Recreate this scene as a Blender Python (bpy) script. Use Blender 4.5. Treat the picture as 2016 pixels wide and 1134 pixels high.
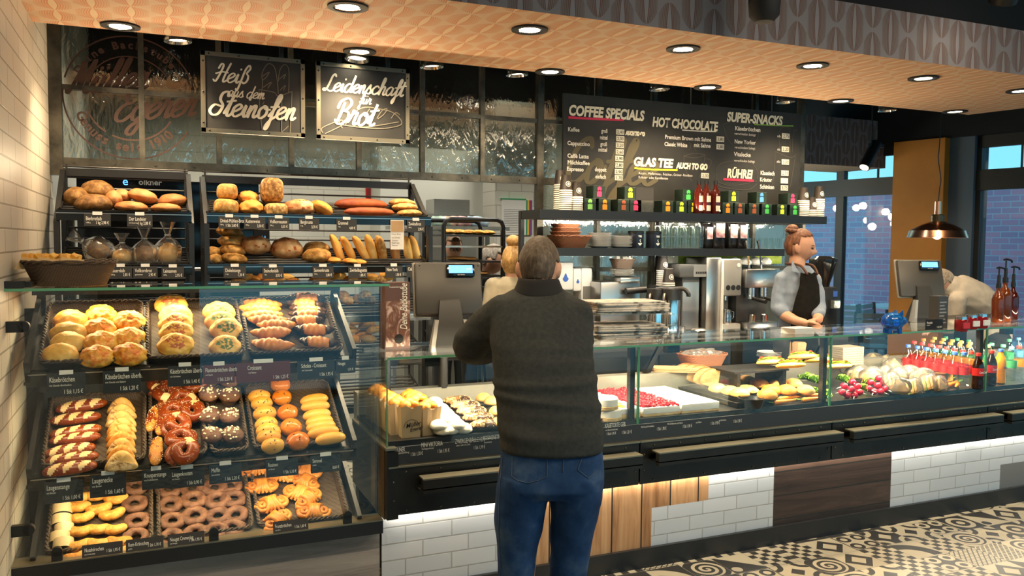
import bpy, bmesh, math, random
from mathutils import Vector, Matrix, noise, Euler
PI = math.pi
rnd = random.Random(7)
for o in list(bpy.data.objects): bpy.data.objects.remove(o)
SC = bpy.context.scene
COL = SC.collection
# ------------------------------------------------------------------ camera
FPX, CX, CY, EYE = 1625.0, 1008.0, 567.0, 1.62
_vx = Vector((4760 - CX, 505 - CY, FPX)).normalized()
_vy = Vector((303 - CX, 470 - CY, FPX)).normalized()
_vy = (_vy - _vx * _vy.dot(_vx)).normalized()
_vz = _vx.cross(_vy)
if _vz.y > 0: _vz = -_vz
CAMPOS = Vector((0, 0, EYE))
cam_data = bpy.data.cameras.new('camera'); cam_data.sensor_width = 36; cam_data.lens = FPX / 2016 * 36
cam_data.clip_start = 0.05; cam_data.clip_end = 200
cam = bpy.data.objects.new('camera', cam_data); COL.objects.link(cam)
cam.matrix_world = Matrix(((_vx.x, -_vx.y, -_vx.z, 0), (_vy.x, -_vy.y, -_vy.z, 0), (_vz.x, -_vz.y, -_vz.z, EYE), (0, 0, 0, 1)))
SC.camera = cam
# ------------------------------------------------------------------ view and world
SC.view_settings.view_transform = 'Standard'; SC.view_settings.look = 'None'
SC.view_settings.gamma = 1.0; SC.view_settings.use_curve_mapping = False
SC.view_settings.exposure = 0.55
cy = SC.cycles
cy.use_denoising = True; cy.max_bounces = 7; cy.diffuse_bounces = 3; cy.glossy_bounces = 4
cy.transmission_bounces = 6; cy.transparent_max_bounces = 24; cy.sample_clamp_indirect = 6
cy.caustics_reflective = False; cy.caustics_refractive = False; cy.blur_glossy = 1.0
W = bpy.data.worlds.new('dusk_sky'); SC.world = W; W.use_nodes = True
_bg = W.node_tree.nodes['Background']
_bg.inputs[0].default_value = (0.20, 0.58, 0.74, 1); _bg.inputs[1].default_value = 1.2
WARM = (1.0, 0.76, 0.47)
def lamp(name, kind, loc, power, color=WARM, target=None, size=0.1, spot=80, blend=0.6, sx=None, sy=None, spread=None):
    d = bpy.data.lights.new(name, kind); d.energy = power; d.color = color
    if kind == 'AREA':
        d.shape = 'RECTANGLE'; d.size = sx or size; d.size_y = sy or size
        if spread: d.spread = math.radians(spread)
    elif kind == 'SPOT':
        d.spot_size = math.radians(spot); d.spot_blend = blend; d.shadow_soft_size = size
    else: d.shadow_soft_size = size
    o = bpy.data.objects.new(name, d); COL.objects.link(o); o.location = loc
    if target is not None:
        o.rotation_euler = (Vector(target) - Vector(loc)).to_track_quat('-Z', 'Y').to_euler()
    return o
# the room's own lights: ceiling track spots over the sales floor, kitchen ceiling panels; added soffit fill
for x in (-0.1, 0.55, 1.6, 2.9, 4.2):
    lamp('track_light', 'SPOT', (x, 1.6, 3.0), 48 if x < 1 else 40, WARM, (x + 0.05, 3.6, 0.95), 0.05, 62, 0.7)
for x in (0.3, 1.6, 2.9, 4.0):
    for y in (5.5, 7.0): lamp('kitchen_light', 'SPOT', (x, y, 3.3), 85, (1.0, 0.93, 0.78), (x, y + 0.1, 0), 0.1, 120, 0.9)
for x0, x1, y, z in ((-0.15, 0.15, 4.80, 1.985), (0.35, 1.30, 4.80, 1.98), (2.35, 3.4, 4.62, 1.84), (3.5, 4.6, 4.62, 1.84)):   # added unseen upward strips on rack and shelf tops, brightening the soffit
    lamp('soffit_fill', 'AREA', ((x0 + x1) / 2, y, z), (12 if x0 < 2 else 5) * (x1 - x0), WARM, ((x0 + x1) / 2, y - 0.5, z + 0.9), sx=x1 - x0, sy=0.015)
lamp('floor_light', 'AREA', (3.6, 0.8, 3.1), 60, (1.0, 0.8, 0.55), (3.6, 1.2, 0), sx=2.5, sy=0.8)
# ------------------------------------------------------------------ pixel helpers (points on real planes)
def ray(px, py):
    c = Vector((px - CX, py - CY, FPX))
    return Vector((_vx.dot(c), _vy.dot(c), _vz.dot(c)))
def on_y(px, py, Y): d = ray(px, py); return CAMPOS + d * (Y / d.y)
def on_z(px, py, Z): d = ray(px, py); return CAMPOS + d * ((Z - EYE) / d.z)
def on_plane(px, py, p, n):
    d = ray(px, py); n = Vector(n); return CAMPOS + d * ((Vector(p) - CAMPOS).dot(n) / d.dot(n))
def px2m(px, p): # metres spanned by px pixels at point p
    c = Vector(p) - CAMPOS
    fw = Vector((_vx.z, _vy.z, _vz.z))
    return px * c.dot(fw) / FPX
# ------------------------------------------------------------------ object helpers
def link(name, me, mats=None, parent=None):
    o = bpy.data.objects.new(name, me); COL.objects.link(o)
    if mats is not None:
        for m in (mats if isinstance(mats, (list, tuple)) else [mats]): me.materials.append(m)
    if parent is not None: o.parent = parent
    return o
def tag(o, label=None, cat=None, group=None, kind=None):
    if label: o['label'] = label
    if cat: o['category'] = cat
    if group: o['group'] = group
    if kind: o['kind'] = kind
    return o
def thing(name, label, cat, loc=(0, 0, 0), rz=0, group=None, rot=None):
    o = bpy.data.objects.new(name, None); COL.objects.link(o); o.empty_display_size = 0.02
    o.location = loc; o.rotation_euler = rot if rot else (0, 0, rz)
    return tag(o, label, cat, group)
def copy_tree(o, parent=None):
    c = o.copy(); COL.objects.link(c)
    if parent is not None: c.parent = parent; c.matrix_parent_inverse = o.matrix_parent_inverse.copy()
    for ch in list(o.children): copy_tree(ch, c)
    return c
def rotm(rx=0, ry=0, rz=0): return Euler((rx, ry, rz)).to_matrix().to_4x4()
class MB:
    def __init__(s): s.bm = bmesh.new()
    def _fin(s, vs, m, mi):
        if m is not None: bmesh.ops.transform(s.bm, matrix=m, verts=vs)
        if mi:
            fs = set()
            for v in vs: fs.update(v.link_faces)
            for f in fs: f.material_index = mi
        return vs
    def box(s, x0, x1, y0, y1, z0, z1, m=None, mi=0, bev=0):
        r = bmesh.ops.create_cube(s.bm, size=1)
        vs = r['verts']
        bmesh.ops.transform(s.bm, matrix=Matrix.Translation(((x0 + x1) / 2, (y0 + y1) / 2, (z0 + z1) / 2)) @ Matrix.Diagonal((abs(x1 - x0), abs(y1 - y0), abs(z1 - z0), 1)), verts=vs)
        if bev:
            es = list({e for v in vs for e in v.link_edges})
            q = bmesh.ops.bevel(s.bm, geom=es, offset=bev, segments=2, affect='EDGES', profile=0.5)
            vs = list({v for f in q['faces'] for v in f.verts} | {v for v in vs if v.is_valid})
        s._fin(vs, m, mi); return s
    def cyl(s, p0, p1, r0, r1=None, n=16, mi=0, caps=True):
        p0, p1 = Vector(p0), Vector(p1); r1 = r0 if r1 is None else r1
        d = p1 - p0
        r = bmesh.ops.create_cone(s.bm, cap_ends=caps, segments=n, radius1=r0, radius2=r1, depth=d.length)
        m = Matrix.Translation((p0 + p1) / 2) @ d.to_track_quat('Z', 'Y').to_matrix().to_4x4()
        s._fin(r['verts'], m, mi); return s
    def lathe(s, prof, n=24, m=None, mi=0, close=False):
        rings = []
        for (r, z) in prof:
            if r < 1e-6: rings.append([s.bm.verts.new((0, 0, z))])
            else: rings.append([s.bm.verts.new((r * math.cos(2 * PI * k / n), r * math.sin(2 * PI * k / n), z)) for k in range(n)])
        s.skin(rings); s._fin([v for r in rings for v in r], m, mi); return s
    def skin(s, rings, closed=True):
        for a, b in zip(rings, rings[1:]):
            n = max(len(a), len(b))
            for k in range(n if closed else n - 1):
                j = (k + 1) % n
                try:
                    if len(a) == 1: s.bm.faces.new((a[0], b[j], b[k]) if True else ())
                    elif len(b) == 1: s.bm.faces.new((a[k], a[j], b[0]))
                    else: s.bm.faces.new((a[k], a[j], b[j], b[k]))
                except ValueError: pass
    def loft(s, rings, mi=0, cap=True, m=None):
        rr = [[s.bm.verts.new(p) for p in r] for r in rings]
        s.skin(rr)
        if cap:
            for r in (rr[0], rr[-1]):
                if len(r) > 2:
                    try: s.bm.faces.new(r)
                    except ValueError: pass
        s._fin([v for r in rr for v in r], m, mi); return s
    def tube(s, pts, r, n=8, mi=0, closed=False, cap=True):
        pts = [Vector(p) for p in pts]; N = len(pts); rings = []
        up = Vector((0, 0, 1)); prev = None
        for i, p in enumerate(pts):
            a = pts[(i - 1) % N] if (closed or i > 0) else p
            b = pts[(i + 1) % N] if (closed or i < N - 1) else p
            t = (b - a).normalized()
            if prev is None:
                u = t.cross(up)
                if u.length < 1e-3: u = t.cross(Vector((1, 0, 0)))
            else: u = prev - t * prev.dot(t)
            u.normalize(); prev = u; v = t.cross(u)
            rad = r[i] if isinstance(r, (list, tuple)) else r
            rings.append([s.bm.verts.new(p + (u * math.cos(2 * PI * k / n) + v * math.sin(2 * PI * k / n)) * rad) for k in range(n)])
        if closed: rings.append(rings[0])
        s.skin(rings)
        if cap and not closed:
            for q in (rings[0], rings[-1]):
                try: s.bm.faces.new(q)
                except ValueError: pass
        if mi: s._fin([v for q in rings for v in q], None, mi)
        return s
    def ball(s, c, r, m=None, mi=0, u=16, v=10):
        if not isinstance(r, (tuple, list)): r = (r, r, r)
        q = bmesh.ops.create_uvsphere(s.bm, u_segments=u, v_segments=v, radius=1)
        mm = Matrix.Translation(c) @ (m if m is not None else Matrix()) @ Matrix.Diagonal((r[0], r[1], r[2], 1))
        s._fin(q['verts'], mm, mi); return s
    def poly(s, pts, mi=0):
        f = s.bm.faces.new([s.bm.verts.new(p) for p in pts]); f.material_index = mi; return s
    def prism(s, pts, d, mi=0):
        d = Vector(d); a = [s.bm.verts.new(p) for p in pts]; b = [s.bm.verts.new(Vector(p) + d) for p in pts]
        fs = [s.bm.faces.new(a), s.bm.faces.new(b[::-1])]
        n = len(a)
        for k in range(n): fs.append(s.bm.faces.new((a[k], b[k], b[(k + 1) % n], a[(k + 1) % n])))
        for f in fs: f.material_index = mi
        return s
    def each(s, fn):
        for v in s.bm.verts: v.co = fn(v.co.copy())
        return s
    def matfn(s, fn):
        bmesh.ops.recalc_face_normals(s.bm, faces=s.bm.faces); s.bm.normal_update()
        for f in s.bm.faces: f.material_index = fn(f.calc_center_median(), f.normal)
        return s
    def mesh(s, smooth=True, name='m', ang=40):
        bmesh.ops.recalc_face_normals(s.bm, faces=s.bm.faces)
        me = bpy.data.meshes.new(name); s.bm.to_mesh(me); s.bm.free()
        if smooth:
            me.shade_smooth()
            if ang: me.set_sharp_from_angle(angle=math.radians(ang))
        return me
    def build(s, name, mats, parent=None, smooth=True, ang=40):
        return link(name, s.mesh(smooth, name, ang), mats, parent)
def bx(name, x0, x1, y0, y1, z0, z1, m, parent=None, bev=0, mat4=None):
    return MB().box(x0, x1, y0, y1, z0, z1, mat4, 0, bev).build(name, m, parent)
def n3(p, sc=1.0): return noise.noise(Vector(p) * sc)
def fbm(p, sc=1.0): p = Vector(p) * sc; return noise.noise(p) + 0.5 * noise.noise(p * 2.1) + 0.25 * noise.noise(p * 4.3)
def bez(pts, n=8, closed=False):
    """catmull-rom through points"""
    P = [Vector(p) for p in pts]; out = []; N = len(P)
    for i in range(N if closed else N - 1):
        p0 = P[(i - 1) % N] if (closed or i > 0) else P[i]; p1 = P[i]; p2 = P[(i + 1) % N]
        p3 = P[(i + 2) % N] if (closed or i + 2 < N) else P[(i + 1) % N]
        for k in range(n):
            t = k / n
            out.append(0.5 * ((2 * p1) + (p2 - p0) * t + (2 * p0 - 5 * p1 + 4 * p2 - p3) * t * t + (3 * p1 - p0 - 3 * p2 + p3) * t ** 3))
    if not closed: out.append(P[-1].copy())
    return out
# ------------------------------------------------------------------ node helpers
class X:
    nt = None
    def __init__(s, v): s.v = v
    @staticmethod
    def op(o, *a, clamp=False):
        nd = X.nt.nodes.new('ShaderNodeMath'); nd.operation = o; nd.use_clamp = clamp
        for i, q in enumerate(a):
            if isinstance(q, X): X.nt.links.new(q.v, nd.inputs[i])
            else: nd.inputs[i].default_value = q
        return X(nd.outputs[0])
    def __add__(s, o): return X.op('ADD', s, o)
    __radd__ = __add__
    def __sub__(s, o): return X.op('SUBTRACT', s, o)
    def __rsub__(s, o): return X.op('SUBTRACT', o, s)
    def __mul__(s, o): return X.op('MULTIPLY', s, o)
    __rmul__ = __mul__
    def __truediv__(s, o): return X.op('DIVIDE', s, o)
    def __gt__(s, o): return X.op('GREATER_THAN', s, o)
    def __lt__(s, o): return X.op('LESS_THAN', s, o)
    def __mod__(s, o): return X.op('FLOORED_MODULO', s, o)
def fl(a): return X.op('FLOOR', a)
def fr(a): return X.op('FRACT', a)
def ab(a): return X.op('ABSOLUTE', a)
def mn(a, b): return X.op('MINIMUM', a, b)
def mx(a, b): return X.op('MAXIMUM', a, b)
def sq(a): return X.op('SQRT', a)
def sn(a): return X.op('SINE', a)
def cs(a): return X.op('COSINE', a)
def hyp(a, b): return sq(a * a + b * b)
def c4(c): return tuple(c) + (1,) if len(c) == 3 else tuple(c)
def hx(h):
    c = [int(h[i:i + 2], 16) / 255 for i in (0, 2, 4)]
    return tuple((v / 12.92 if v <= 0.04045 else ((v + 0.055) / 1.055) ** 2.4) for v in c)
class Mt:
    """small material builder around a Principled node"""
    def __init__(s, name, col=(0.8, 0.8, 0.8), rough=0.5, metal=0, spec=0.5, **k):
        s.m = bpy.data.materials.new(name); s.m.use_nodes = True; s.nt = s.m.node_tree; X.nt = s.nt
        s.b = s.nt.nodes['Principled BSDF']
        s.set('Base Color', c4(col)); s.set('Roughness', rough); s.set('Metallic', metal); s.set('Specular IOR Level', spec)
        for q, v in k.items(): s.set(q.replace('_', ' '), v)
    def set(s, n, v): s.b.inputs[n].default_value = v; return s
    def nd(s, t, **k):
        n = s.nt.nodes.new(t)
        for q, v in k.items():
            if hasattr(n, q): setattr(n, q, v)
            else: n.inputs[q.replace('_', ' ')].default_value = v
        return n
    def ln(s, a, b): s.nt.links.new(a.v if isinstance(a, X) else a, b); return s
    def co(s, kind='Object', scale=(1, 1, 1), rot=(0, 0, 0)):
        t = s.nd('ShaderNodeTexCoord')
        if kind == 'World': src = s.nd('ShaderNodeNewGeometry').outputs['Position']
        else: src = t.outputs[kind]
        mp = s.nd('ShaderNodeMapping'); mp.inputs['Scale'].default_value = scale; mp.inputs['Rotation'].default_value = rot
        s.ln(src, mp.inputs['Vector']); return mp.outputs[0]
    def xyz(s, v):
        n = s.nd('ShaderNodeSeparateXYZ'); s.ln(v, n.inputs[0]); return [X(o) for o in n.outputs]
    def noise(s, v, scale=5, detail=4, rough=0.6, dist=0):
        n = s.nd('ShaderNodeTexNoise'); n.inputs['Scale'].default_value = scale; n.inputs['Detail'].default_value = detail
        n.inputs['Roughness'].default_value = rough; n.inputs['Distortion'].default_value = dist
        s.ln(v, n.inputs['Vector']); return X(n.outputs['Fac'])
    def ramp(s, fac, stops, interp='LINEAR'):
        r = s.nd('ShaderNodeValToRGB'); r.color_ramp.interpolation = interp
        e = r.color_ramp.elements
        while len(e) < len(stops): e.new(0.5)
        for q, (p, c) in zip(e, stops): q.position = p; q.color = c4(c)
        s.ln(fac, r.inputs[0]); return r.outputs[0]
    def mix(s, f, a, b, mode='MIX'):
        n = s.nd('ShaderNodeMix'); n.data_type = 'RGBA'; n.blend_type = mode
        for v, i in ((f, 0), (a, 6), (b, 7)):
            if isinstance(v, X): s.ln(v.v, n.inputs[i])
            elif isinstance(v, bpy.types.NodeSocket): s.ln(v, n.inputs[i])
            else: n.inputs[i].default_value = v if i == 0 else c4(v)
        return n.outputs[2]
    def col(s, v): return s.ln(v, s.b.inputs['Base Color'])
    def bump(s, h, strength=0.3, dist=0.01):
        n = s.nd('ShaderNodeBump'); n.inputs['Strength'].default_value = strength; n.inputs['Distance'].default_value = dist
        s.ln(h, n.inputs['Height']); s.ln(n.outputs[0], s.b.inputs['Normal']); return n
    def rand(s): return X(s.nd('ShaderNodeObjectInfo').outputs['Random'])
def plain(name, col, rough=0.5, metal=0, spec=0.5, **k): return Mt(name, col, rough, metal, spec, **k).m
def emit(name, col, st):
    q = Mt(name, col, 0.5); q.set('Emission Color', c4(col)); q.set('Emission Strength', st); return q.m
def speck(name, stops, scale=8, rough=0.6, bump=0.3, bscale=30, coords='Object', spec=0.4, stretch=(1, 1, 1), detail=5, gam=1.0):
    stops = [(p_, tuple(c_ ** gam for c_ in col_)) for p_, col_ in stops]
    q = Mt(name, (1, 1, 1), rough, 0, spec); v = q.co(coords, stretch)
    f = q.noise(v, scale, detail)
    f = f + (q.rand() - 0.5) * 0.12
    q.col(q.ramp(f, stops))
    if bump: q.bump(q.noise(v, bscale, 4), bump, 0.006)
    return q.m
def glass_thin(name, tint=(0.97, 0.99, 0.98), refl=1.0, rough=0.0):
    """pane glass: transparent body with a Fresnel reflection"""
    m = bpy.data.materials.new(name); m.use_nodes = True; nt = m.node_tree; nt.nodes.clear()
    out = nt.nodes.new('ShaderNodeOutputMaterial'); mixn = nt.nodes.new('ShaderNodeMixShader')
    tr = nt.nodes.new('ShaderNodeBsdfTransparent'); tr.inputs[0].default_value = c4(tint)
    gl = nt.nodes.new('ShaderNodeBsdfGlossy'); gl.inputs['Roughness'].default_value = rough; gl.inputs[0].default_value = (refl, refl, refl, 1)
    fn = nt.nodes.new('ShaderNodeFresnel'); gm = nt.nodes.new('ShaderNodeNewGeometry'); im = nt.nodes.new('ShaderNodeMath'); im.operation = 'MULTIPLY_ADD'
    im.inputs[1].default_value = 1 / 1.5 - 1.5; im.inputs[2].default_value = 1.5       # the node inverts the index on back faces: undo it for thin panes
    nt.links.new(gm.outputs['Backfacing'], im.inputs[0]); nt.links.new(im.outputs[0], fn.inputs[0])
    nt.links.new(fn.outputs[0], mixn.inputs[0]); nt.links.new(tr.outputs[0], mixn.inputs[1]); nt.links.new(gl.outputs[0], mixn.inputs[2])
    nt.links.new(mixn.outputs[0], out.inputs[0]); return m
# ------------------------------------------------------------------ common materials
BLACK = plain('black_metal', (0.012, 0.012, 0.013), 0.38, 0.0, 0.5)
BLACKM = plain('black_matte', (0.01, 0.01, 0.011), 0.7)
STEELB = Mt('raw_steel', (0.10, 0.095, 0.08), 0.38, 0.7); _v = STEELB.co('World', (1, 1, 1)); STEELB.col(STEELB.ramp(STEELB.noise(_v, 7, 5), [(0.3, (0.035, 0.033, 0.028)), (0.7, (0.17, 0.155, 0.12))])); STEELB = STEELB.m
EDGE = plain('steel_edge', (0.30, 0.265, 0.19), 0.35, 0.8)
PANELK = Mt('blackened_panel', (0.02, 0.02, 0.02), 0.32, 0.3); _v = PANELK.co('World'); PANELK.col(PANELK.ramp(PANELK.noise(_v, 4, 5), [(0.3, (0.012, 0.012, 0.011)), (0.75, (0.03, 0.029, 0.026))])); PANELK = PANELK.m
BRONZE = Mt('bronze_panel', (0.1, 0.07, 0.03), 0.3, 0.6); _v = BRONZE.co('World'); BRONZE.col(BRONZE.ramp(BRONZE.noise(_v, 6, 5), [(0.3, (0.06, 0.042, 0.02)), (0.75, (0.2, 0.14, 0.07))])); BRONZE = BRONZE.m
CHROME = plain('chrome', (0.75, 0.75, 0.75), 0.12, 1.0)
STEEL = plain('brushed_steel', (0.52, 0.51, 0.49), 0.28, 1.0)
GLASS = glass_thin('clear_glass')
GLASSEDGE = plain('green_glass_edge', (0.09, 0.30, 0.17), 0.2, 0, 0.6)
WHITE = plain('white_paper', (0.8, 0.79, 0.76), 0.6)
WHITEP = plain('white_plastic', (0.75, 0.75, 0.73), 0.35)
CHALK = plain('white_lettering', (0.85, 0.83, 0.76), 0.7)
CARD = plain('black_card', (0.012, 0.012, 0.013), 0.5)
GREYP = plain('grey_plastic', (0.16, 0.155, 0.145), 0.45)
DKPLAS = plain('dark_plastic', (0.03, 0.03, 0.03), 0.4)
BLACKGLOSS = plain('glossy_black', (0.008, 0.008, 0.008), 0.12)
PLATE = plain('white_china', (0.8, 0.79, 0.76), 0.15)
KRAFT = speck('kraft_paper', [(0.3, (0.42, 0.27, 0.14)), (0.7, (0.55, 0.37, 0.2))], 6, 0.75, 0.15, 25)
def wicker(name, c0, c1, sc=1.0):
    q = Mt(name, c0, 0.55); v = q.co('Object'); x, y, z = q.xyz(v)
    s = 2 * PI / (0.009 * sc)
    h = ab(sn((x + y) * s * 0.5)) ; g = ab(sn((z + (x + y) * 0.15) * s + fl((x + y) / (0.009 * sc)) * PI))
    w = h * 0.5 + g * 0.5
    q.col(q.ramp(w, [(0.1, c0), (0.8, c1)])); q.bump(w, 0.6, 0.004); return q.m
WICKD = wicker('dark_wicker', (0.018, 0.010, 0.006), (0.085, 0.052, 0.032))
WICKR = wicker('red_wicker', (0.10, 0.03, 0.012), (0.34, 0.13, 0.055))
# ------------------------------------------------------------------ lettering
_fcache = {}
def text(s, m4, size, mat, parent=None, name='lettering', align='LEFT', shear=0.0, sx=1.0, bold=0.0, depth=0.0006, spacing=1.0):
    key = (s, size, align, shear, sx, bold, depth, spacing)
    if key not in _fcache:
        cu = bpy.data.curves.new('t', 'FONT'); cu.body = s; cu.size = size; cu.align_x = align; cu.shear = shear
        cu.offset = bold; cu.extrude = depth; cu.space_character = spacing; cu.resolution_u = 3
        o = bpy.data.objects.new('t', cu); COL.objects.link(o)
        dg = bpy.context.evaluated_depsgraph_get()
        me = bpy.data.meshes.new_from_object(o.evaluated_get(dg)); bpy.data.objects.remove(o); bpy.data.curves.remove(cu)
        if sx != 1.0: me.transform(Matrix.Diagonal((sx, 1, 1, 1)))
        _fcache[key] = me
    me = _fcache[key].copy(); me.transform(m4)
    me.materials.clear(); me.materials.append(mat)
    o = bpy.data.objects.new(name, me); COL.objects.link(o)
    if parent is not None: o.parent = parent
    return o
FACE = Matrix.Rotation(PI / 2, 4, 'X')     # text lying in XY -> standing, facing -Y
def at(x, y, z, m=FACE): return Matrix.Translation((x, y, z)) @ m
def merge(objs, name, parent=None):
    bm = bmesh.new(); mats = []
    for o in objs:
        k = len(mats); ms = list(o.data.materials); n0 = len(bm.faces)
        bm.from_mesh(o.data); bm.faces.ensure_lookup_table()
        for f in bm.faces[n0:]: f.material_index += k
        mats += ms
    me = bpy.data.meshes.new(name); bm.to_mesh(me); bm.free()
    for m in mats: me.materials.append(m)
    for o in objs:
        d = o.data; bpy.data.objects.remove(o); bpy.data.meshes.remove(d)
    return link(name, me, None, parent)
# ================================================================== structure
def brickmat(name, axes, bw, bh, c1, c2, mortar, msize=0.004, rough=0.25, off=0.5, bumpn=0.25, wob=3.0, spec=0.5):
    q = Mt(name, c1, rough, 0, spec); p = q.xyz(q.co('World')); A = {'x': p[0], 'y': p[1], 'z': p[2]}
    cb = q.nd('ShaderNodeCombineXYZ'); q.ln(A[axes[0]], cb.inputs[0]); q.ln(A[axes[1]], cb.inputs[1])
    t = q.nd('ShaderNodeTexBrick'); t.offset = off
    for n, v in (('Scale', 1.0), ('Brick Width', bw), ('Row Height', bh), ('Mortar Size', msize), ('Mortar Smooth', 0.3)): t.inputs[n].default_value = v
    t.inputs['Color1'].default_value = c4(c1); t.inputs['Color2'].default_value = c4(c2); t.inputs['Mortar'].default_value = c4(mortar)
    q.ln(cb.outputs[0], t.inputs['Vector'])
    q.col(t.outputs['Color'])
    h = X(t.outputs['Fac']) * -0.7 + q.noise(cb.outputs[0], wob / bw * 0.25, 2) * bumpn * 4
    q.bump(h, 0.35, 0.006); return q.m
def woodmat(name, along, stops, plank, scale=(1, 1, 1), rough=0.5, grain=14):
    """planks: along = axis of the grain, plank = (axis, width)"""
    q = Mt(name, stops[0][1], rough); p = q.xyz(q.co('World')); A = dict(zip('xyz', p))
    rest = [a for a in 'xyz' if a != along]
    k = fl(A[plank[0]] / plank[1])
    cb = q.nd('ShaderNodeCombineXYZ')
    q.ln(A[along] * 0.9 + k * 3.7, cb.inputs[0]); q.ln(A[rest[0]] * grain, cb.inputs[1]); q.ln(A[rest[1]] * grain, cb.inputs[2])
    f = q.noise(cb.outputs[0], 1.6, 6, 0.62, 0.9)
    f2 = f + (fr(k * 0.618) - 0.5) * 0.16
    col = q.ramp(f2, stops)
    e = fr(A[plank[0]] / plank[1]); gap = X.op('GREATER_THAN', ab(e - 0.5), 0.5 - 0.004 / plank[1])
    col = q.mix(gap, col, (0.01, 0.008, 0.006))
    q.col(col); q.bump(f - gap * 0.6, 0.25, 0.008); return q.m
# floor of patchwork cement tiles
q = Mt('patchwork_tiles', (0.5, 0.5, 0.5), 0.32)
x, y, z = q.xyz(q.co('World'))
TS = 0.2
gx = x / TS; gy = y / TS
u = fr(gx) - 0.5; v = fr(gy) - 0.5
wn = q.nd('ShaderNodeTexWhiteNoise'); cb = q.nd('ShaderNodeCombineXYZ'); q.ln(fl(gx) + 0.37, cb.inputs[0]); q.ln(fl(gy) + 0.37, cb.inputs[1]); q.ln(cb.outputs[0], wn.inputs[0])
rn = X(wn.outputs['Value']); r2 = fr(rn * 37.7)
au = ab(u); av = ab(v); r = hyp(u, v); rc = hyp(0.5 - au, 0.5 - av); ang = X.op('ARCTAN2', v, u)
def band(a, lo, hi): return (a > lo) * (a < hi)
pats = [mx(band(r, 0.26, 0.40), r < 0.12),
        mx(band(rc, 0.22, 0.36), (au + av) < 0.22),
        ((fl(u * 5 + 10.5) + fl(v * 5 + 10.5)) % 2.0),
        (hyp(u + 0.5, v + 0.5) > 0.62) * (hyp(u + 0.5, v + 0.5) < 0.95),
        mx((sn(ang + r * 34.0) > 0.0) * (r < 0.46), (r > 0.6)),
        X.op('ABSOLUTE', ((au + av) < 0.46) - ((au + av) < 0.24)),
        mx(fr((u + v) * 6) > 0.72, fr((u - v) * 6) > 0.72),
        mx(band(hyp(au - 0.25, av - 0.25), 0.10, 0.2), (mx(au, av) > 0.46)),
        mx((u + v) > 0.08, hyp(u + 0.3, v + 0.3) < 0.14)]
mask = None
for i, pt in enumerate(pats):
    sel = band(rn, i / len(pats), (i + 1) / len(pats)) * pt
    mask = sel if mask is None else mask + sel
mask = X.op('ABSOLUTE', mask - (r2 > 0.72))
col = q.mix(mask, (0.40, 0.35, 0.25), (0.030, 0.028, 0.026))
grout = mx(au, av) > 0.493
q.col(q.mix(grout, col, (0.2, 0.18, 0.14)))
FLOORM = q.m
def slab(name, x0, x1, y0, y1, z0, z1, m):
    return tag(bx(name, x0, x1, y0, y1, z0, z1, m), kind='structure')
slab('floor', -0.7, 12, -1.9, 9.5, -0.1, 0, FLOORM)
WALLT = brickmat('handmade_wall_tile', 'yz', 0.30, 0.087, (0.70, 0.64, 0.54), (0.62, 0.56, 0.46), (0.33, 0.28, 0.21), 0.004, 0.42, 0.5, 0.3)
slab('wall_left', -0.65, -0.49, -1.9, 5.05, 0, 3.4, WALLT)
CEILK = plain('black_ceiling', (0.006, 0.007, 0.009), 0.8)
slab('ceiling', -0.7, 12, -1.9, 9.5, 3.4, 3.5, CEILK)
# wallpaper on the soffit
def wallpaper(name, base, lens, stripe, hexc, ax, a=0.25, b=0.26):
    q = Mt(name, base, 0.75); p = dict(zip('xyz', q.xyz(q.co('World'))))
    gx = p[ax[0]] / a; c = fl(gx); gy = p[ax[1]] / b + (c % 2.0) * 0.5
    u = fr(gx) - 0.5; v = fr(gy) - 0.5
    w = cs(v * PI) * 0.10
    au = ab(u); t = (au - w) / (0.5 - w * 0.6)
    inl = au < w
    st = (sn((au - w * 1.1) * 2 * PI * 15.0) > 0.05) * (t > 0.02) * (t < 0.80)
    fade = 1.0 - t * 0.9
    bowl = (ab(v) + au * au * 1.0) < 0.46
    net = mx(1.0 - bowl, (t > 0.86))
    col = q.mix(st * fade * bowl, base, stripe)
    col = q.mix(inl, col, lens); col = q.mix(net * 0.7, col, hexc)
    q.col(col); return q.m
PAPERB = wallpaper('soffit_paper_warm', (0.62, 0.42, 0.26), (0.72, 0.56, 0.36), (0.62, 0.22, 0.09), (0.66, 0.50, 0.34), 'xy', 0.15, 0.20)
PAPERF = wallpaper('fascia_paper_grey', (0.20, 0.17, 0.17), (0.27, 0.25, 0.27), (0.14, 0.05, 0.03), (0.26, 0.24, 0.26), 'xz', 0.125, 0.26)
mb = MB(); pts = [(-0.49, 3.25), (5.86, 3.25), (5.645, 4.40), (-0.49, 4.37)]
mb.prism([(px_, py_, 2.60) for px_, py_ in pts], (0, 0, 0.25))
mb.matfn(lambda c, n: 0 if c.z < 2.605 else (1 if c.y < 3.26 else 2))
tag(mb.build('ceiling_soffit', [PAPERB, PAPERF, CEILK], None, False), kind='structure')
slab('ceiling_soffit_core', -0.49, 5.6, 3.35, 4.30, 2.85, 3.4, CEILK)
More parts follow.
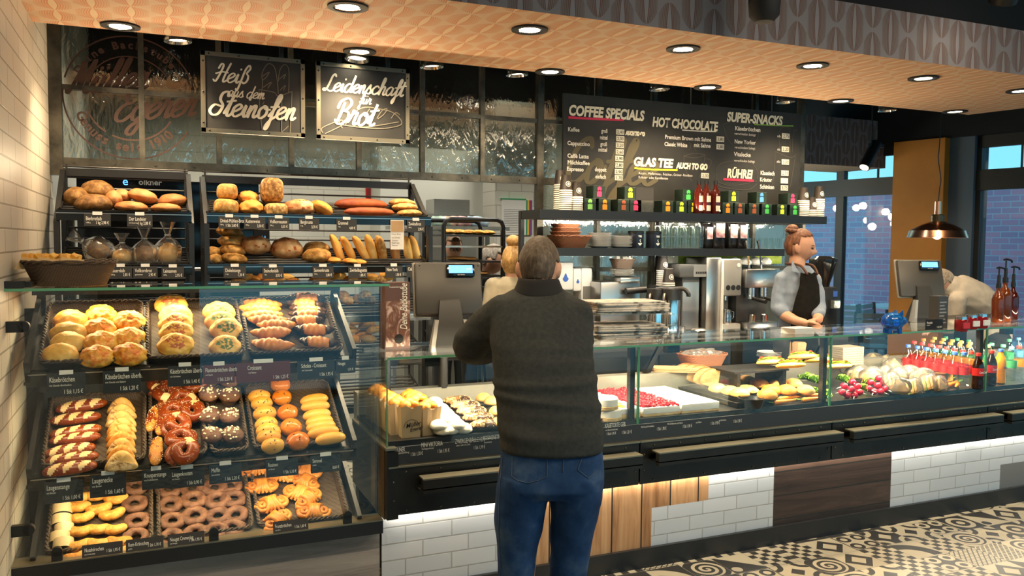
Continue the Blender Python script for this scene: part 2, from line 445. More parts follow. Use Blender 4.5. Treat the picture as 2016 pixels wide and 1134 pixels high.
# kitchen behind the partition
KTILE = brickmat('kitchen_tile', 'xz', 0.30, 0.15, (0.62, 0.60, 0.52), (0.60, 0.58, 0.50), (0.42, 0.40, 0.34), 0.004, 0.35)
slab('wall_kitchen_back', -0.7, 5.2, 8.0, 8.12, 0, 2.95, KTILE)
slab('wall_kitchen_upper', -0.7, 6.9, 8.0, 8.12, 2.95, 3.4, CEILK)
KPLAIN = plain('kitchen_plaster', (0.60, 0.60, 0.54), 0.6)
slab('wall_kitchen_niche', 1.95, 3.28, 7.6, 8.0, 0, 2.5, KPLAIN)
KT2 = brickmat('kitchen_tile_pier', 'xz', 0.25, 0.13, (0.66, 0.64, 0.56), (0.62, 0.6, 0.52), (0.42, 0.40, 0.34), 0.004, 0.35)
slab('wall_kitchen_pier', on_y(974, 450, 7.0).x, on_y(1075, 450, 7.0).x, 7.0, 7.3, 0, 2.9, KT2)
slab('wall_kitchen_left', -0.65, -0.49, 5.05, 8.0, 0, 3.4, KPLAIN)
slab('wall_kitchen_right', 4.62, 4.70, 5.05, 8.0, 0, 2.0, plain('kitchen_side', (0.35, 0.36, 0.34), 0.6))
# steel framed partition with hammered panes
mb = MB(); GY = 4.95; xs = [-0.445 + 0.3955 * k for k in range(8)]
for xx in xs: mb.box(xx - 0.014, xx + 0.014, GY - 0.02, GY + 0.02, 2.0, 3.0)
xr = [2.335 + 0.44 * k for k in range(6)]
for i, xx in enumerate(xr): mb.box(xx - (0.022 if i in (0, 5) else 0.014), xx + (0.022 if i in (0, 5) else 0.014), GY - 0.025, GY + 0.025, (0.0 if i in (0, 2, 5) else 0.9), 3.0)
for zz, h in ((2.02, 0.045), (2.41, 0.024), (2.80, 0.03)): mb.box(-0.46, 4.55, GY - 0.018, GY + 0.022, zz - h / 2, zz + h / 2)
mb.box(2.33, 4.55, GY - 0.018, GY + 0.018, 0.88, 0.92); mb.box(2.33, 4.55, GY - 0.018, GY + 0.018, 1.42, 1.45)
mb.box(-0.49, -0.43, GY - 0.03, GY + 0.03, 1.95, 3.0)
for k in range(38):
    xx = -0.38 + k * 0.1977
    if xx < 2.3: mb.cyl((xx, GY - 0.025, 2.02), (xx, GY - 0.018, 2.02), 0.006, n=6)
part = tag(mb.build('window_1', STEELB, None, False), kind='structure')
q = Mt('hammered_glass', (0.85, 0.9, 0.88), 0.02)
m = q.m; nt = m.node_tree; nt.nodes.remove(q.b); out = nt.nodes['Material Output']
tc = nt.nodes.new('ShaderNodeNewGeometry'); mp = nt.nodes.new('ShaderNodeMapping'); mp.inputs['Scale'].default_value = (9, 1, 3.2); nt.links.new(tc.outputs['Position'], mp.inputs[0])
nz = nt.nodes.new('ShaderNodeTexNoise'); nz.inputs['Scale'].default_value = 3.0; nz.inputs['Detail'].default_value = 3; nz.inputs['Distortion'].default_value = 1.2; nt.links.new(mp.outputs[0], nz.inputs['Vector'])
bp = nt.nodes.new('ShaderNodeBump'); bp.inputs['Strength'].default_value = 0.5; bp.inputs['Distance'].default_value = 0.006; nt.links.new(nz.outputs['Fac'], bp.inputs['Height'])
rf = nt.nodes.new('ShaderNodeBsdfRefraction'); rf.inputs['IOR'].default_value = 1.12; rf.inputs['Color'].default_value = (0.75, 0.78, 0.74, 1); rf.inputs['Roughness'].default_value = 0.03
gl = nt.nodes.new('ShaderNodeBsdfGlossy'); gl.inputs['Roughness'].default_value = 0.06; nt.links.new(bp.outputs[0], gl.inputs['Normal']); nt.links.new(bp.outputs[0], rf.inputs['Normal'])
mxs = nt.nodes.new('ShaderNodeMixShader'); mxs.inputs[0].default_value = 0.16
nt.links.new(rf.outputs[0], mxs.inputs[1]); nt.links.new(gl.outputs[0], mxs.inputs[2]); nt.links.new(mxs.outputs[0], out.inputs[0])
HAMMER = m
mb = MB(); mb.box(-0.44, 4.53, GY - 0.004, GY + 0.004, 2.03, 2.99); mb.box(2.34, 4.53, GY - 0.004, GY + 0.004, 0.92, 2.0)
mb.build('pane', HAMMER, part, False)
PARTITION = part
# right hand window wall: local frame s (towards the viewer) and z
WP = Vector((7.70, 6.40, 0)); WS = Vector((0.2, -0.98, 0)).normalized(); WN = Vector((0.98, 0.2, 0)).normalized()
WM = Matrix(((WS.x, WN.x, 0, WP.x), (WS.y, WN.y, 0, WP.y), (0, 0, 1, 0), (0, 0, 0, 1)))   # (s, depth outward, z)
def wp(px, py):
    p = on_plane(px, py, WP, WN); return ((p - WP).dot(WS), p.z)
ORANGE = Mt('ochre_pillar', (0.5, 0.2, 0.02), 0.65); ORANGE.col(ORANGE.ramp(ORANGE.noise(ORANGE.co('World'), 3, 4), [(0.3, (0.50, 0.18, 0.018)), (0.7, (0.58, 0.22, 0.022))])); ORANGE = ORANGE.m
s_a, s_b = wp(1766, 400)[0], wp(1866, 400)[0]
s_c = wp(1915, 400)[0]
HEAD = wp(1768, 282)[1]
tag(bx('trim_1', s_a, s_b, -0.10, 0.30, 0, HEAD, ORANGE, None, 0, WM), kind='structure')
BLUEW = plain('blue_grey_reveal', (0.10, 0.14, 0.19), 0.7)
tag(bx('wall_right_reveal', s_b, s_c, 0.0, 0.30, 0, HEAD + 0.02, BLUEW, None, 0, WM), kind='structure')
tag(bx('wall_right_head', wp(1560, 300)[0] - 4, 6, -0.05, 0.35, HEAD, 3.4, CEILK, None, 0, WM), kind='structure')
FRAMEK = plain('window_frame_dark', (0.025, 0.024, 0.022), 0.5)
WGLASS = glass_thin('window_glass', (0.93, 0.96, 0.98))
zu1, zu0 = wp(1711, 308)[1], wp(1711, 350)[1]; zl1 = wp(1711, 384)[1]
def winframe(name, s0, s1, zsplit, mull):
    mb = MB(); zt, za, zb = zsplit
    f = 0.05
    for a, b in ((s0, s0 + f), (s1 - f, s1)): mb.box(a, b, 0.05, 0.13, 0, HEAD, WM)
    mb.box(s0, s1, 0.05, 0.13, zt, HEAD, WM); mb.box(s0, s1, 0.04, 0.13, zb, za, WM); mb.box(s0, s1, 0.05, 0.13, 0, 0.12, WM)
    for k in mull: mb.box(k - 0.006, k + 0.006, 0.07, 0.1, za, zt, WM)
    o = tag(mb.build(name, FRAMEK, None, False), kind='structure')
    g = MB(); g.box(s0 + f, s1 - f, 0.085, 0.097, za, zt, WM); g.box(s0 + f, s1 - f, 0.085, 0.097, 0.12, zb, WM)
    g.build('pane', WGLASS, o, False); return o
s_d = wp(1650, 330)[0]
winframe('window_2', s_d, s_a + 0.02, (zu1, zu0, zl1), [wp(1721, 330)[0]])
s_e = wp(1575, 330)[0]
winframe('window_3', s_e - 1.2, s_d, (zu1, zu0, zl1), [])
winframe('window_4', s_c, s_c + 1.5, (wp(1970, 286)[1], wp(1970, 331)[1], wp(1970, 372)[1]), [wp(2005, 300)[0]])
winframe('window_5', s_c + 1.5, s_c + 5, (zu1, zu0, zl1), [])
# building and pavement outside
BRICKO = brickmat('brick_outside', 'yz', 0.30, 0.11, (0.66, 0.22, 0.30), (0.36, 0.19, 0.30), (0.42, 0.34, 0.42), 0.012, 0.8, 0.5, 0.0)
mb = MB(); mb.box(-14, 12, 7.2, 7.5, -0.2, wp(1711, 368)[1] + 0.55, WM)
tag(mb.build('wall_outside_building', BRICKO, None, False), kind='structure')
mb = MB(); mb.box(-16, 14, 0.32, 7.3, -0.25, -0.12, WM)
tag(mb.build('ground_pavement', plain('pavement', (0.68, 0.70, 0.74), 0.8), None, False), kind='structure')
# far end of the wallpapered soffit
p0 = on_y(1575, 290, 7.7); p1 = on_y(1651, 340, 7.7)
mb = MB(); mb.box(p0.x - 0.6, p1.x, 7.0, 7.7, p1.z, p0.z + 0.25)
mb.matfn(lambda c, n: 0 if c.z < p1.z + 0.005 else 1)
tag(mb.build('ceiling_soffit_far', [PAPERB, PAPERF], None, False), kind='structure')
# wall behind the viewer with its glazed shop front
mb = MB()
for xx in (0.35, 2.5, 4.7, 6.9, 9.1, 11.5): mb.box(xx - 0.05, xx + 0.05, -1.9, -1.78, 0, 3.4)
mb.box(0.3, 12, -1.9, -1.78, 2.5, 3.4); mb.box(0.3, 12, -1.9, -1.78, 0, 0.06)
tag(mb.build('wall_front', FRAMEK, None, False), kind='structure')
slab('wall_front_left', -0.65, 0.3, -1.9, -1.78, 0, 3.4, BLUEW)
slab('ground_street', -12, 16, -16, -1.9, -0.2, -0.1, plain('street', (0.42, 0.45, 0.5), 0.8))
# ------------------------------------------------------------------ ceiling lamps
LAMPE = emit('lamp_face', (1.0, 0.86, 0.62), 18)
def downlight_proto():
    mb = MB(); mb.lathe([(0.085, 0), (0.085, -0.008), (0.062, -0.010), (0.052, -0.002), (0.05, 0.03)], 32)
    t = thing('ceiling_downlight', '-', 'ceiling light')
    mb.build('housing', BLACKM, t)
    mb = MB(); mb.lathe([(0.058, -0.004), (0.054, -0.008), (0.048, -0.006), (0.046, 0.02)], 32); mb.build('inner_ring', CHROME, t)
    mb = MB(); mb.lathe([(0, -0.001), (0.047, -0.001), (0.047, 0.004), (0, 0.004)], 24); mb.build('lens', LAMPE, t)
    return t
ordn = ['first', 'second', 'third', 'fourth', 'fifth', 'sixth', 'seventh', 'eighth', 'ninth', 'tenth', 'eleventh', 'twelfth', 'thirteenth', 'fourteenth', 'fifteenth', 'sixteenth', 'seventeenth', 'eighteenth', 'nineteenth', 'twentieth']
dl = downlight_proto(); first = True
for row, pts in (('front', [(685, 12), (1043, 57), (1345, 95), (1600, 128), (1818, 153), (2010, 178)]), ('rear', [(237, 50), (708, 100), (1083, 140), (1393, 171), (1655, 198), (1880, 219)])):
    for i, (px_, py_) in enumerate(pts):
        p = on_z(px_, py_, 2.60)
        o = dl if first else copy_tree(dl); first = False
        o.location = p
        o['label'] = 'black ringed recessed downlight, %s from the left in the %s row of the soffit' % (ordn[i], row); o['group'] = 'soffit downlights'
        lamp('downlight_beam', 'SPOT', (p.x, p.y, p.z - 0.015), 34 if row == 'front' else 55, WARM, (p.x, p.y + (0.0 if row == 'front' else 0.9), 0), 0.045, 115, 0.8)
def chrome_spot(px_, py_, i, tgt):
    p = on_y(px_, py_, 4.52)
    t = thing('chrome_spotlight', 'round chrome spotlight hanging behind the soffit edge, %s from the left' % ordn[i], 'spotlight', p, group='chrome spotlights')
    t.rotation_euler = (Vector(tgt) - p).to_track_quat('-Z', 'Y').to_euler()
    MB().lathe([(0.03, 0.11), (0.045, 0.10), (0.062, 0.0), (0.066, -0.004), (0.066, -0.016), (0.058, -0.018), (0.05, -0.003)], 28).build('reflector_housing', CHROME, t)
    MB().lathe([(0, 0.0), (0.052, 0.0), (0.052, 0.004), (0, 0.004)], 24).build('lens', LAMPE, t)
    MB().cyl((0, 0, 0.1), (0, 0, 0.80), 0.008).build('stem', BLACK, t)
    d = (Vector(tgt) - p).normalized()
    lamp('chrome_spot_beam', 'SPOT', p + d * 0.03, 36, WARM, tgt, 0.04, 75, 0.7)
for i, (px_, py_) in enumerate([(350, 76), (703, 112), (850, 127), (1018, 143), (1298, 172), (1547, 197), (1747, 214)]):
    p = on_y(px_, py_, 4.52); chrome_spot(px_, py_, i, (p.x + (0.06 if i != 1 else -0.1), 4.50 if i != 1 else 4.42, 1.5))
# ================================================================== self-serve bakery case
CF = 3.42                      # front glass plane
XL, XR = -0.49, 0.88
case = thing('bakery_display_case', 'tall glass fronted self-serve bakery case with three sloping trays levels and grey wood base', 'display case', (0.2, 3.6, 0))
def cpart(mb, name, m, smooth=True): return mb.build(name, m, case, smooth) if not isinstance(mb, bpy.types.Object) else mb
def shift(mb, v):
    bmesh.ops.translate(mb.bm, vec=v, verts=mb.bm.verts); return mb
BASE = Vector((-0.2, -3.6, 0))
def cbuild(mb, name, m, smooth=True, par=None): return shift(mb, BASE).build(name, m, par or case, smooth)
GREYWOOD = woodmat('weathered_grey_wood', 'x', [(0.25, (0.13, 0.115, 0.108)), (0.5, (0.26, 0.235, 0.225)), (0.75, (0.38, 0.35, 0.33))], ('z', 0.5), rough=0.6, grain=9)
cbuild(MB().box(XL, XR, CF + 0.03, CF + 0.06, 0.0, 0.375), 'base_panel', GREYWOOD, False)
mb = MB(); mb.box(XL, XR, CF - 0.03, CF + 0.07, 0.372, 0.425); cbuild(mb, 'bottom_rim', BLACK, False)
cbuild(MB().box(XL, XR, CF - 0.028, CF + 0.066, 0.425, 0.431), 'rim_strip', EDGE, False)
cbuild(MB().box(XL + 0.01, XR - 0.01, CF - 0.004, CF + 0.004, 0.445, 1.425), 'front_glass', GLASS, False)
tg = cbuild(MB().box(XL - 0.0, XR + 0.03, CF - 0.02, CF + 0.40, 1.428, 1.438), 'top_glass', GLASS, False)
cbuild(MB().box(XL, XR + 0.03, CF - 0.024, CF - 0.0205, 1.428, 1.438), 'glass_edge', GLASSEDGE, False)
cbuild(MB().box(XR - 0.004, XR + 0.004, CF, CF + 0.4, 0.74, 1.43), 'side_glass', GLASS, False)
mb = MB()
for xx in (-0.345, 0.20, 0.73):
    mb.box(xx - 0.018, xx + 0.018, CF - 0.022, CF - 0.006, 0.42, 0.465); mb.cyl((xx, CF - 0.022, 0.465), (xx, CF - 0.006, 0.465), 0.018, n=20)
    cbuild(mb, 'glass_clamp', BLACK, True); mb = MB()
for zz in (0.555, 1.30):
    mb.box(XL, XL + 0.055, CF - 0.012, CF + 0.012, zz - 0.02, zz + 0.02); mb.cyl((XL + 0.055, CF - 0.012, zz), (XL + 0.055, CF + 0.012, zz), 0.02, n=20)
    cbuild(mb, 'glass_clamp', BLACK, True); mb = MB()
mb.box(XL, XL + 0.06, CF - 0.02, CF + 0.02, 1.44, 1.465); mb.box(XL, XL + 0.08, CF + 0.02, CF + 0.4, 1.44, 1.46); cbuild(mb, 'wall_bracket', BLACK, False)
TILT = math.radians(27); TC, TS_ = math.cos(TILT), math.sin(TILT)
LEV = {1: (1.135, -0.40, 0.745), 2: (0.745, -0.40, 0.745), 3: (0.418, -0.395, 0.765)}
TY = 3.475
TM = Matrix.Rotation(TILT, 4, 'X')
def lev_m(l): return Matrix.Translation((0, TY, LEV[l][0])) @ TM      # local: x along, y up the slope, z normal
TLEN = 0.46
for l in (1, 2, 3):
    z0, a, b = LEV[l]; M = lev_m(l)
    mb = MB(); mb.box(a - 0.03, b + 0.02, -0.012, TLEN, -0.03, -0.012, M)
    for xx in (a - 0.035, b + 0.02): mb.box(xx - 0.006, xx + 0.012, -0.03, TLEN + 0.02, -0.04, 0.05, M)
    cbuild(mb, 'shelf', BLACK, False)
    mb = MB(); mb.box(a - 0.04, b + 0.035, -0.03, -0.012, -0.06, 0.006, M); cbuild(mb, 'price_rail', BLACKGLOSS, False)
    mb = MB(); mb.box(a - 0.03, b + 0.02, -0.033, -0.03, -0.005, 0.0, M); cbuild(mb, 'rail_trim', STEEL, False)
mb = MB()
for xx in (XL + 0.05, XR - 0.12):
    mb.box(xx, xx + 0.03, CF + 0.42, CF + 0.45, 0.4, 1.40); mb.box(xx, xx + 0.03, CF + 0.05, CF + 0.45, 0.39, 0.41)
    cbuild(mb, 'upright', BLACK, False); mb = MB()
cbuild(MB().box(XL, XR - 0.08, CF + 0.46, CF + 0.48, 0, 1.33), 'back_panel', BLACKM, False)
mb = MB()
for l in (1, 2):
    mb.box(XL + 0.04, XR - 0.12, TY + 0.02, TY + 0.05, LEV[l][0] - 0.062, LEV[l][0] - 0.05)
mb.box(XL + 0.04, XR - 0.1, CF + 0.36, CF + 0.40, 1.39, 1.425)
cbuild(mb, 'light_housing', BLACK, False)
lamp('case_led', 'AREA', (0.18, CF + 0.30, 1.385), 5, (1, 0.78, 0.45), (0.18, CF + 0.22, 1.1), sx=1.1, sy=0.02)
for l in (1, 2): lamp('case_led', 'AREA', (0.18, TY + 0.035, LEV[l][0] - 0.068), 4, (1, 0.78, 0.45), (0.18, TY + 0.14, LEV[l][0] - 0.4), sx=1.1, sy=0.02)
# ------------------------------------------------------------------ wicker trays
def make_tray(w, d, h=0.035):
    mb = MB(); R = 0.03
    def rr(x0, x1, y0, y1, r, z, n=5):
        out = []
        for cx_, cy_, a0 in ((x1 - r, y1 - r, 0), (x0 + r, y1 - r, 90), (x0 + r, y0 + r, 180), (x1 - r, y0 + r, 270)):
            for k in range(n + 1):
                a = math.radians(a0 + 90 * k / n); out.append((cx_ + r * math.cos(a), cy_ + r * math.sin(a), z))
        return out
    rings = [rr(0.012, w - 0.012, 0.012, d - 0.012, R, 0.0), rr(0, w, 0, d, R, h), rr(0.012, w - 0.012, 0.012, d - 0.012, R, h), rr(0.02, w - 0.02, 0.02, d - 0.02, R, 0.008)]
    mb.loft(rings)
    body = mb
    rim = MB(); P = rr(0.006, w - 0.006, 0.006, d - 0.006, R, h + 0.003, 6)
    for ph in (0, PI):      # two twisted strands
        pts = []; L = 0
        dense = []
        for i in range(len(P)):
            p, q_ = Vector(P[i]), Vector(P[(i + 1) % len(P)]); n = max(1, int((q_ - p).length / 0.006))
            for k in range(n): dense.append(p.lerp(q_, k / n))
        for i, p in enumerate(dense):
            t = (dense[(i + 1) % len(dense)] - dense[i - 1]).normalized(); o_ = t.cross(Vector((0, 0, 1)))
            a = i * 0.9 + ph
            pts.append(p + o_ * math.cos(a) * 0.0045 + Vector((0, 0, 1)) * math.sin(a) * 0.0045)
        rim.tube(pts, 0.0045, 5, closed=True)
    return body, rim
TRAYS = {1: [(-0.40, -0.045), (-0.035, 0.335), (0.345, 0.735)], 2: [(-0.40, -0.04), (-0.03, 0.185), (0.195, 0.345), (0.36, 0.735)], 3: [(-0.395, -0.02), (-0.005, 0.36), (0.375, 0.755)]}
_tl = {1: ['full of cheese crusted rolls', 'with ham and herb topped cheese rolls', 'full of plain and chocolate dipped croissants'],
       2: ['with pretzel sticks and pretzel corners', 'heaped with pretzel knots and seeded sticks', 'with crumb topped chocolate muffins', 'with raisin buns and milk rolls'],
       3: ['with cream half rounds and nut crescents', 'of chocolate cream rings', 'with swirled cinnamon pastries']}
for l in (1, 2, 3):
    for k, (a, b) in enumerate(TRAYS[l]):
        t = thing('wicker_tray', 'dark wicker tray %s' % _tl[l][k], 'tray', group='wicker trays in the bakery case')
        t.matrix_world = lev_m(l) @ Matrix.Translation((a, 0, -0.012))
        bo, ri = make_tray(b - a, TLEN - 0.02)
        bo.build('basket', WICKD, t); ri.build('braided_rim', WICKD, t, ang=0)
# ------------------------------------------------------------------ pastry makers (local z up, x long axis)
def blob(rx, ry, rz, amp=0.06, sc=3.0, seed=0, flat=0.55, u=28, v=16, fn=None):
    """rounded bun: flattened underside, irregular"""
    mb = MB(); r = bmesh.ops.create_uvsphere(mb.bm, u_segments=u, v_segments=v, radius=1)
    off = Vector((seed * 3.1, seed * 1.7, seed * 5.3))
    for w in mb.bm.verts:
        p = w.co.copy(); d = 1 + amp * fbm(p + off, sc)
        p *= d
        if p.z < 0: p.z *= flat
        if fn: p = fn(p)
        w.co = Vector((p.x * rx, p.y * ry, p.z * rz))
    return mb
def stick(L, r, bend=0.0, taper=0.5, flat=0.8, n=26, k=16, amp=0.05, seed=0, rfn=None, path=None):
    rings = []; off = Vector((seed * 2.3, seed, 0))
    for i in range(n + 1):
        t = i / n; s = 2 * t - 1
        rad = r * max(0.02, (1 - abs(s) ** 2.6)) ** taper
        if rfn: rad *= rfn(t)
        if path: c, tg_ = path(t)
        else: c = Vector((s * L / 2, bend * (1 - s * s), 0)); tg_ = Vector((1, -2 * bend * s * 2 / L, 0)).normalized()
        sd = Vector((-tg_.y, tg_.x, 0))
        ring = []
        for j in range(k):
            a = 2 * PI * j / k; q_ = sd * math.cos(a) * rad + Vector((0, 0, 1)) * math.sin(a) * rad * flat
            q_ *= 1 + amp * fbm(c * 40 + q_ * 60 + off, 0.5)
            if q_.z < 0: q_.z *= 0.6
            ring.append(c + q_)
        rings.append(ring)
    mb = MB(); mb.loft(rings); return mb
GOLD = speck('golden_crust', [(0.25, (0.52, 0.24, 0.055)), (0.5, (0.72, 0.42, 0.12)), (0.75, (0.82, 0.60, 0.26))], 14, 0.55, 0.3, 60, gam=1.8)
CHEESE = speck('melted_cheese', [(0.28, (0.60, 0.22, 0.03)), (0.45, (0.80, 0.50, 0.12)), (0.65, (0.84, 0.63, 0.24))], 22, 0.45, 0.5, 70, gam=1.8)
CHEESEP = speck('pale_cheese_crust', [(0.28, (0.66, 0.36, 0.09)), (0.5, (0.80, 0.58, 0.22)), (0.7, (0.85, 0.70, 0.38))], 14, 0.5, 0.35, 60, gam=1.8)
PALE = speck('pale_dough', [(0.3, (0.70, 0.46, 0.18)), (0.6, (0.82, 0.64, 0.34)), (0.8, (0.86, 0.74, 0.48))], 12, 0.5, 0.15, 40, gam=1.8)
PRETZ = speck('pretzel_crust', [(0.25, (0.20, 0.045, 0.010)), (0.55, (0.36, 0.10, 0.02)), (0.8, (0.50, 0.19, 0.045))], 10, 0.28, 0.15, 40, gam=1.45)
SLASH = speck('pretzel_slash', [(0.3, (0.78, 0.56, 0.28)), (0.7, (0.88, 0.74, 0.48))], 30, 0.6, 0.2, 60, gam=1.45)
SALT = plain('seed_grains', (0.82, 0.70, 0.46), 0.5)
CROIS = speck('croissant_crust', [(0.25, (0.42, 0.15, 0.03)), (0.5, (0.66, 0.33, 0.09)), (0.78, (0.80, 0.52, 0.2))], 16, 0.4, 0.25, 50, gam=1.45)
CHOC = speck('dark_chocolate', [(0.3, (0.022, 0.010, 0.006)), (0.7, (0.06, 0.028, 0.016))], 10, 0.28, 0.2, 40)
CHOCMAT = speck('cocoa_coating', [(0.25, (0.07, 0.026, 0.013)), (0.5, (0.14, 0.058, 0.032)), (0.75, (0.24, 0.11, 0.06))], 30, 0.6, 0.9, 60)
BUN = speck('glazed_bun', [(0.25, (0.50, 0.15, 0.018)), (0.55, (0.70, 0.30, 0.05)), (0.8, (0.80, 0.46, 0.13))], 5, 0.25, 0.05, 20, gam=1.45)
RAISIN = plain('raisin', (0.03, 0.012, 0.008), 0.4)
MILK = speck('milk_roll_crust', [(0.25, (0.70, 0.38, 0.08)), (0.55, (0.80, 0.55, 0.2)), (0.8, (0.84, 0.66, 0.34))], 6, 0.4, 0.05, 20, gam=1.8)
HERB = speck('green_herbs', [(0.35, (0.05, 0.10, 0.01)), (0.7, (0.15, 0.22, 0.04))], 60, 0.7, 0.4, 90)
HAM = speck('diced_ham', [(0.3, (0.42, 0.12, 0.06)), (0.7, (0.62, 0.27, 0.14))], 40, 0.5, 0.3, 60, gam=1.45)
CREAMI = speck('cream_icing', [(0.3, (0.66, 0.50, 0.28)), (0.7, (0.74, 0.59, 0.36))], 6, 0.4, 0.05, 20, gam=1.2)
NUTC = speck('nut_crust', [(0.25, (0.55, 0.27, 0.06)), (0.5, (0.78, 0.50, 0.17)), (0.75, (0.86, 0.66, 0.33))], 34, 0.6, 0.8, 60, gam=1.8)
SEED = speck('seed_crust', [(0.3, (0.12, 0.055, 0.02)), (0.45, (0.35, 0.17, 0.06)), (0.55, (0.72, 0.50, 0.24)), (0.7, (0.8, 0.6, 0.32))], 50, 0.7, 0.8, 70)
def grains(mb, base, count, size, mi, seed, cond=lambda p, n: n.z > 0.25, lift=0.0005, shape=(1, 0.6, 0.5)):
    """scatter tiny grains on a built bmesh (same part)"""
    rg = random.Random(seed); base.bm.normal_update(); fs = [f for f in base.bm.faces if cond(f.calc_center_median(), f.normal)]
    fs = [f for f in fs]
    for _ in range(count if fs else 0):
        f = rg.choice(fs); c = f.calc_center_median() + f.normal * lift
        vs = [v.co for v in f.verts]; c = c.lerp(rg.choice(vs), rg.random() * 0.8)
        q_ = bmesh.ops.create_icosphere(mb.bm, subdivisions=0, radius=size)
        M = Matrix.Translation(c) @ rotm(rg.random() * 3, rg.random() * 3, rg.random() * 6) @ Matrix.Diagonal((shape[0], shape[1], shape[2], 1))
        mb._fin(q_['verts'], M, mi)
    return mb
def pt_(name, bodymesh, mats): return link(name, bodymesh, mats)
PROTO = {}
def proto(kind, variants):
    """variants: list of functions -> (list of (name, mesh, mats)); first is the thing's own mesh"""
    PROTO[kind] = [f() for f in variants]
def M_(mb, ang=50): return mb.mesh(True, 'pastry', ang)
def v_cheese(seed, mats):
    def f():
        def fn(p):
            if p.z > 0.2: p.z += 0.10 * fbm(p * 3 + Vector((seed, 0, 0)))
            return p
        b = blob(0.056, 0.044, 0.036, 0.10, 2.2, seed, 0.5, fn=fn)
        return [('cheese_roll', M_(b, 0), mats)]
    return f
proto('cheese_plain', [v_cheese(s, [CHEESEP]) for s in (1, 2, 3)])
def v_cross(seed):
    def f():
        b = blob(0.054, 0.046, 0.038, 0.16, 2.6, seed, 0.5, u=40, v=24)
        b.matfn(lambda c, n: 1 if (c.z > 0.012 and abs(fbm(c, 38) + 0.1) < 0.30 and abs(c.x) < 0.038) else 0)
        return [('cheese_roll', M_(b, 0), [CHEESE, SLASHC])]
    return f
SLASHC = speck('browned_cheese', [(0.3, (0.55, 0.13, 0.015)), (0.5, (0.78, 0.36, 0.05)), (0.7, (0.88, 0.70, 0.34))], 46, 0.4, 0.5, 70, gam=1.4)
proto('cheese_gratin', [v_cross(s) for s in (4, 5, 6)])
def v_top(seed, topm, thr):
    def f():
        def fn(p):
            if p.z > 0.1: p.z = 0.75 * p.z + 0.08 * fbm(p * 4)
            return p
        b = blob(0.058, 0.048, 0.032, 0.09, 2.4, seed, 0.45, u=44, v=26, fn=fn)
        b.matfn(lambda c, n: 1 if (c.z > 0.010 and (c.x / 0.030) ** 2 + (c.y / 0.026) ** 2 < 1 + 0.5 * fbm(c, 60) and fbm(c, thr) > -0.1) else 0)
        return [('topped_cheese_roll', M_(b, 0), [CHEESEP, topm])]
    return f
proto('ham_roll', [v_top(7, HAM, 120), v_top(8, HAM, 140)])
proto('herb_roll', [v_top(9, HERB, 150), v_top(10, HERB, 130)])
def v_crois(seed, choc):
    def f():
        L = 0.135
        def path(t):
            s = 2 * t - 1; c = Vector((s * L / 2, -0.028 * s * s, 0)); return c, Vector((1, -0.028 * 2 * s * 2 / L, 0)).normalized()
        def rf(t):
            s = abs(2 * t - 1); seg = abs(math.sin(t * PI * 6.5 + seed)); return (0.60 + 0.40 * (1 - s) ** 0.8) * (0.88 + 0.16 * seg)
        mb = stick(L, 0.031, 0, 0.5, 0.9, 44, 16, 0.06, seed, rf, path)
        if choc: mb.matfn(lambda c, n: 1 if abs(c.x) > 0.036 + 0.004 * n3(c, 90) else 0)
        return [('croissant', M_(mb, 60), [CROIS, CHOC] if choc else [CROIS])]
    return f
proto('croissant', [v_crois(s, False) for s in (1.0, 1.6, 2.2)])
proto('choc_croissant', [v_crois(s, True) for s in (0.5, 1.3)])
def v_lstick(seed, L=0.185):
    def f():
        mb = stick(L, 0.030, 0.004 * (seed - 1), 0.42, 0.85, 60, 20, 0.03, seed)
        def fn(c, n):
            if n.z < 0.15: return 0
            for cx_ in (-0.052, -0.002, 0.05):
                # slanted lens shaped cut
                u_ = (c.x - cx_) * 0.8 - c.y * 0.75; w_ = (c.x - cx_) * 0.6 + c.y * 0.95
                if (u_ / 0.0135) ** 2 + (w_ / 0.034) ** 2 < 1: return 1
            return 0
        mb.matfn(fn)
        g = grains(mb, mb, 40, 0.0016, 2, seed, lambda p, n: n.z > 0.2)
        return [('pretzel_stick', M_(mb, 60), [PRETZ, SLASH, SALT])]
    return f
proto('pretzel_stick', [v_lstick(s) for s in (0, 1, 2)])
def v_ecke(seed):
    def f():
        # rounded triangular wedge
        mb = MB(); rings = []
        tri = bez([(0.054, -0.028), (0.0, -0.036), (-0.054, -0.028), (-0.040, 0.012), (-0.014, 0.036), (0.014, 0.036), (0.040, 0.012)], 6, True)
        for z, s in ((-0.012, 0.80), (-0.006, 0.97), (0.004, 1.03), (0.012, 0.98), (0.018, 0.82), (0.021, 0.5), (0.022, 0.15)):
            rings.append([(p.x * s * (1 + 0.05 * n3((p.x * 30, p.y * 30, seed))), p.y * s, z + 0.003 * fbm((p.x * 50, p.y * 50, seed + z * 60))) for p in tri])
        mb.loft(rings)
        mb.matfn(lambda c, n: 1 if fbm(c + Vector((seed, 0, 0)), 26) > 0.05 else 0)
        return [('pretzel_corner', M_(mb, 60), [PALE, SEED if seed > 2 else GOLD])]
    return f
proto('pretzel_corner', [v_ecke(s) for s in (1, 2, 3)])
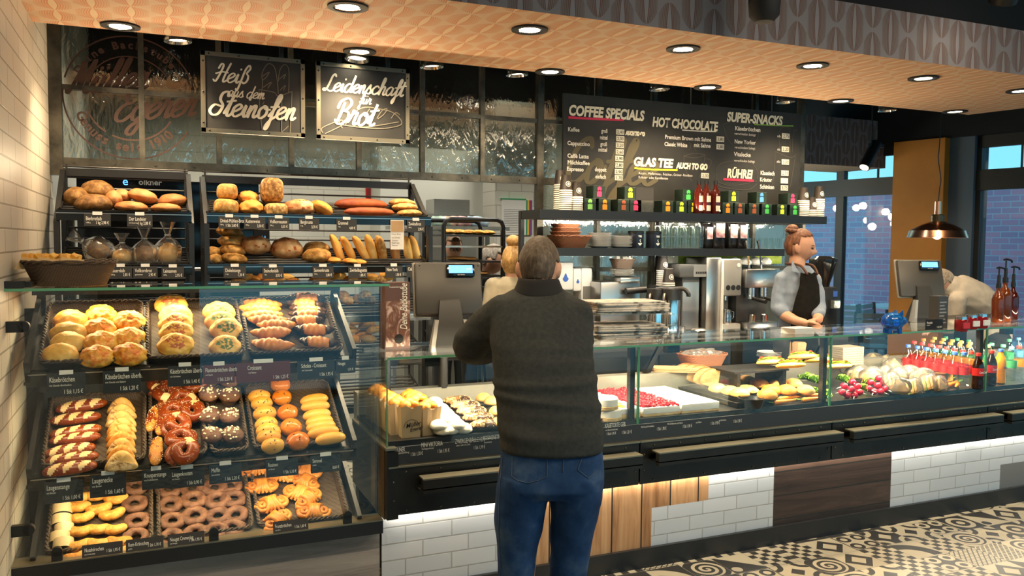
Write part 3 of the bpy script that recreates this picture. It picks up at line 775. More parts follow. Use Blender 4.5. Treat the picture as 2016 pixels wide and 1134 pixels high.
def v_knot(seed):
    def f():
        pts = [(-0.035, -0.02, 0.0), (-0.045, 0.01, 0.005), (-0.02, 0.035, 0.012), (0.015, 0.03, 0.022), (0.03, 0.0, 0.03), (0.01, -0.03, 0.024), (-0.02, -0.025, 0.02), (-0.025, 0.01, 0.03), (0.0, 0.025, 0.03), (0.035, 0.03, 0.012), (0.048, 0.005, 0.004)]
        P = bez(pts, 5); n = len(P)
        rad = [0.019 * (0.75 + 0.35 * math.sin(PI * i / (n - 1))) for i in range(n)]
        mb = MB().tube(P, rad, 12)
        mb.matfn(lambda c, n_: 1 if (c - Vector((0.03, 0.02, 0.035))).length < 0.018 else 0)
        grains(mb, mb, 130, 0.0018, 2, seed)
        if seed == 2: mb.each(lambda c: Vector((c.y, -c.x, c.z * 0.9)))
        return [('pretzel_knot', M_(mb, 60), [PRETZ, SLASH, SALT])]
    return f
proto('pretzel_knot', [v_knot(s) for s in (1, 2)])
def v_sstick(seed):
    def f():
        mb = stick(0.15, 0.023, 0.003, 0.45, 0.85, 36, 16, 0.06, seed)
        mb.matfn(lambda c, n: 1 if fbm(c + Vector((seed, 0, 0)), 26) > 0.0 else 0)
        grains(mb, mb, 90, 0.0024, 2, seed)
        return [('seeded_stick', M_(mb, 60), [PRETZ, GOLD, SALT])]
    return f
proto('seeded_stick', [v_sstick(s) for s in (1, 2)])
CRUMBW = plain('white_crumbs', (0.80, 0.70, 0.48), 0.6)
def v_muff(seed):
    def f():
        cup = MB(); n = 32
        cup.lathe([(0.024, 0), (0.034, 0.032), (0.0335, 0.032)], 32)
        for i, v in enumerate(cup.bm.verts):
            a = math.atan2(v.co.y, v.co.x); k = 1 + 0.04 * math.cos(16 * a); v.co.x *= k; v.co.y *= k
        top = blob(0.039, 0.036, 0.026, 0.07, 3, seed, 0.25)
        bmesh.ops.translate(top.bm, vec=(0, 0, 0.034), verts=top.bm.verts)
        grains(top, top, 26, 0.0042, 1, seed, lambda p, n_: n_.z > 0.5, 0.001, (1, 1, 0.9))
        return [('muffin', M_(top, 60), [CHOCMAT, CRUMBW]), ('paper_cup', cup.mesh(True, 'cup', 0), [CHOC])]
    return f
proto('muffin', [v_muff(s) for s in (1, 2)])
def v_bun(seed, mats, rs=(0.04, 0.036, 0.03), nr=9, name='raisin_bun'):
    def f():
        b = blob(rs[0], rs[1], rs[2], 0.05, 1.6, seed, 0.5)
        if nr: grains(b, b, nr, 0.004, 1, seed, lambda p, n: n.z > 0.0, -0.001, (1, 0.7, 0.5))
        return [(name, M_(b, 0), mats)]
    return f
proto('raisin_bun', [v_bun(s, [BUN, RAISIN]) for s in (1, 2)])
proto('raisin_roll', [v_bun(s, [MILK, RAISIN], (0.042, 0.03, 0.032), 7) for s in (3, 4)])
proto('milk_roll', [lambda: [('milk_roll', M_(stick(0.115, 0.024, 0.006, 0.45, 0.95, 26, 16, 0.02, 1), 0), [MILK])], lambda: [('milk_roll', M_(stick(0.11, 0.025, 0.002, 0.42, 0.95, 26, 16, 0.02, 3), 0), [MILK])]])
def v_half():
    mb = MB(); P = []; 
    for k in range(17): a = PI * k / 16; P.append((0.033 * math.cos(a), 0.033 * math.sin(a)))
    mb.loft([[(x_, y_, z_) for x_, z_ in P] for y_ in (-0.0, 0.036)])
    def fn(c, n): return 0 if (0.001 < c.y < 0.035 and c.z > 0.002) else 1
    mb.matfn(fn); return [('iced_half_round', mb.mesh(True, 'half', 50), [CREAMI, CHOC])]
proto('half_round', [v_half])
def v_cres(seed):
    def f():
        def path(t):
            a = math.radians(200 + 140 * t); R = 0.034; return Vector((R * math.cos(a), R * math.sin(a) + 0.018, 0)), Vector((-math.sin(a), math.cos(a), 0))
        mb = stick(0.1, 0.0195, 0, 0.34, 0.9, 40, 14, 0.10, seed, None, path)
        mb.matfn(lambda c, n: 1 if abs(c.x) > 0.0415 else 0)
        return [('nut_crescent', M_(mb, 60), [NUTC, CHOC])]
    return f
proto('nut_crescent', [v_cres(s) for s in (1, 2, 3)])
def v_ring(seed):
    def f():
        R, r = 0.031, 0.0150; n, k = 40, 12; mb = MB(); rings = []
        for i in range(n):
            a = 2 * PI * i / n; c = Vector((R * math.cos(a), R * 0.92 * math.sin(a), 0)); ring = []
            for j in range(k):
                b = 2 * PI * j / k; d = Vector((math.cos(a) * math.cos(b), math.sin(a) * math.cos(b), math.sin(b)))
                q_ = c + d * r * (1 + 0.30 * fbm(c * 55 + d * 1.2 + Vector((seed, 0, 0)))); q_.z *= 0.8 if q_.z > 0 else 0.4
                ring.append(mb.bm.verts.new(q_))
            rings.append(ring)
        rings.append(rings[0]); mb.skin(rings)
        return [('chocolate_ring', M_(mb, 70), [CHOCMAT])]
    return f
proto('choc_ring', [v_ring(s) for s in (1, 2, 3)])
def v_franz(seed):
    def f():
        mb = MB()
        for sx in (-1, 1):       # two snail scrolls and a pleated fan between
            mb.ball((sx * 0.033, -0.004, 0.004), (0.027, 0.030, 0.012), u=20, v=10)
            pts = []
            for i in range(40):
                t = i / 39; a = t * 2 * PI * 1.9 + seed; R = 0.004 + 0.023 * t
                pts.append((sx * 0.033 + sx * R * math.cos(a) * 0.9, -0.004 + R * math.sin(a), 0.020 - 0.013 * t + 0.002 * n3((a, seed, 0))))
            mb.tube(pts, [0.0075 + 0.002 * (i / 39) for i in range(40)], 8)
        for k in range(5):
            x_ = (k - 2) * 0.0085
            mb.tube(bez([(x_ * 1.9, -0.036, 0.004), (x_ * 0.9, -0.016, 0.022), (x_ * 0.8, 0.012, 0.024), (x_ * 1.7, 0.036, 0.006)], 6), [0.006] * 3 + [0.0095] * 13 + [0.006] * 3, 8)
        return [('swirl_pastry', M_(mb, 0), [CROIS])]
    return f
proto('swirl_pastry', [v_franz(s) for s in (1, 2)])
def place(kind, M, scale=1.0, label=None, cat='pastry', group=None, var=None, name=None):
    v = PROTO[kind][(rnd.randrange(len(PROTO[kind])) if var is None else var % len(PROTO[kind]))]
    root = None
    for (nm, me, mats) in v:
        if not len(me.materials):
            for m_ in mats: me.materials.append(m_)
        o = bpy.data.objects.new(nm if root is not None or not name else name, me); COL.objects.link(o)
        if root is None: root = o; o.matrix_world = M @ Matrix.Scale(scale, 4)
        else: o.parent = root
    return tag(root, label, cat, group)
def tray_at(l, px_, py_, h):
    M = lev_m(l); p = on_plane(px_, py_, M @ Vector((0, 0, h)), TM @ Vector((0, 0, 1)))
    return M.inverted() @ p
def fill(l, kind, pts, h, size=1.0, rz=0, lean=0, label='', cat='pastry', group='', jit=0.25, stack=0.0, where=None, order='down'):
    """pts: picture points of the items from the back of the tray to the front"""
    n = len(pts)
    for i, pt in enumerate(pts):
        p = tray_at(l, pt[0], pt[1], h + stack)
        r = (pt[2] if len(pt) > 2 else rz) + rnd.uniform(-jit, jit)
        M = lev_m(l) @ Matrix.Translation(p) @ Matrix.Rotation(r, 4, 'Z') @ Matrix.Rotation(lean, 4, 'X')
        lb = label
        if n > 1:
            lb = label + ', %s %s' % (ordn[i] if i < n - 1 else 'last', order)
            
        place(kind, M, size * rnd.uniform(0.95, 1.05), lb, cat, group)
fill(1, 'cheese_plain', [(139, 632), (135, 658), (134, 676), (119, 699)], 0.022, 1.18, 0.1, 0.25, 'smooth cheese crusted roll in the left tray', 'bread roll', 'plain cheese rolls', order='down')
fill(1, 'cheese_gratin', [(199, 622), (197, 650), (200, 676), (192, 704)], 0.022, 1.14, 0.0, 0.2, 'gratin roll with browned cheese in the middle of the left tray', 'bread roll', 'gratin cheese rolls', order='down')
fill(1, 'cheese_gratin', [(254, 636), (253, 668), (255, 700)], 0.022, 1.14, 0.0, 0.2, 'gratin roll beside the right rim of the left tray', 'bread roll', 'gratin cheese rolls', order='down')
fill(1, 'ham_roll', [(337, 601), (346, 622), (346, 638), (347, 655), (346, 680)], 0.035, 1.12, 0.0, 0.45, 'diced ham topped cheese roll in the stack beside the gratin rolls', 'bread roll', 'ham topped cheese rolls', 0.15, order='down')
fill(1, 'herb_roll', [(431, 616), (434, 634), (445, 649), (443, 682)], 0.032, 1.12, 0.0, 0.45, 'green herb topped cheese roll in the stack beside the croissants', 'bread roll', 'herb topped cheese rolls', 0.15, order='down')
fill(1, 'croissant', [(516, 602), (512, 612), (518, 624), (526, 633), (545, 643), (535, 658), (536, 682)], 0.03, 1.25, PI - 0.1, 0.2, 'plain golden croissant in the right tray', 'croissant', 'plain croissants', 0.12, order='down')
fill(1, 'choc_croissant', [(604, 590), (600, 602), (606, 613), (606, 622), (602, 633), (619, 652), (627, 677)], 0.03, 1.22, PI - 0.1, 0.2, 'croissant with both ends dipped in chocolate', 'croissant', 'chocolate dipped croissants', 0.12, order='down')
fill(2, 'pretzel_stick', [(161, 801), (149, 825), (150, 850), (148, 864), (139, 888), (142, 903), (138, 924)], 0.024, 1.0, 0.12, 0, 'glossy brown pretzel stick with pale slashes', 'pretzel stick', 'pretzel sticks', 0.06, order='from the back')
fill(2, 'pretzel_corner', [(239, 800 + 13.5 * k) for k in range(9)], 0.036, 0.98, 0, 0.85, 'pale layered pretzel corner leaning in the row beside the pretzel sticks', 'pretzel corner', 'pretzel corners', 0.1, order='from the back')
fill(2, 'seeded_stick', [(303, 824), (320, 832), (309, 888)], 0.028, 1.1, PI / 2 - 0.1, 0, 'seed crusted pretzel stick lying against the pretzel knots', 'pretzel stick', 'seeded sticks', 0.1, order='from the back')
fill(2, 'pretzel_knot', [(315, 742), (350, 752), (317, 764), (383, 762), (330, 782), (358, 796), (376, 819), (340, 818), (347, 844), (356, 872), (362, 898)], 0.022, 1.15, 0, 0.1, 'brown pretzel knot sprinkled with seeds', 'pretzel knot', 'pretzel knots', 1.2, order='from the back')
fill(2, 'muffin', [(413, 762), (451, 764), (411, 792), (451, 794), (412, 834), (451, 834), (418, 872), (457, 872)], 0.0, 1.18, 0, 0, 'dark chocolate muffin with white crumbs', 'muffin', 'chocolate muffins', 1.5, order='from the back')
fill(2, 'raisin_roll', [(510, 782), (515, 795), (521, 815), (524, 836), (528, 850), (529, 862), (537, 878)], 0.03, 1.16, 0, 0.6, 'raisin roll leaning in the left row of the bun tray', 'bun', 'raisin rolls', 0.15, order='from the back')
fill(2, 'raisin_bun', [(552, 757), (555, 783), (566, 813), (573, 842), (587, 869)], 0.024, 1.15, 0, 0.35, 'round glazed raisin bun in the middle row of the bun tray', 'bun', 'glazed raisin buns', 0.8, order='from the back')
fill(2, 'milk_roll', [(619, 789), (621, 802), (624, 818), (629, 831), (632, 841), (637, 853), (651, 866)], 0.028, 1.14, 0.1, 0.3, 'long pale milk roll in the right row of the bun tray', 'bread roll', 'milk rolls', 0.06, order='from the back')
fill(3, 'half_round', [(123, 978), (120, 994), (122, 1014), (121, 1035), (126, 1052), (117, 1069), (124, 1082)], 0.010, 1.08, 0, 0.38, 'cream iced half round with dark chocolate underside', 'cake', 'iced half rounds', 0.06, order='from the back')
fill(3, 'nut_crescent', [(154, 976), (190, 972), (228, 978), (154, 994), (194, 998), (220, 1008), (162, 1014), (158, 1041), (194, 1037), (226, 1037), (154, 1070), (194, 1066), (234, 1062), (150, 1092), (188, 1090), (234, 1084)], 0.018, 1.18, 0, 0, 'golden nut crescent with chocolate dipped tips', 'cookie', 'nut crescents', 0.25, order='from the back')
fill(3, 'choc_ring', [(266, 958), (266, 992), (271, 1026), (267, 1058)], 0.012, 1.16, 0, 0, 'chocolate coated ring in the column beside the nut crescents', 'pastry ring', 'chocolate rings', 1, order='from the back')
fill(3, 'choc_ring', [(332, 963), (379, 961), (422, 960), (454, 957), (335, 994), (381, 984), (428, 985), (459, 982), (339, 1026), (383, 1016), (430, 1016), (465, 1014), (337, 1060), (385, 1050), (427, 1045), (459, 1040)], 0.012, 1.16, 0, 0, 'chocolate coated ring in the middle bottom tray', 'pastry ring', 'chocolate rings', 1, order='from the back')
fill(3, 'swirl_pastry', [(505, 925), (555, 937), (602, 930), (602, 950), (515, 960), (590, 975), (534, 995), (605, 985), (544, 1027), (618, 1010)], 0.012, 1.15, 0, 0, 'golden swirled cinnamon pastry', 'pastry', 'swirl pastries', 0.8, order='from the back')
# ------------------------------------------------------------------ price cards
def card(M, w, h, title, sub, price, label, group, bg=None, clip=True, tsize=None):
    t = thing('price_card', label, 'price card', group=group); t.matrix_world = M
    MB().box(0, w, 0, 0.002, -h, 0).build('card', bg or CARD, t, False)
    ts = tsize or min(0.03, h * 0.32); obs = []
    z = -0.012 - ts * 0.7
    obs.append(text(title, Matrix.Translation((0.008, -0.001, z)) @ FACE, ts, CHALK, sx=0.55, depth=0.0003))
    if sub: obs.append(text(sub, Matrix.Translation((0.008, -0.001, z - ts * 0.55)) @ FACE, ts * 0.36, CHALK, sx=0.8, depth=0.0003))
    if price: obs.append(text(price, Matrix.Translation((w - 0.008, -0.001, -h + 0.01)) @ FACE, ts * 0.8, CHALK, align='RIGHT', sx=0.6, depth=0.0003))
    merge(obs, 'lettering', t)
    if clip: MB().box(w * 0.32, w * 0.68, -0.002, 0.004, -0.004, 0.012).build('clip', WHITEP, t, False)
    return t
REDCARD = plain('dark_red_card', (0.09, 0.016, 0.018), 0.6)
def railcard(l, pxl, pyt, pxr, h, title, sub, price, bg=None, dz=0.0):
    y_ = CF + 0.012
    a = on_y(pxl, pyt, y_); b = on_y(pxr, pyt, y_)
    M = Matrix.Translation((a.x, y_ + 0.012, a.z)) @ Matrix.Rotation(math.radians(-8), 4, 'X')
    card(M, b.x - a.x, h, title, sub, price, 'black price card reading %s under the %s tray level' % (title.upper(), ordn[l - 1]), 'price cards on the bakery case', bg)
railcard(1, 91, 738, 168, 0.085, 'Käsebrötchen', 'mit Gouda überbacken', '1 Stk 1,15 €')
railcard(1, 202, 732, 277, 0.085, 'Käsebrötchen überb.', 'mit Gouda und Salami', '1 Stk 1,20 €')
railcard(1, 330, 722, 398, 0.08, 'Käsebrötchen überb', 'mit Schinken', '1 Stk 1,40 €')
railcard(1, 400, 720, 462, 0.075, 'Flammbrötchen überb', 'mit Speck', '1 Stk 2,50 €', REDCARD)
railcard(1, 465, 716, 572, 0.08, '         Croissant', '                   mit Butter', '1 Stk 1,25 €', REDCARD)
railcard(1, 586, 712, 660, 0.075, '  Schoko - Croissant', '     mit Schokolade', '1 Stk 1,95 €')
railcard(1, 662, 708, 700, 0.06, 'Nougat', '', '1,75 €')
railcard(2, 86, 952, 163, 0.08, 'Laugenstange', 'mit Butter', '1 Stk 1,00 €')
railcard(2, 176, 938, 248, 0.085, 'Laugenecke', 'mit Butter', '1 Stk 1,60 €')
railcard(2, 279, 928, 335, 0.075, 'Knusperstange', 'mit Kürbiskernen', '')
railcard(2, 334, 926, 402, 0.075, 'Laugenknoten', 'mit Sesam', '1 Stk 0,90 €')
railcard(2, 412, 918, 476, 0.075, 'Muffin', 'Schokolade', '1 Stk 2,20 €')
railcard(2, 524, 908, 588, 0.07, 'Rosinen', 'mit Butter', '1 Stk 1,10 €')
railcard(2, 612, 900, 672, 0.07, 'Semmel', 'weich', '0,60 €')
def rimcard(pxl, pyt, pxr, title, sub, price):
    a = on_y(pxl, pyt, CF - 0.012); b = on_y(pxr, pyt, CF - 0.012)
    card(Matrix.Translation((a.x, CF - 0.012, 0.474)) @ Matrix.Rotation(math.radians(-25), 4, 'X'), b.x - a.x, 0.045, title, sub, price, 'black price card reading %s standing on the bottom rim' % title.upper(), 'price cards on the bottom rim', None, False, 0.02)
rimcard(162, 1090, 242, 'Nusshörnchen', 'mit Schokolade', '1 Stk 1,95 €')
rimcard(248, 1075, 322, 'Rum-Kränzchen', 'gefüllt', '1 Stk 1,70 €')
rimcard(330, 1065, 402, 'Nougat Cremering', 'mit Nougat', '1 Stk 1,95 €')
rimcard(537, 1045, 606, 'Franzbrötchen', 'mit Zimt', '1 Stk 1,60 €')
# ================================================================== script lettering made of strokes
GL = {
 'a': (.95, [[(.75,.85),(.45,1),(.1,.6),(.15,.1),(.4,0),(.7,.4),(.78,.95),(.72,.3),(.8,.03),(1.0,.15)]]),
 'c': (.76, [[(.75,.8),(.5,1),(.12,.65),(.12,.2),(.4,0),(.78,.22)]]),
 'd': (.98, [[(.75,.85),(.45,1),(.1,.6),(.15,.1),(.4,0),(.7,.4),(.85,1.3),(.9,2.0),(.78,.9),(.76,.2),(.85,.03),(1.0,.15)]]),
 'e': (.78, [[(.02,.3),(.45,.55),(.65,.8),(.45,1),(.12,.7),(.12,.2),(.4,0),(.8,.25)]]),
 'f': (.66, [[(.1,.2),(.4,.8),(.66,1.7),(.55,2.0),(.4,1.6),(.35,.5),(.3,-.6),(.15,-.9),(.1,-.6),(.35,-.1),(.7,.2)], [(.1,.95),(.7,1.02)]]),
 'h': (.92, [[(.0,.1),(.35,1.0),(.5,1.8),(.38,2),(.28,1.5),(.2,0)], [(.2,.2),(.35,.75),(.6,1),(.72,.8),(.65,.2),(.75,.0),(.95,.15)]]),
 'i': (.45, [[(.02,.2),(.2,.95),(.18,.3),(.28,.0),(.5,.2)], [(.3,1.42),(.34,1.5)]]),
 'm': (1.06, [[(.02,.3),(.15,.95),(.12,0)], [(.14,.4),(.35,.92),(.48,.9),(.45,.0)], [(.47,.4),(.68,.94),(.82,.88),(.78,.2),(.88,0),(1.1,.2)]]),
 'n': (.78, [[(.02,.3),(.15,.95),(.12,0)], [(.14,.4),(.38,.94),(.54,.88),(.5,.2),(.6,0),(.82,.2)]]),
 'o': (.82, [[(.4,1),(.1,.65),(.15,.1),(.4,0),(.68,.35),(.62,.85),(.4,1),(.5,.75),(.88,.72)]]),
 'r': (.74, [[(.0,.2),(.18,.8),(.22,1.14),(.3,.9),(.54,.98),(.5,.6),(.46,.2),(.55,0),(.78,.18)]]),
 's': (.70, [[(.0,.15),(.4,1.05),(.42,.75),(.6,.35),(.45,.02),(.12,.12)], [(.45,.02),(.74,.2)]]),
 't': (.56, [[(.02,.2),(.3,1.2),(.38,1.75),(.28,.8),(.25,.15),(.4,0),(.6,.2)], [(.02,1.15),(.62,1.27)]]),
 'u': (.84, [[(.02,.4),(.15,.95),(.1,.25),(.25,0),(.5,.3),(.62,.95),(.55,.3),(.65,0),(.88,.2)]]),
 '\u00df': (.95, [[(-.05,-.6),(.1,-.8),(.2,0),(.3,1.4),(.55,1.95),(.75,1.6),(.55,1.1),(.78,.8),(.8,.3),(.55,0),(.38,.15)]]),
 'H': (1.2, [[(.05,1.4),(.22,1.9),(.45,1.7),(.35,.8),(.15,.05),(-.12,.2)], [(1.1,2.0),(.95,1.2),(.85,.3),(.95,0),(1.2,.2)], [(-.05,.85),(.5,1.05),(1.1,1.0)]]),
 'L': (1.02, [[(.92,1.7),(.74,1.98),(.52,1.7),(.42,1.0),(.3,.35),(.12,.04),(-.1,.12),(.05,.3),(.4,.14),(.75,-.02),(1.08,.15)]]),
 'S': (1.02, [[(1.0,1.6),(.85,1.95),(.5,1.8),(.45,1.3),(.78,.8),(.62,.15),(.2,.05),(-.08,.4),(.15,.85),(.65,.75)]]),
 'B': (1.1, [[(.4,1.7),(.34,.8),(.22,.05)], [(-.02,1.25),(.1,1.8),(.6,2.05),(.95,1.7),(.75,1.2),(.45,1.05),(.88,.95),(1.02,.5),(.7,.05),(.35,0),(.05,.3)]]),
 'C': (1.0, [[(.92,1.55),(.72,1.95),(.3,1.6),(.1,.8),(.25,.1),(.65,0),(1.0,.35)]]),
 'M': (1.3, [[(-.05,.3),(.1,.05),(.3,.9),(.42,1.9),(.5,1.0),(.6,.3),(.8,1.2),(1.0,1.95),(1.0,1.0),(1.0,.2),(1.1,0),(1.32,.2)]]),
 'l': (.48, [[(.02,.2),(.35,1.2),(.42,1.9),(.28,1.8),(.2,.8),(.22,.1),(.35,0),(.52,.2)]]),
 'E': (.95, [[(.95,1.6),(.7,1.95),(.35,1.75),(.35,1.2),(.65,1.05),(.3,.95),(.05,.5),(.2,.05),(.6,0),(1.0,.4)]]),
 'g': (.9, [[(.75,.85),(.45,1),(.1,.6),(.15,.1),(.4,0),(.7,.4),(.78,.95),(.7,-.2),(.5,-.85),(.15,-.8),(.2,-.4),(.95,.2)]]),
 ' ': (.5, [])}
GL['\u00fc'] = (GL['u'][0], GL['u'][1] + [[(.22,1.4),(.25,1.46)], [(.58,1.4),(.61,1.46)]])
def script_mesh(s, xh, thick, slant=0.32, mb=None, x0=0.0):
    """flat brush-like ribbons in the XZ plane, facing -Y; returns (MB, width)"""
    mb = mb or MB(); cx_ = x0
    for ch in s:
        w, strokes = GL[ch]
        for st in strokes:
            P = bez([((cx_ + p[0] + slant * p[1]), p[1], 0) for p in st], 6)
            n = len(P); L = []; R = []
            for i, p in enumerate(P):
                t = (P[min(i + 1, n - 1)] - P[max(i - 1, 0)])
                t = t.normalized() if t.length > 1e-6 else Vector((1, 0, 0))
                k = thick * (0.72 + 0.5 * abs(t.y)) ; nn = Vector((-t.y, t.x, 0)) * k
                L.append(p + nn); R.append(p - nn)
            f = lambda q_: (q_.x * xh, 0, q_.y * xh)
            for i in range(n - 1):
                mb.dy = getattr(mb, 'dy', 0.0) - 4e-6
                mb.poly([(q_[0], mb.dy, q_[2]) for q_ in (f(L[i]), f(R[i]), f(R[i + 1]), f(L[i + 1]))])
            for e in (P[0], P[-1]):
                mb.dy -= 4e-6
                mb.poly([(e.x * xh + thick * xh * 0.9 * math.cos(a), mb.dy, e.y * xh + thick * xh * 0.9 * math.sin(a)) for a in [2 * PI * k / 10 for k in range(10)]])
        cx_ += w
    return mb, cx_ * xh
def script_at(s, px0, px1, pyb, Y, mat, thick=0.13, rise=0.0, parent=None, k_=0.66):
    thick *= k_; a, b = on_y(px0, pyb, Y), on_y(px1, pyb + rise, Y)
    _, w = script_mesh(s, 1.0, thick)
    xh = (b.x - a.x) / (w + 0.3)
    mb, _ = script_mesh(s, xh, thick); rise_m = (b.z - a.z) / max(1e-6, b.x - a.x) * 0.0
    mb.each(lambda c: Vector((a.x + c.x, Y + c.y, a.z + c.z + rise_m * c.x)))
    return mb.build('lettering', mat, parent, False)
def sketch(lines, Y, r, mat, parent=None, name='chalk_drawing', closed=False):
    mb = MB()
    for ln_ in lines:
        P = [on_y(x_, y_, Y) for x_, y_ in ln_]; P = bez(P, 5) if len(P) > 2 else P
        for i in range(len(P) - 1):
            d = (P[i + 1] - P[i]);
            if d.length < 1e-5: continue
            n_ = Vector((-d.z, 0, d.x)).normalized() * r
            mb.poly([P[i] + n_, P[i] - n_, P[i + 1] - n_, P[i + 1] + n_])
    return mb.build(name, mat, parent, False)
def ptext(s, px0, px1, pyb, hpx, Y, mat, shear=0.0, bold=0.0, parent=None, rise=0.0):
    a = on_y(px0, pyb, Y); b = on_y(px1, pyb + rise, Y); size = px2m(hpx, a) / 0.72
    k = text(s, Matrix(), size, mat, None, shear=shear, bold=bold, depth=0)
    w = max(v.co.x for v in k.data.vertices); me = k.data; bpy.data.objects.remove(k); bpy.data.meshes.remove(me)
    return text(s, Matrix.Translation(a) @ FACE, size, mat, parent, shear=shear, bold=bold * 1.0, depth=0, sx=(b.x - a.x) / w)
# round emblem printed on the hammered panes
LOGOM = plain('brown_print', (0.04, 0.014, 0.007), 0.6)
lc = on_y(258, 193, GY - 0.012); LR = 0.325
emb = []
def arc(mb, r, a0, a1, w, n=60):
    pts = []
    for k in range(n + 1):
        a = math.radians(a0 + (a1 - a0) * k / n); pts.append((lc.x + r * math.cos(a), lc.y, lc.z + r * math.sin(a), a))
    for (x0, y0, z0, a), (x1, y1, z1, b) in zip(pts, pts[1:]):
        mb.poly([(x0 - w * math.cos(a), y0, z0 - w * math.sin(a)), (x0 + w * math.cos(a), y0, z0 + w * math.sin(a)), (x1 + w * math.cos(b), y1, z1 + w * math.sin(b)), (x1 - w * math.cos(b), y1, z1 - w * math.sin(b))])
mb = MB(); arc(mb, LR, 25, 165, 0.004); arc(mb, LR, 172, 330, 0.004); arc(mb, 0.22, 35, 150, 0.003); arc(mb, 0.225, 200, 236, 0.0045); arc(mb, 0.225, 245, 330, 0.0045)
emb.append(mb.build('ring', LOGOM, None, False))
def arctext(s, r, a0, step, size, inward):
    for i, ch in enumerate(s):
        if ch == ' ': continue
        a = math.radians(a0 + step * i); rot = a + PI / 2 if not inward else a - PI / 2
        M = Matrix.Translation((lc.x + r * math.cos(a), lc.y, lc.z + r * math.sin(a))) @ FACE @ Matrix.Rotation(rot, 4, 'Z')
        emb.append(text(ch, M, size, LOGOM, align='CENTER', bold=0.002, depth=0))
arctext('Genuss seit 1910', 0.285, 205, 7.3, 0.068, False)
arctext('Deine Backstube', 0.262, 152, -7.8, 0.055, True)
for s_, x0_, z0_, xh_ in (('Müller', -0.31, 0.0, 0.085), ('Egerer', -0.09, -0.13, 0.085)):
    mb, w_ = script_mesh(s_, xh_, 0.10, 0.4); mb.each(lambda c: Vector((lc.x + x0_ + c.x * 0.97, lc.y + c.y, lc.z + z0_ + c.z + c.x * 0.14))); emb.append(mb.build('s', LOGOM, None, False))
merge(emb, 'emblem', PARTITION)
# ================================================================== hanging chalk signs
SIGNB = Mt('chalkboard', (0.03, 0.03, 0.029), 0.55); SIGNB.col(SIGNB.ramp(SIGNB.noise(SIGNB.co('World'), 4, 4), [(0.3, (0.024, 0.024, 0.023)), (0.7, (0.038, 0.037, 0.034))])); SIGNB = SIGNB.m
SKETCHM = plain('chalk_line', (0.22, 0.20, 0.15), 0.8)
SIGNW = plain('sign_lettering_cream', (0.92, 0.88, 0.72), 0.6)
def sign(name, label, x0, x1, z0, z1, Y):
    t = thing(name, label, 'sign', (0, 0, 0), group='framed chalk signs')
    MB().box(x0, x1, Y, Y + 0.02, z0, z1).build('board', SIGNB, t, False)
    mb = MB(); f = 0.022
    for a, b, c, d in ((x0, x1, z0, z0 + f), (x0, x1, z1 - f, z1), (x0, x0 + f, z0, z1), (x1 - f, x1, z0, z1)): mb.box(a, b, Y - 0.006, Y, c, d)
    mb.build('frame', EDGE, t, False)
    mb = MB()
    for k in range(4):
        xx = x0 + 0.04 + (x1 - x0 - 0.08) * k / 3
        for zz in (z0 + f / 2, z1 - f / 2): mb.ball((xx, Y - 0.006, zz), 0.005, u=8, v=5)
    for k in range(3):
        zz = z0 + 0.05 + (z1 - z0 - 0.1) * k / 2
        for xx in (x0 + f / 2, x1 - f / 2): mb.ball((xx, Y - 0.006, zz), 0.005, u=8, v=5)
    mb.build('rivets', BLACK, t)
    for xx in (x0 + 0.13, x1 - 0.12): MB().box(xx - 0.012, xx + 0.012, Y + 0.01, Y + 0.016, z1 - 0.02, 3.4).build('hanger_strap', STEELB, t, False)
    return t
SY = 4.60
s1 = sign('chalk_sign', 'framed chalk sign reading Heiß aus dem Steinofen with baguettes in a bag', 0.235, 0.763, 2.175, 2.59, SY)
LY = SY - 0.004
script_at('Heiß', 421, 493, 160, LY, SIGNW, 0.13, 4, s1); script_at('aus dem', 446, 523, 190, LY, SIGNW, 0.13, 4, s1); script_at('Steinofen', 412, 586, 226, LY, SIGNW, 0.14, 8, s1)
sketch([[(513, 195), (517, 165), (516, 145), (527, 126), (540, 132), (546, 160), (548, 185)], [(548, 160), (551, 138), (560, 127), (568, 135), (569, 160), (568, 182)], [(510, 176), (540, 182), (548, 189), (575, 180)], [(510, 176), (512, 220), (517, 260)], [(575, 180), (573, 225), (571, 263)], [(555, 188), (554, 262)], [(517, 150), (530, 142), (524, 152), (517, 158)], [(518, 172), (534, 162), (527, 174)], [(550, 156), (562, 146), (558, 156)], [(551, 178), (562, 168), (558, 178)], [(517, 206), (520, 200)], [(553, 262), (568, 248)]], LY, 0.0022, SKETCHM, s1)
s2 = sign('chalk_sign', 'framed chalk sign reading Leidenschaft für Brot with a knife and loaf', 0.825, 1.348, 2.173, 2.59, SY)
script_at('Leidenschaft', 637, 797, 178, LY, SIGNW, 0.145, 5, s2); script_at('für', 706, 733, 204, LY, SIGNW, 0.14, 1, s2); script_at('Brot', 656, 742, 243, LY, SIGNW, 0.13, 4, s2)
sketch([[(680, 245), (700, 220), (720, 211), (745, 214), (770, 220), (786, 232), (791, 243), (780, 249), (750, 253), (700, 250)], [(742, 233), (752, 218), (762, 214), (756, 225), (744, 234)], [(770, 233), (779, 222), (787, 226)], [(718, 228), (728, 214)], [(636, 262), (634, 252), (660, 240), (672, 236), (674, 246), (640, 263)], [(672, 236), (668, 240), (674, 252)], [(675, 246), (720, 250), (785, 240)]], LY, 0.0022, SKETCHM, s2)
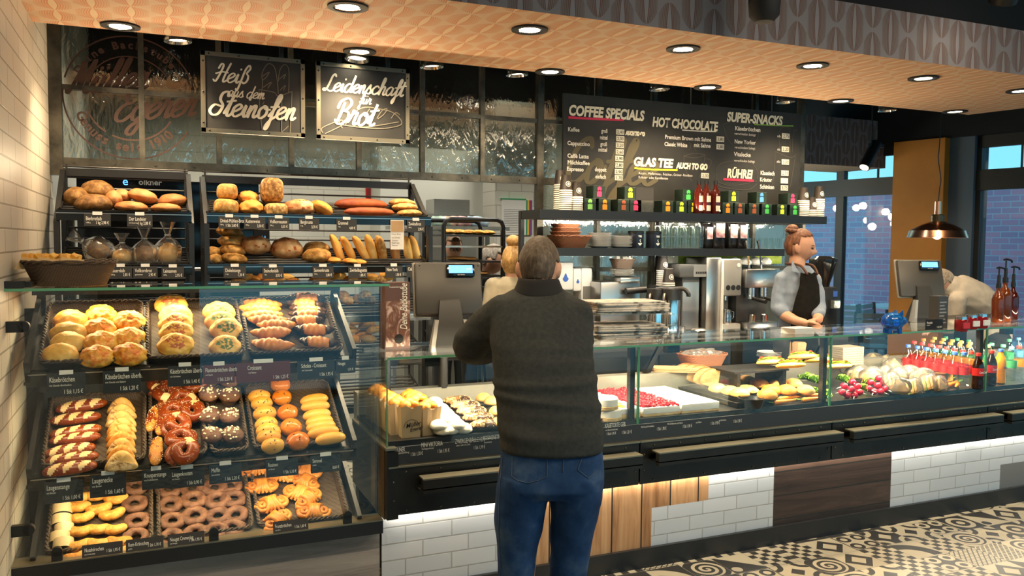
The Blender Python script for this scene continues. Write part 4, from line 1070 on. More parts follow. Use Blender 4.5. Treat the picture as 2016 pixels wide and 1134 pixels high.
# ================================================================== bread racks
RF, RB = 4.45, 4.86
def rack(label, pxl, pxr, zrows, zt):
    xl, xr_ = on_y(pxl, 500, RF).x, on_y(pxr, 500, RF).x
    t = thing('bread_rack', label, 'bread rack', ((xl + xr_) / 2, 4.65, 0), group='black steel bread racks')
    B = Vector((-(xl + xr_) / 2, -4.65, 0))
    def bb(mb, n, m, sm=False): return shift(mb, B).build(n, m, t, sm)
    for xx in (xl, xr_):
        mb = MB(); mb.box(xx - 0.012, xx + 0.012, RF, RF + 0.045, 0, 1.70); mb.box(xx - 0.012, xx + 0.012, RB - 0.045, RB, 0, zt)
        mb.prism([(xx - 0.012, RF, 1.70), (xx - 0.012, RF + 0.045, 1.70), (xx - 0.012, RB, zt), (xx - 0.012, RB - 0.05, zt)], (0.024, 0, 0))
        bb(mb, 'side_frame', BLACK)
    bb(MB().box(xl, xr_, RB - 0.03, RB, zt - 0.03, zt + 0.01), 'top_beam', BLACK)
    for zz in zrows:
        mb = MB()
        for k in range(8):
            f = k / 7; mb.cyl((xl, RF + 0.03 + f * 0.33, zz + f * 0.08), (xr_, RF + 0.03 + f * 0.33, zz + f * 0.08), 0.006, n=8)
        for k in range(3): mb.cyl((xl, RB - 0.02, zz + 0.13 + 0.055 * k), (xr_, RB - 0.02, zz + 0.13 + 0.055 * k), 0.005, n=8)
        for xx in (xl + 0.015, xr_ - 0.015): mb.tube([(xx, RF + 0.02, zz + 0.012), (xx, RB - 0.03, zz + 0.10), (xx, RB - 0.02, zz + 0.25)], 0.005, 6)
        bb(mb, 'slat_shelf', BLACK, True)
        bb(MB().box(xl, xr_, RF - 0.006, RF + 0.012, zz - 0.045, zz + 0.004), 'price_rail', BLACKGLOSS)
        bb(MB().box(xl, xr_, RF - 0.0075, RF - 0.006, zz - 0.012, zz - 0.008), 'rail_trim', STEEL)
    return t, xl, xr_
Z1 = on_y(600, 424, RF).z; Z2 = on_y(600, 521, RF).z; Z3 = Z2 - 0.27; Z4 = Z2 - 0.52; Z5 = Z2 - 0.77
rack('black slatted bread rack against the tiled side wall', 112, 378, [Z1, Z2, Z3], 1.97)
rack('wide black slatted bread rack with sloping top behind the bakery case', 408, 848, [Z1, Z2, Z3, Z4, Z5], 1.96)
def sz(zz, y): return zz + max(0, (y - RF - 0.03)) / 0.33 * 0.08 + 0.006
def flour(name, a, b, c, sc=9): return speck(name, [(0.28, a), (0.5, b), (0.72, c)], sc, 0.7, 0.5, 40, gam=1.35)
BR_DARK = flour('seeded_brown_crust', (0.15, 0.075, 0.022), (0.30, 0.17, 0.06), (0.46, 0.30, 0.12), 45)
BR_OVAL = flour('brown_loaf_crust', (0.30, 0.11, 0.03), (0.46, 0.22, 0.08), (0.62, 0.40, 0.2), 7)
BR_GOLD = flour('golden_loaf_crust', (0.45, 0.17, 0.03), (0.66, 0.33, 0.08), (0.78, 0.5, 0.17), 8)
BR_GRAIN = flour('grain_covered_crust', (0.14, 0.06, 0.02), (0.42, 0.25, 0.09), (0.74, 0.58, 0.3), 60)
BR_RUST = flour('floured_rustic_crust', (0.26, 0.08, 0.025), (0.55, 0.34, 0.17), (0.78, 0.66, 0.46), 10)
BR_RED = flour('glossy_red_brown_crust', (0.20, 0.045, 0.008), (0.36, 0.10, 0.018), (0.48, 0.17, 0.035), 6)
BR_SEED = flour('seeded_roll_crust', (0.36, 0.18, 0.05), (0.58, 0.36, 0.13), (0.78, 0.6, 0.3), 45)
BR_BAG = flour('baguette_crust', (0.60, 0.28, 0.05), (0.80, 0.52, 0.17), (0.86, 0.70, 0.36), 5)
BCRUMB = flour('bread_crumb', (0.5, 0.3, 0.13), (0.66, 0.44, 0.22), (0.75, 0.55, 0.3), 40)
def cracks(b, mi, sc, thr):
    b.matfn(lambda c, n: mi if (n.z > -0.2 and abs(fbm(c, sc)) < thr) else 0); return b
def loafm(rx, ry, rz, seed, amp=0.06, flat=0.6, sc=2.0, crack=None, box=False):
    def fn(p):
        if box: p = Vector((math.copysign(abs(p.x) ** 0.55, p.x), math.copysign(abs(p.y) ** 0.6, p.y), math.copysign(abs(p.z) ** 0.6, p.z)))
        return p
    b = blob(rx, ry, rz, amp, sc, seed, flat, 36, 22, fn)
    if crack: cracks(b, 1, crack[0], crack[1])
    return b
def loaf(name, px_, py_, w, h, shelf, mats, seed, label, group, cat='bread', y=None, depth=0.09, rz=0, lean=0.0, crack=None, box=False, amp=0.06, kind='loaf'):
    """a loaf whose picture extent is w x h pixels, standing on the rack shelf"""
    yy = y if y else 4.58
    p = on_y(px_, py_, yy); rx = px2m(w / 2, p); rz_ = px2m(h / 2, p)
    b = loafm(rx, depth, rz_, seed, amp, 0.75, 2.0, crack, box) if kind == 'loaf' else stick(rx * 2, rz_, 0, 0.42, 0.95, 30, 18, 0.03, seed)
    o = b.build(name, mats, None, True, 0)
    o.matrix_world = Matrix.Translation(p) @ Matrix.Rotation(rz, 4, 'Y') @ Matrix.Rotation(lean, 4, 'X')
    return tag(o, label, cat, group)
g = 'loaves on the left rack'
loaf('bread_loaf', 152, 391, 50, 46, Z1, BR_DARK, 1, 'coarse dark brown loaf at the left end of the top shelf', g, y=4.66)
loaf('bread_loaf', 193, 378, 64, 46, Z1, BR_DARK, 2, 'large coarse brown loaf topmost behind the others', g, y=4.70, rz=0.1)
loaf('bread_loaf', 186, 403, 72, 42, Z1, BR_DARK, 3, 'large coarse brown loaf at the front edge of the top shelf', g, y=4.55)
loaf('bread_loaf', 224, 394, 32, 40, Z1, BR_OVAL, 4, 'pale floured brown loaf end beside the coarse loaves', g, y=4.60)
loaf('bread_loaf', 240, 388, 36, 32, Z1, BR_OVAL, 5, 'small brown loaf half hidden behind the floured one', g, y=4.70)
loaf('bread_loaf', 281, 388, 56, 32, Z1, BR_OVAL, 6, 'smooth oval brown loaf leaning in the middle rear', g, y=4.66, rz=0.25)
loaf('bread_loaf', 259, 409, 62, 26, Z1, BR_OVAL, 7, 'smooth oval brown loaf lying in the middle front', g, y=4.54, rz=0.05)
loaf('bread_loaf', 339, 397, 54, 32, Z1, BR_OVAL, 8, 'smooth oval brown loaf at the right end, behind', g, y=4.66, rz=-0.1)
loaf('bread_loaf', 327, 411, 56, 22, Z1, BR_OVAL, 9, 'smooth oval brown loaf at the right end, in front', g, y=4.54)
g = 'loaves on the upper right rack shelf'
loaf('bread_loaf', 447, 379, 38, 34, Z1, BR_SEED, 11, 'upright yellow brown tin loaf standing on another', g, y=4.62, box=True)
loaf('bread_loaf', 445, 409, 46, 34, Z1, BR_SEED, 12, 'yellow brown tin loaf under the upright one', g, y=4.56, box=True, rz=0.1)
loaf('bread_loaf', 489, 391, 40, 30, Z1, BR_GOLD, 13, 'shiny golden brioche loaf behind its twin', g, y=4.66, amp=0.14)
loaf('bread_loaf', 494, 410, 46, 34, Z1, BR_GOLD, 14, 'shiny golden brioche loaf at the shelf front', g, y=4.55, amp=0.14)
loaf('bread_loaf', 535, 377, 42, 54, Z1, BR_GRAIN, 15, 'tall grain covered loaf standing on end', g, y=4.64, box=True)
loaf('bread_loaf', 543, 415, 42, 30, Z1, BR_GRAIN, 16, 'grain covered loaf lying under the tall one', g, y=4.55, box=True)
loaf('bread_loaf', 589, 411, 64, 38, Z1, [BR_RUST, BR_RED], 17, 'cracked floury rustic loaf in the middle', g, y=4.58, crack=(24, 0.05))
loaf('bread_loaf', 633, 412, 48, 30, Z1, BR_GOLD, 18, 'smooth golden brown loaf pointing forward', g, y=4.58, rz=0.55)
loaf('bread_loaf', 711, 404, 104, 28, Z1, BR_RED, 19, 'long glossy red brown loaf at the rear', g, y=4.66, kind='stick')
loaf('bread_loaf', 727, 419, 100, 23, Z1, BR_RED, 20, 'long glossy red brown loaf in front', g, y=4.54, kind='stick')
for k, (a, b_, yy) in enumerate([(791, 400, 4.68), (797, 409, 4.61), (806, 421, 4.55)]):
    loaf('bread_loaf', a, b_, 52 - 2 * k, 18, Z1, [BR_SEED, BR_OVAL], 21 + k, 'short wide loaf at the right shelf end, %s' % ('rear', 'middle', 'front')[k], g, y=yy, crack=(18, 0.15))
g = 'loaves on the middle right rack shelf'
for k, (a, b_, yy) in enumerate([(452, 457, 4.70), (462, 471, 4.72), (454, 477, 4.66), (458, 494, 4.62), (461, 510, 4.56), (420, 498, 4.66), (424, 512, 4.6)]):
    loaf('seeded_roll', a, b_, 50 if a > 430 else 30, 26, Z2, BR_SEED, 31 + k, 'seeded roll at the left shelf end, %s down the pile' % ordn[k], 'seeded rolls on the rack', y=yy, rz=0.12)
loaf('bread_loaf', 504, 485, 58, 42, Z2, [BR_RUST, BR_RED], 41, 'round crackled floury loaf leaning left of its twin', g, y=4.60, crack=(20, 0.06), depth=0.06)
loaf('bread_loaf', 564, 492, 63, 50, Z2, [BR_RUST, BR_RED], 42, 'round crackled floury loaf, the larger one', g, y=4.60, crack=(18, 0.06), depth=0.06)
loaf('bread_loaf', 623, 489, 50, 28, Z2, BR_SEED, 43, 'seeded brown loaf behind the front one', g, y=4.68)
loaf('bread_loaf', 624, 505, 57, 34, Z2, BR_SEED, 44, 'seeded brown loaf at the shelf front', g, y=4.56)
for k, (a, b_, L, w, ang, m) in enumerate([(663, 492, 66, 22, 1.2, BR_BAG), (684, 491, 56, 22, 1.1, BR_BAG), (711, 494, 66, 22, 1.05, BR_BAG), (729, 492, 62, 24, 1.3, BR_BAG), (748, 492, 58, 26, 1.35, BR_SEED), (776, 497, 62, 24, 1.45, BR_OVAL), (801, 493, 58, 24, 1.4, BR_BAG), (815, 492, 58, 22, 1.3, BR_BAG)]):
    loaf('baguette', a, b_, L, w, Z2, m, 50 + k, 'short baguette leaning upright, %s in the row on the middle shelf' % ordn[k], 'baguettes on the rack', y=4.62, rz=ang, lean=0.0, kind='stick')
for k, (a, b_) in enumerate([(657, 513), (688, 515), (706, 517)]):
    loaf('bread_roll', a, b_, 28, 14, Z2, BR_GOLD, 60 + k, 'small golden roll at the feet of the baguettes, %s along' % ordn[k], 'rolls under the baguettes', 'bread roll', y=4.52)
# rolls on the lower shelves seen above and through the glass
def rollrow(pts, z, y, mats, w, h, label, group, seed, name='bread_roll', kind='loaf', rzr=0.3):
    for k, (a, b_) in enumerate(pts):
        loaf(name, a, b_, w, h, z, rnd.choice(mats), seed + k, label + ', %s along' % ordn[k], group, 'bread roll', y=y + rnd.uniform(-0.03, 0.03), rz=rnd.uniform(-rzr, rzr), depth=px2m(h / 2, on_y(a, b_, y)), kind=kind)
rollrow([(470, 556), (482, 546), (500, 552), (519, 548), (530, 558), (548, 556), (565, 548), (575, 557)], Z3, 4.56, [BR_SEED, BR_BAG, BR_GOLD], 32, 20, 'roll behind the case top beneath the loaves', 'rolls on the third rack shelf', 70)
rollrow([(622, 553), (637, 551), (655, 558), (667, 545), (676, 556), (690, 552), (703, 547), (716, 556), (733, 548), (748, 553), (760, 545)], Z3, 4.56, [BR_BAG, BR_GRAIN, BR_GOLD, MILK], 30, 20, 'golden roll above the case corner', 'rolls on the third rack shelf', 90)
rollrow([(660, 588), (675, 583), (683, 592), (706, 590), (718, 583), (728, 592)], Z4, 4.56, [BR_GRAIN, BR_GRAIN, BR_SEED], 27, 22, 'grain roll seen through the case glass', 'grain rolls on the fourth shelf', 110)
rollrow([(690, 650), (704, 633), (716, 657), (722, 640), (736, 650), (725, 668), (700, 668)], Z5, 4.56, [MILK, BR_BAG], 34, 18, 'pale long roll seen through the case corner', 'pale rolls on the lowest rack shelf', 120)
# price cards on the racks
def rackcard(px_, py_, pxr, title, sub, price, which):
    a, b = on_y(px_, py_, RF - 0.012), on_y(pxr, py_, RF - 0.012)
    card(Matrix.Translation((a.x, RF - 0.014, a.z)) @ Matrix.Rotation(math.radians(-6), 4, 'X'), b.x - a.x, px2m(24, a), title, sub, price, 'black price card reading %s on the %s' % (title.upper(), which), 'price cards on the bread racks', None, True, 0.026)
L1, L2, R1, R2 = 'left rack, top shelf', 'left rack, second shelf', 'wide rack, top shelf', 'wide rack, second shelf'
for a in [(165, 421, 218, 'Bierbrotlaib', '1000 g', '1 kg 2,98 €', L1), (250, 422, 300, 'Der Landeier', 'mit Sauerteig', '1 kg 2,88 €', L1), (215, 524, 260, 'Bauernlaib', '500 g', '2,85 €', L2), (262, 524, 310, 'Vollkornbrot', 'geschnitten', '2,90 €', L2), (318, 525, 362, 'Leinsamen', '500 g', '2,95 €', L2),
          (430, 426, 472, 'Dinkel-Mühlen-Brot', '500 g', '1 Stk 3,60 €', R1), (480, 427, 522, 'Kastenweiss', '500 g', '2,50 €', R1), (528, 428, 569, 'Vollkornsaaten', '750 g', '3,35 €', R1), (588, 429, 628, 'Bergkruste', '1 kg', '3,70 €', R1), (662, 431, 702, 'Grammel', '1 kg', '4,40 €', R1), (801, 433, 836, 'Zwiebelbrot', '500 g', '2,95 €', R1),
          (440, 524, 484, 'Dinkelstange', '1 Stk', '1,20 €', R2), (516, 525, 558, 'Steinofenlaib', '1 kg', '3,95 €', R2), (615, 524, 656, 'Sonnenkruste', '500 g', '2,80 €', R2), (685, 524, 722, 'Zwirbelbaguette', '', '1,85 €', R2), (758, 523, 792, 'New York', '', '1,50 €', R2), (800, 522, 834, 'Ciabatta', '', '1,60 €', R2)]: rackcard(*a)
p = on_y(769, 433, RF - 0.02)
t = thing('paper_flyer', 'white paper flyer with a bread picture clipped to the wide rack', 'flyer', p)
w_ = px2m(27, p); h_ = px2m(58, p)
MB().box(0, w_, 0, 0.001, -h_, 0).build('sheet', WHITE, t, False)
MB().box(0.003, w_ - 0.003, -0.001, 0, -h_ * 0.4, -0.004).build('picture', KRAFT, t, False)
merge([text(s_, Matrix.Translation((0.006, -0.002, -h_ * k)) @ FACE, 0.011, BLACKM, depth=0) for s_, k in (('Unser Brot', 0.5), ('aus Dinkel', 0.62), ('Zutaten', 0.72), ('Mehl, Salz', 0.8), ('Wasser', 0.88))], 'lettering', t)
# plastic bagged sliced bread on the left rack
BAGP = bpy.data.materials.new('clear_plastic_bag'); BAGP.use_nodes = True; nt = BAGP.node_tree; nt.nodes.clear()
o_ = nt.nodes.new('ShaderNodeOutputMaterial'); mxs = nt.nodes.new('ShaderNodeMixShader'); tr = nt.nodes.new('ShaderNodeBsdfTransparent'); gl = nt.nodes.new('ShaderNodeBsdfGlossy'); gl.inputs['Roughness'].default_value = 0.18
lw = nt.nodes.new('ShaderNodeLayerWeight'); lw.inputs[0].default_value = 0.45; nt.links.new(lw.outputs['Fresnel'], mxs.inputs[0]); nt.links.new(tr.outputs[0], mxs.inputs[1]); nt.links.new(gl.outputs[0], mxs.inputs[2]); nt.links.new(mxs.outputs[0], o_.inputs[0])
tr.inputs[0].default_value = (0.95, 0.94, 0.92, 1)
df = nt.nodes.new('ShaderNodeBsdfDiffuse'); df.inputs[0].default_value = (0.85, 0.84, 0.82, 1); m2 = nt.nodes.new('ShaderNodeMixShader'); m2.inputs[0].default_value = 0.08
nt.links.new(mxs.outputs[0], m2.inputs[1]); nt.links.new(df.outputs[0], m2.inputs[2]); nt.links.new(m2.outputs[0], o_.inputs[0]); lw.inputs[0].default_value = 0.25
def bagged(px_, pyb, w, h, label, dark, rz=0, lay=False):
    y_ = 4.58; p = on_y(px_, pyb, y_); W_ = px2m(w, p) / 2; H_ = px2m(h, p)
    t = thing('bagged_bread', label, 'bread', p, 0, 'bagged sliced breads', rot=(0, rz, 0))
    lb = blob(W_ * 0.85, 0.06, H_ * 0.26, 0.03, 2, 3, 0.9); bmesh.ops.translate(lb.bm, vec=(0, 0, H_ * 0.26), verts=lb.bm.verts)
    lb.build('sliced_loaf', BR_DARK if dark else PALE, t, True, 0)
    mb = MB(); rings = []
    for z_, sx_, sy_ in ((0, 0.85, 0.065), (0.02, 1.0, 0.075), (H_ * 0.42, 1.02, 0.075), (H_ * 0.55, 0.7, 0.05), (H_ * 0.66, 0.22, 0.02), (H_ * 0.72, 0.2, 0.02), (H_ * 0.86, 0.42, 0.04), (H_, 0.6, 0.05)):
        rings.append([(math.cos(a) * W_ * sx_ * (1 + 0.12 * n3((a * 3, z_ * 40, px_))), math.sin(a) * sy_ * (1 + 0.25 * n3((a * 4, z_ * 50, 3 + px_))), z_) for a in [2 * PI * k / 40 for k in range(40)]])
    mb.loft(rings, cap=False); mb.build('plastic_bag', BAGP, t, True, 0)
    MB().cyl((0, 0, H_ * 0.68), (0, 0, H_ * 0.71), W_ * 0.24, n=12).build('twist_tie', WHITEP, t)
bagged(215, 505, 50, 80, 'sliced dark bread in a clear bag tipped over towards the basket', True, -1.0)
bagged(241, 521, 46, 62, 'sliced pale bread in a clear bag, shortest of the upright bags', False)
bagged(285, 521, 46, 74, 'sliced bread with dark base in a clear bag, middle upright', True)
bagged(331, 521, 50, 84, 'sliced bread in a tall bright clear bag beside the rack post', False)
# sample basket on the case top
def basket(name, label, p, L, D, H, m, cat='basket', group=None, flare=0.8, rz=0, open_weave=False):
    t = thing(name, label, cat, p, rz, group)
    def ring(sx, z, k=40):
        out = []
        for i in range(k):
            a = 2 * PI * i / k; c, s = math.cos(a), math.sin(a)
            out.append((math.copysign(abs(c) ** 0.6, c) * L / 2 * sx, math.copysign(abs(s) ** 0.6, s) * D / 2 * sx, z))
        return out
    mb = MB(); mb.loft([ring(flare, 0), ring((flare + 1) / 2, H * 0.5), ring(1, H), ring(0.95, H), ring(flare * 0.94, 0.012)])
    mb.build('woven_body', m, t, True, 50)
    rim = MB(); P = [Vector(q_) for q_ in ring(0.985, H, 80)]
    for ph in (0, PI):
        rim.tube([q_ + Vector((0, 0, math.sin(i * 0.8 + ph) * H * 0.05)) + q_.normalized() * math.cos(i * 0.8 + ph) * H * 0.05 for i, q_ in enumerate(P)], H * 0.05, 5, closed=True)
    rim.build('braided_rim', m, t, True, 0)
    return t
bl = on_y(22, 518, 3.60); br = on_y(228, 518, 3.60)
basket('wicker_basket', 'flared dark wicker basket of bread samples on the case top', ((bl.x + br.x) / 2 + 0.02, 3.62, 1.4395), br.x - bl.x - 0.03, 0.30, bl.z - 1.435, WICKD, flare=0.76)
WOODL = speck('pale_wood', [(0.3, (0.60, 0.40, 0.18)), (0.7, (0.72, 0.52, 0.27))], 10, 0.6, 0.1, 30)
for k, px_ in enumerate((57, 86, 127)):
    p = on_y(px_, 514, 3.6)
    t = thing('sample_boat', 'pale wooden sample boat with bread cubes, %s in the basket' % ordn[k], 'sample dish', (p.x, 3.6, p.z - 0.03), 0.2 * k, 'sample boats in the basket')
    mb = MB(); mb.prism([(-0.045, -0.03, 0), (0.045, -0.03, 0), (0.06, -0.035, 0.035), (-0.02, -0.035, 0.045)], (0, 0.06, 0)); mb.build('boat', WOODL, t, False)
    for j in range(4): MB().box(-0.012, 0.012, -0.012, 0.012, -0.01, 0.014, Matrix.Translation((-0.01 + 0.02 * j, -0.01 + 0.012 * (j % 2), 0.045)) @ rotm(j, j * 2, j), 0, 0.003).build('bread_cube', CHEESEP, t)
for k, (px_, py_) in enumerate([(72, 536), (107, 538), (140, 535)]):
    pass
# ================================================================== drinks shelves and menu board
BY = 4.89
tl = on_y(1110, 183, BY); brr = on_y(1573, 398, BY)
menu = thing('menu_board', 'long black menu board with chalk lettering hanging over the drinks shelf', 'menu board', (0, 0, 0))
MB().box(tl.x, brr.x, BY, BY + 0.02, 1.86, tl.z).build('board', SIGNB, menu, False)
TY_ = BY - 0.004
HEADM = SIGNW; jobs = []
def T_(s, a, b, y, h, **k): jobs.append(ptext(s, a, b, y, h, TY_, CHALK, **k))
def Hd(s, a, b, y, h, rise=6): jobs.append(ptext(s, a, b, y, h, TY_, HEADM, shear=0.15, bold=0.004, rise=rise))
Hd('COFFEE SPECIALS', 1119, 1269, 226, 20); Hd('HOT CHOCOLATE', 1284, 1414, 248, 18); Hd('SUPER-SNACKS', 1431, 1541, 238, 18)
Hd('GLAS TEE', 1247, 1326, 326, 17, 4); Hd('AUCH TO GO', 1332, 1393, 331, 11, 2); Hd('RÜHREI', 1431, 1482, 349, 17, 2); Hd('AUCH TO GO', 1232, 1270, 265, 7, 2)
for s_, a, b, y_ in (('Kaffee', 1118, 1141, 258), ('groß', 1184, 1196, 261), ('mittel', 1181, 1196, 274), ('Cappuccino', 1117, 1161, 285), ('groß', 1182, 1195, 287), ('mittel', 1178, 1195, 298), ('Caffè Latte', 1117, 1159, 310), ('Milchkaffee', 1117, 1161, 323), ('Espresso', 1116, 1149, 336), ('doppelt', 1171, 1194, 337), ('einfach', 1172, 1193, 351),
                    ('Premium Brown mit Sahne', 1309, 1400, 273), ('Classic White', 1308, 1353, 287), ('mit Sahne', 1366, 1399, 289), ('Käsebrötchen', 1447, 1497, 256), ('New Yorker', 1446, 1488, 282), ('Vitalecke', 1445, 1478, 307), ('Klassisch', 1497, 1525, 344), ('Kräuter', 1496, 1520, 357), ('Schinken', 1496, 1524, 371)):
    T_(s_, a, b, y_, 8, bold=0.001, rise=1)
for s_, a, b, y_ in (('verschieden belegt', 1446, 1488, 265), ('verschieden belegt', 1446, 1487, 292), ('verschieden belegt', 1445, 1486, 318), ('Assam-, Pfefferminz-, Früchte-, Grüner- Rooibos-', 1257, 1364, 343), ('Kräuter- oder Kamillentee', 1257, 1315, 351), ('ab', 1530, 1537, 270), ('ab', 1530, 1536, 296), ('ab', 1529, 1536, 320)):
    T_(s_, a, b, y_, 5, rise=1)
merge(jobs, 'lettering', menu)
PRICE = plain('price_tile', (0.8, 0.78, 0.66), 0.5); pj = []
for px_, py_, s_ in [(1221, 260, '2,40'), (1221, 273, '2,00'), (1220, 286, '3,20'), (1220, 299, '2,60'), (1219, 312, '2,90'), (1219, 325, '2,80'), (1218, 338, '2,90'), (1218, 350, '1,70'), (1418, 274, '2,80'), (1418, 289, '2,80'), (1388, 346, '2,00'), (1547, 268, '2,75'), (1546, 294, '3,20'), (1546, 319, '3,30'), (1545, 341, '2,75'), (1544, 356, ''), (1544, 370, '3,75')]:
    p = on_y(px_, py_, TY_); w_ = px2m(9, p); h_ = px2m(5.2, p)
    MB().box(p.x - w_, p.x + w_, BY - 0.006, BY, p.z - h_, p.z + h_).build('price_tile', PRICE, menu, False)
    if s_: pj.append(text(s_, Matrix.Translation((p.x, BY - 0.008, p.z - h_ * 0.6)) @ FACE, h_ * 1.7, BLACKM, align='CENTER', depth=0))
merge(pj, 'price_figures', menu)
sketch([[(1119, 231), (1170, 234), (1228, 236)]], TY_, 0.0075, plain('pink_stroke', (0.62, 0.03, 0.10), 0.6), menu, 'pink_underline')
sketch([[(1424, 353), (1450, 354), (1484, 356)]], TY_, 0.0085, plain('pink_stroke_two', (0.62, 0.03, 0.10), 0.6), menu, 'pink_underline')
sketch([[(1343, 256), (1375, 258), (1410, 259)]], TY_, 0.004, CHALK, menu, 'white_underline')
sketch([[(1485, 245), (1525, 247), (1562, 248)]], TY_, 0.004, plain('green_stroke', (0.22, 0.45, 0.07), 0.6), menu, 'green_underline')
sketch([[(1249, 331), (1290, 334), (1334, 335)]], TY_, 0.006, plain('yellow_stroke', (0.75, 0.62, 0.03), 0.6), menu, 'yellow_underline')
COFM = plain('coffee_watermark', (0.12, 0.105, 0.065), 0.8)
o = script_at('Coffee', 1108, 1300, 357, BY - 0.002, COFM, 0.16, 0, menu); o.name = 'faded_lettering'
SKL = plain('faint_chalk', (0.11, 0.10, 0.08), 0.8)
sketch([[(1346, 308), (1350, 335), (1362, 356)], [(1388, 306), (1384, 330), (1376, 350)], [(1346, 307), (1366, 302), (1388, 305), (1368, 311), (1346, 307)], [(1388, 312), (1400, 316), (1396, 330), (1384, 334)], [(1357, 296), (1360, 286), (1356, 280)], [(1370, 297), (1366, 288), (1370, 280)],
        [(1424, 245), (1432, 272), (1448, 288), (1470, 292), (1490, 275), (1494, 250)], [(1424, 245), (1445, 238), (1480, 240), (1494, 250)], [(1410, 335), (1420, 322), (1450, 317), (1480, 322), (1492, 340), (1490, 352)], [(1410, 340), (1412, 356), (1420, 368), (1470, 374), (1490, 362)], [(1410, 356), (1440, 366), (1490, 356)],
        [(1526, 298), (1524, 340), (1520, 364)], [(1536, 300), (1534, 260), (1545, 250), (1554, 256), (1556, 300)], [(1560, 300), (1562, 262), (1570, 256)], [(1526, 298), (1556, 310), (1568, 304)], [(1566, 308), (1556, 368)]], BY - 0.003, 0.0018, SKL, menu)
for px_ in (1172, 1362, 1522):
    p = on_y(px_, 190, BY); mb = MB()
    for dx in (-0.02, 0.02): mb.cyl((p.x, BY + 0.01, tl.z), (p.x + dx, BY + 0.01, 3.4), 0.0022, n=6)
    mb.build('suspension_wire', STEEL, menu)
# shelves
SF = 4.60
zu = on_y(1300, 418, SF).z; zl = on_y(1300, 489, SF).z
xa, xb, xc = on_y(1063, 410, SF).x, on_y(1628, 428, SF).x, on_y(1545, 490, SF).x
shelf = thing('drinks_shelf', 'two tier black wall shelf carrying cups and tea boxes and glasses', 'shelf', (3.4, 4.75, 0))
B = Vector((-3.4, -4.75, 0))
shift(MB().box(xa, xb, SF, 4.92, zu - 0.055, zu), B).build('upper_board', BLACK, shelf, False)
shift(MB().box(xa + 0.06, xc, SF, 4.92, zl - 0.05, zl), B).build('lower_board', BLACK, shelf, False)
for xx in (xa + 0.01, 3.24, 4.48): shift(MB().box(xx - 0.012, xx + 0.012, 4.88, 4.92, 0.9, zu), B).build('bracket', BLACK, shelf, False)
for x in (2.85, 3.95):       # added unseen strips under the two boards, brightening the goods below
    lamp('shelf_fill', 'AREA', (x, SF + 0.02, zu - 0.057), 3.6, (1, 0.86, 0.64), (x, 4.80, zl + 0.05), sx=1.05, sy=0.012)
    lamp('shelf_fill', 'AREA', (x, SF + 0.02, zl - 0.052), 2.0, (1, 0.88, 0.68), (x, 4.66, 1.0), sx=1.05, sy=0.012)
def sp(px_, y_, z_): return Vector((on_y(px_, 450, y_).x, y_, z_))
# tea boxes
TEAK = plain('dark_green_card', (0.010, 0.022, 0.014), 0.45)
TC_ = {'pink': (0.65, 0.03, 0.12), 'lime': (0.45, 0.62, 0.03), 'green': (0.05, 0.42, 0.08), 'orange': (0.8, 0.25, 0.01), 'brown': (0.28, 0.07, 0.02), 'yellow': (0.75, 0.70, 0.02), 'blue': (0.06, 0.22, 0.65), 'leaf': (0.22, 0.55, 0.12)}
TCM = {k: plain('tea_label_' + k, v, 0.5) for k, v in TC_.items()}
_tcount = {}
def teabox(px_, c, row):
    w_, h_, d_ = 0.088, 0.082, 0.10; z_ = zu + (0.083 if row else 0.0005)
    _tcount[c] = _tcount.get(c, 0) + 1
    p = sp(px_, 4.69, z_)
    t = thing('tea_box', 'green tea box with %s label, %s row, %s from left of that colour' % (c, 'upper' if row else 'lower', ordn[_tcount[c] - 1]), 'tea box', p, 0, 'tea boxes')
    MB().box(-w_ / 2, w_ / 2, 0, d_, 0, h_, None, 0, 0.002).build('carton', TEAK, t, False)
    MB().box(-w_ / 2, w_ / 2, -0.001, 0, h_ * 0.62, h_ * 0.64).build('lid_seam', BLACKM, t, False)
    mb = MB(); mb.box(-0.017, 0.017, -0.002, 0, 0.012, 0.045); mb.cyl((0, -0.002, 0.062), (0, 0, 0.062), 0.015, n=16); mb.box(-0.006, 0.006, -0.002, 0, 0.045, 0.055); mb.build('figure_label', TCM[c], t, False)
for a, c in [(1161, 'leaf'), (1190, 'orange'), (1227, 'brown'), (1251, 'pink'), (1314, 'orange'), (1341, 'lime'), (1365, 'yellow'), (1432, 'orange'), (1456, 'brown'), (1484, 'brown'), (1509, 'green'), (1539, 'lime'), (1564, 'green')]: teabox(a, c, 0)
for a, c in [(1179, 'pink'), (1240, 'lime'), (1354, 'green'), (1443, 'yellow'), (1498, 'blue'), (1559, 'pink')]: teabox(a, c, 1)
p = sp(1268, 4.69, zu)
t = thing('plain_box', 'plain black carton between the lime and orange tea boxes', 'box', p); MB().box(-0.07, 0.07, 0, 0.1, 0.08, 0.165).build('carton', BLACKM, t, False); MB().box(-0.07, 0.07, 0, 0.1, 0, 0.08).build('sleeve', STEELB, t, False)
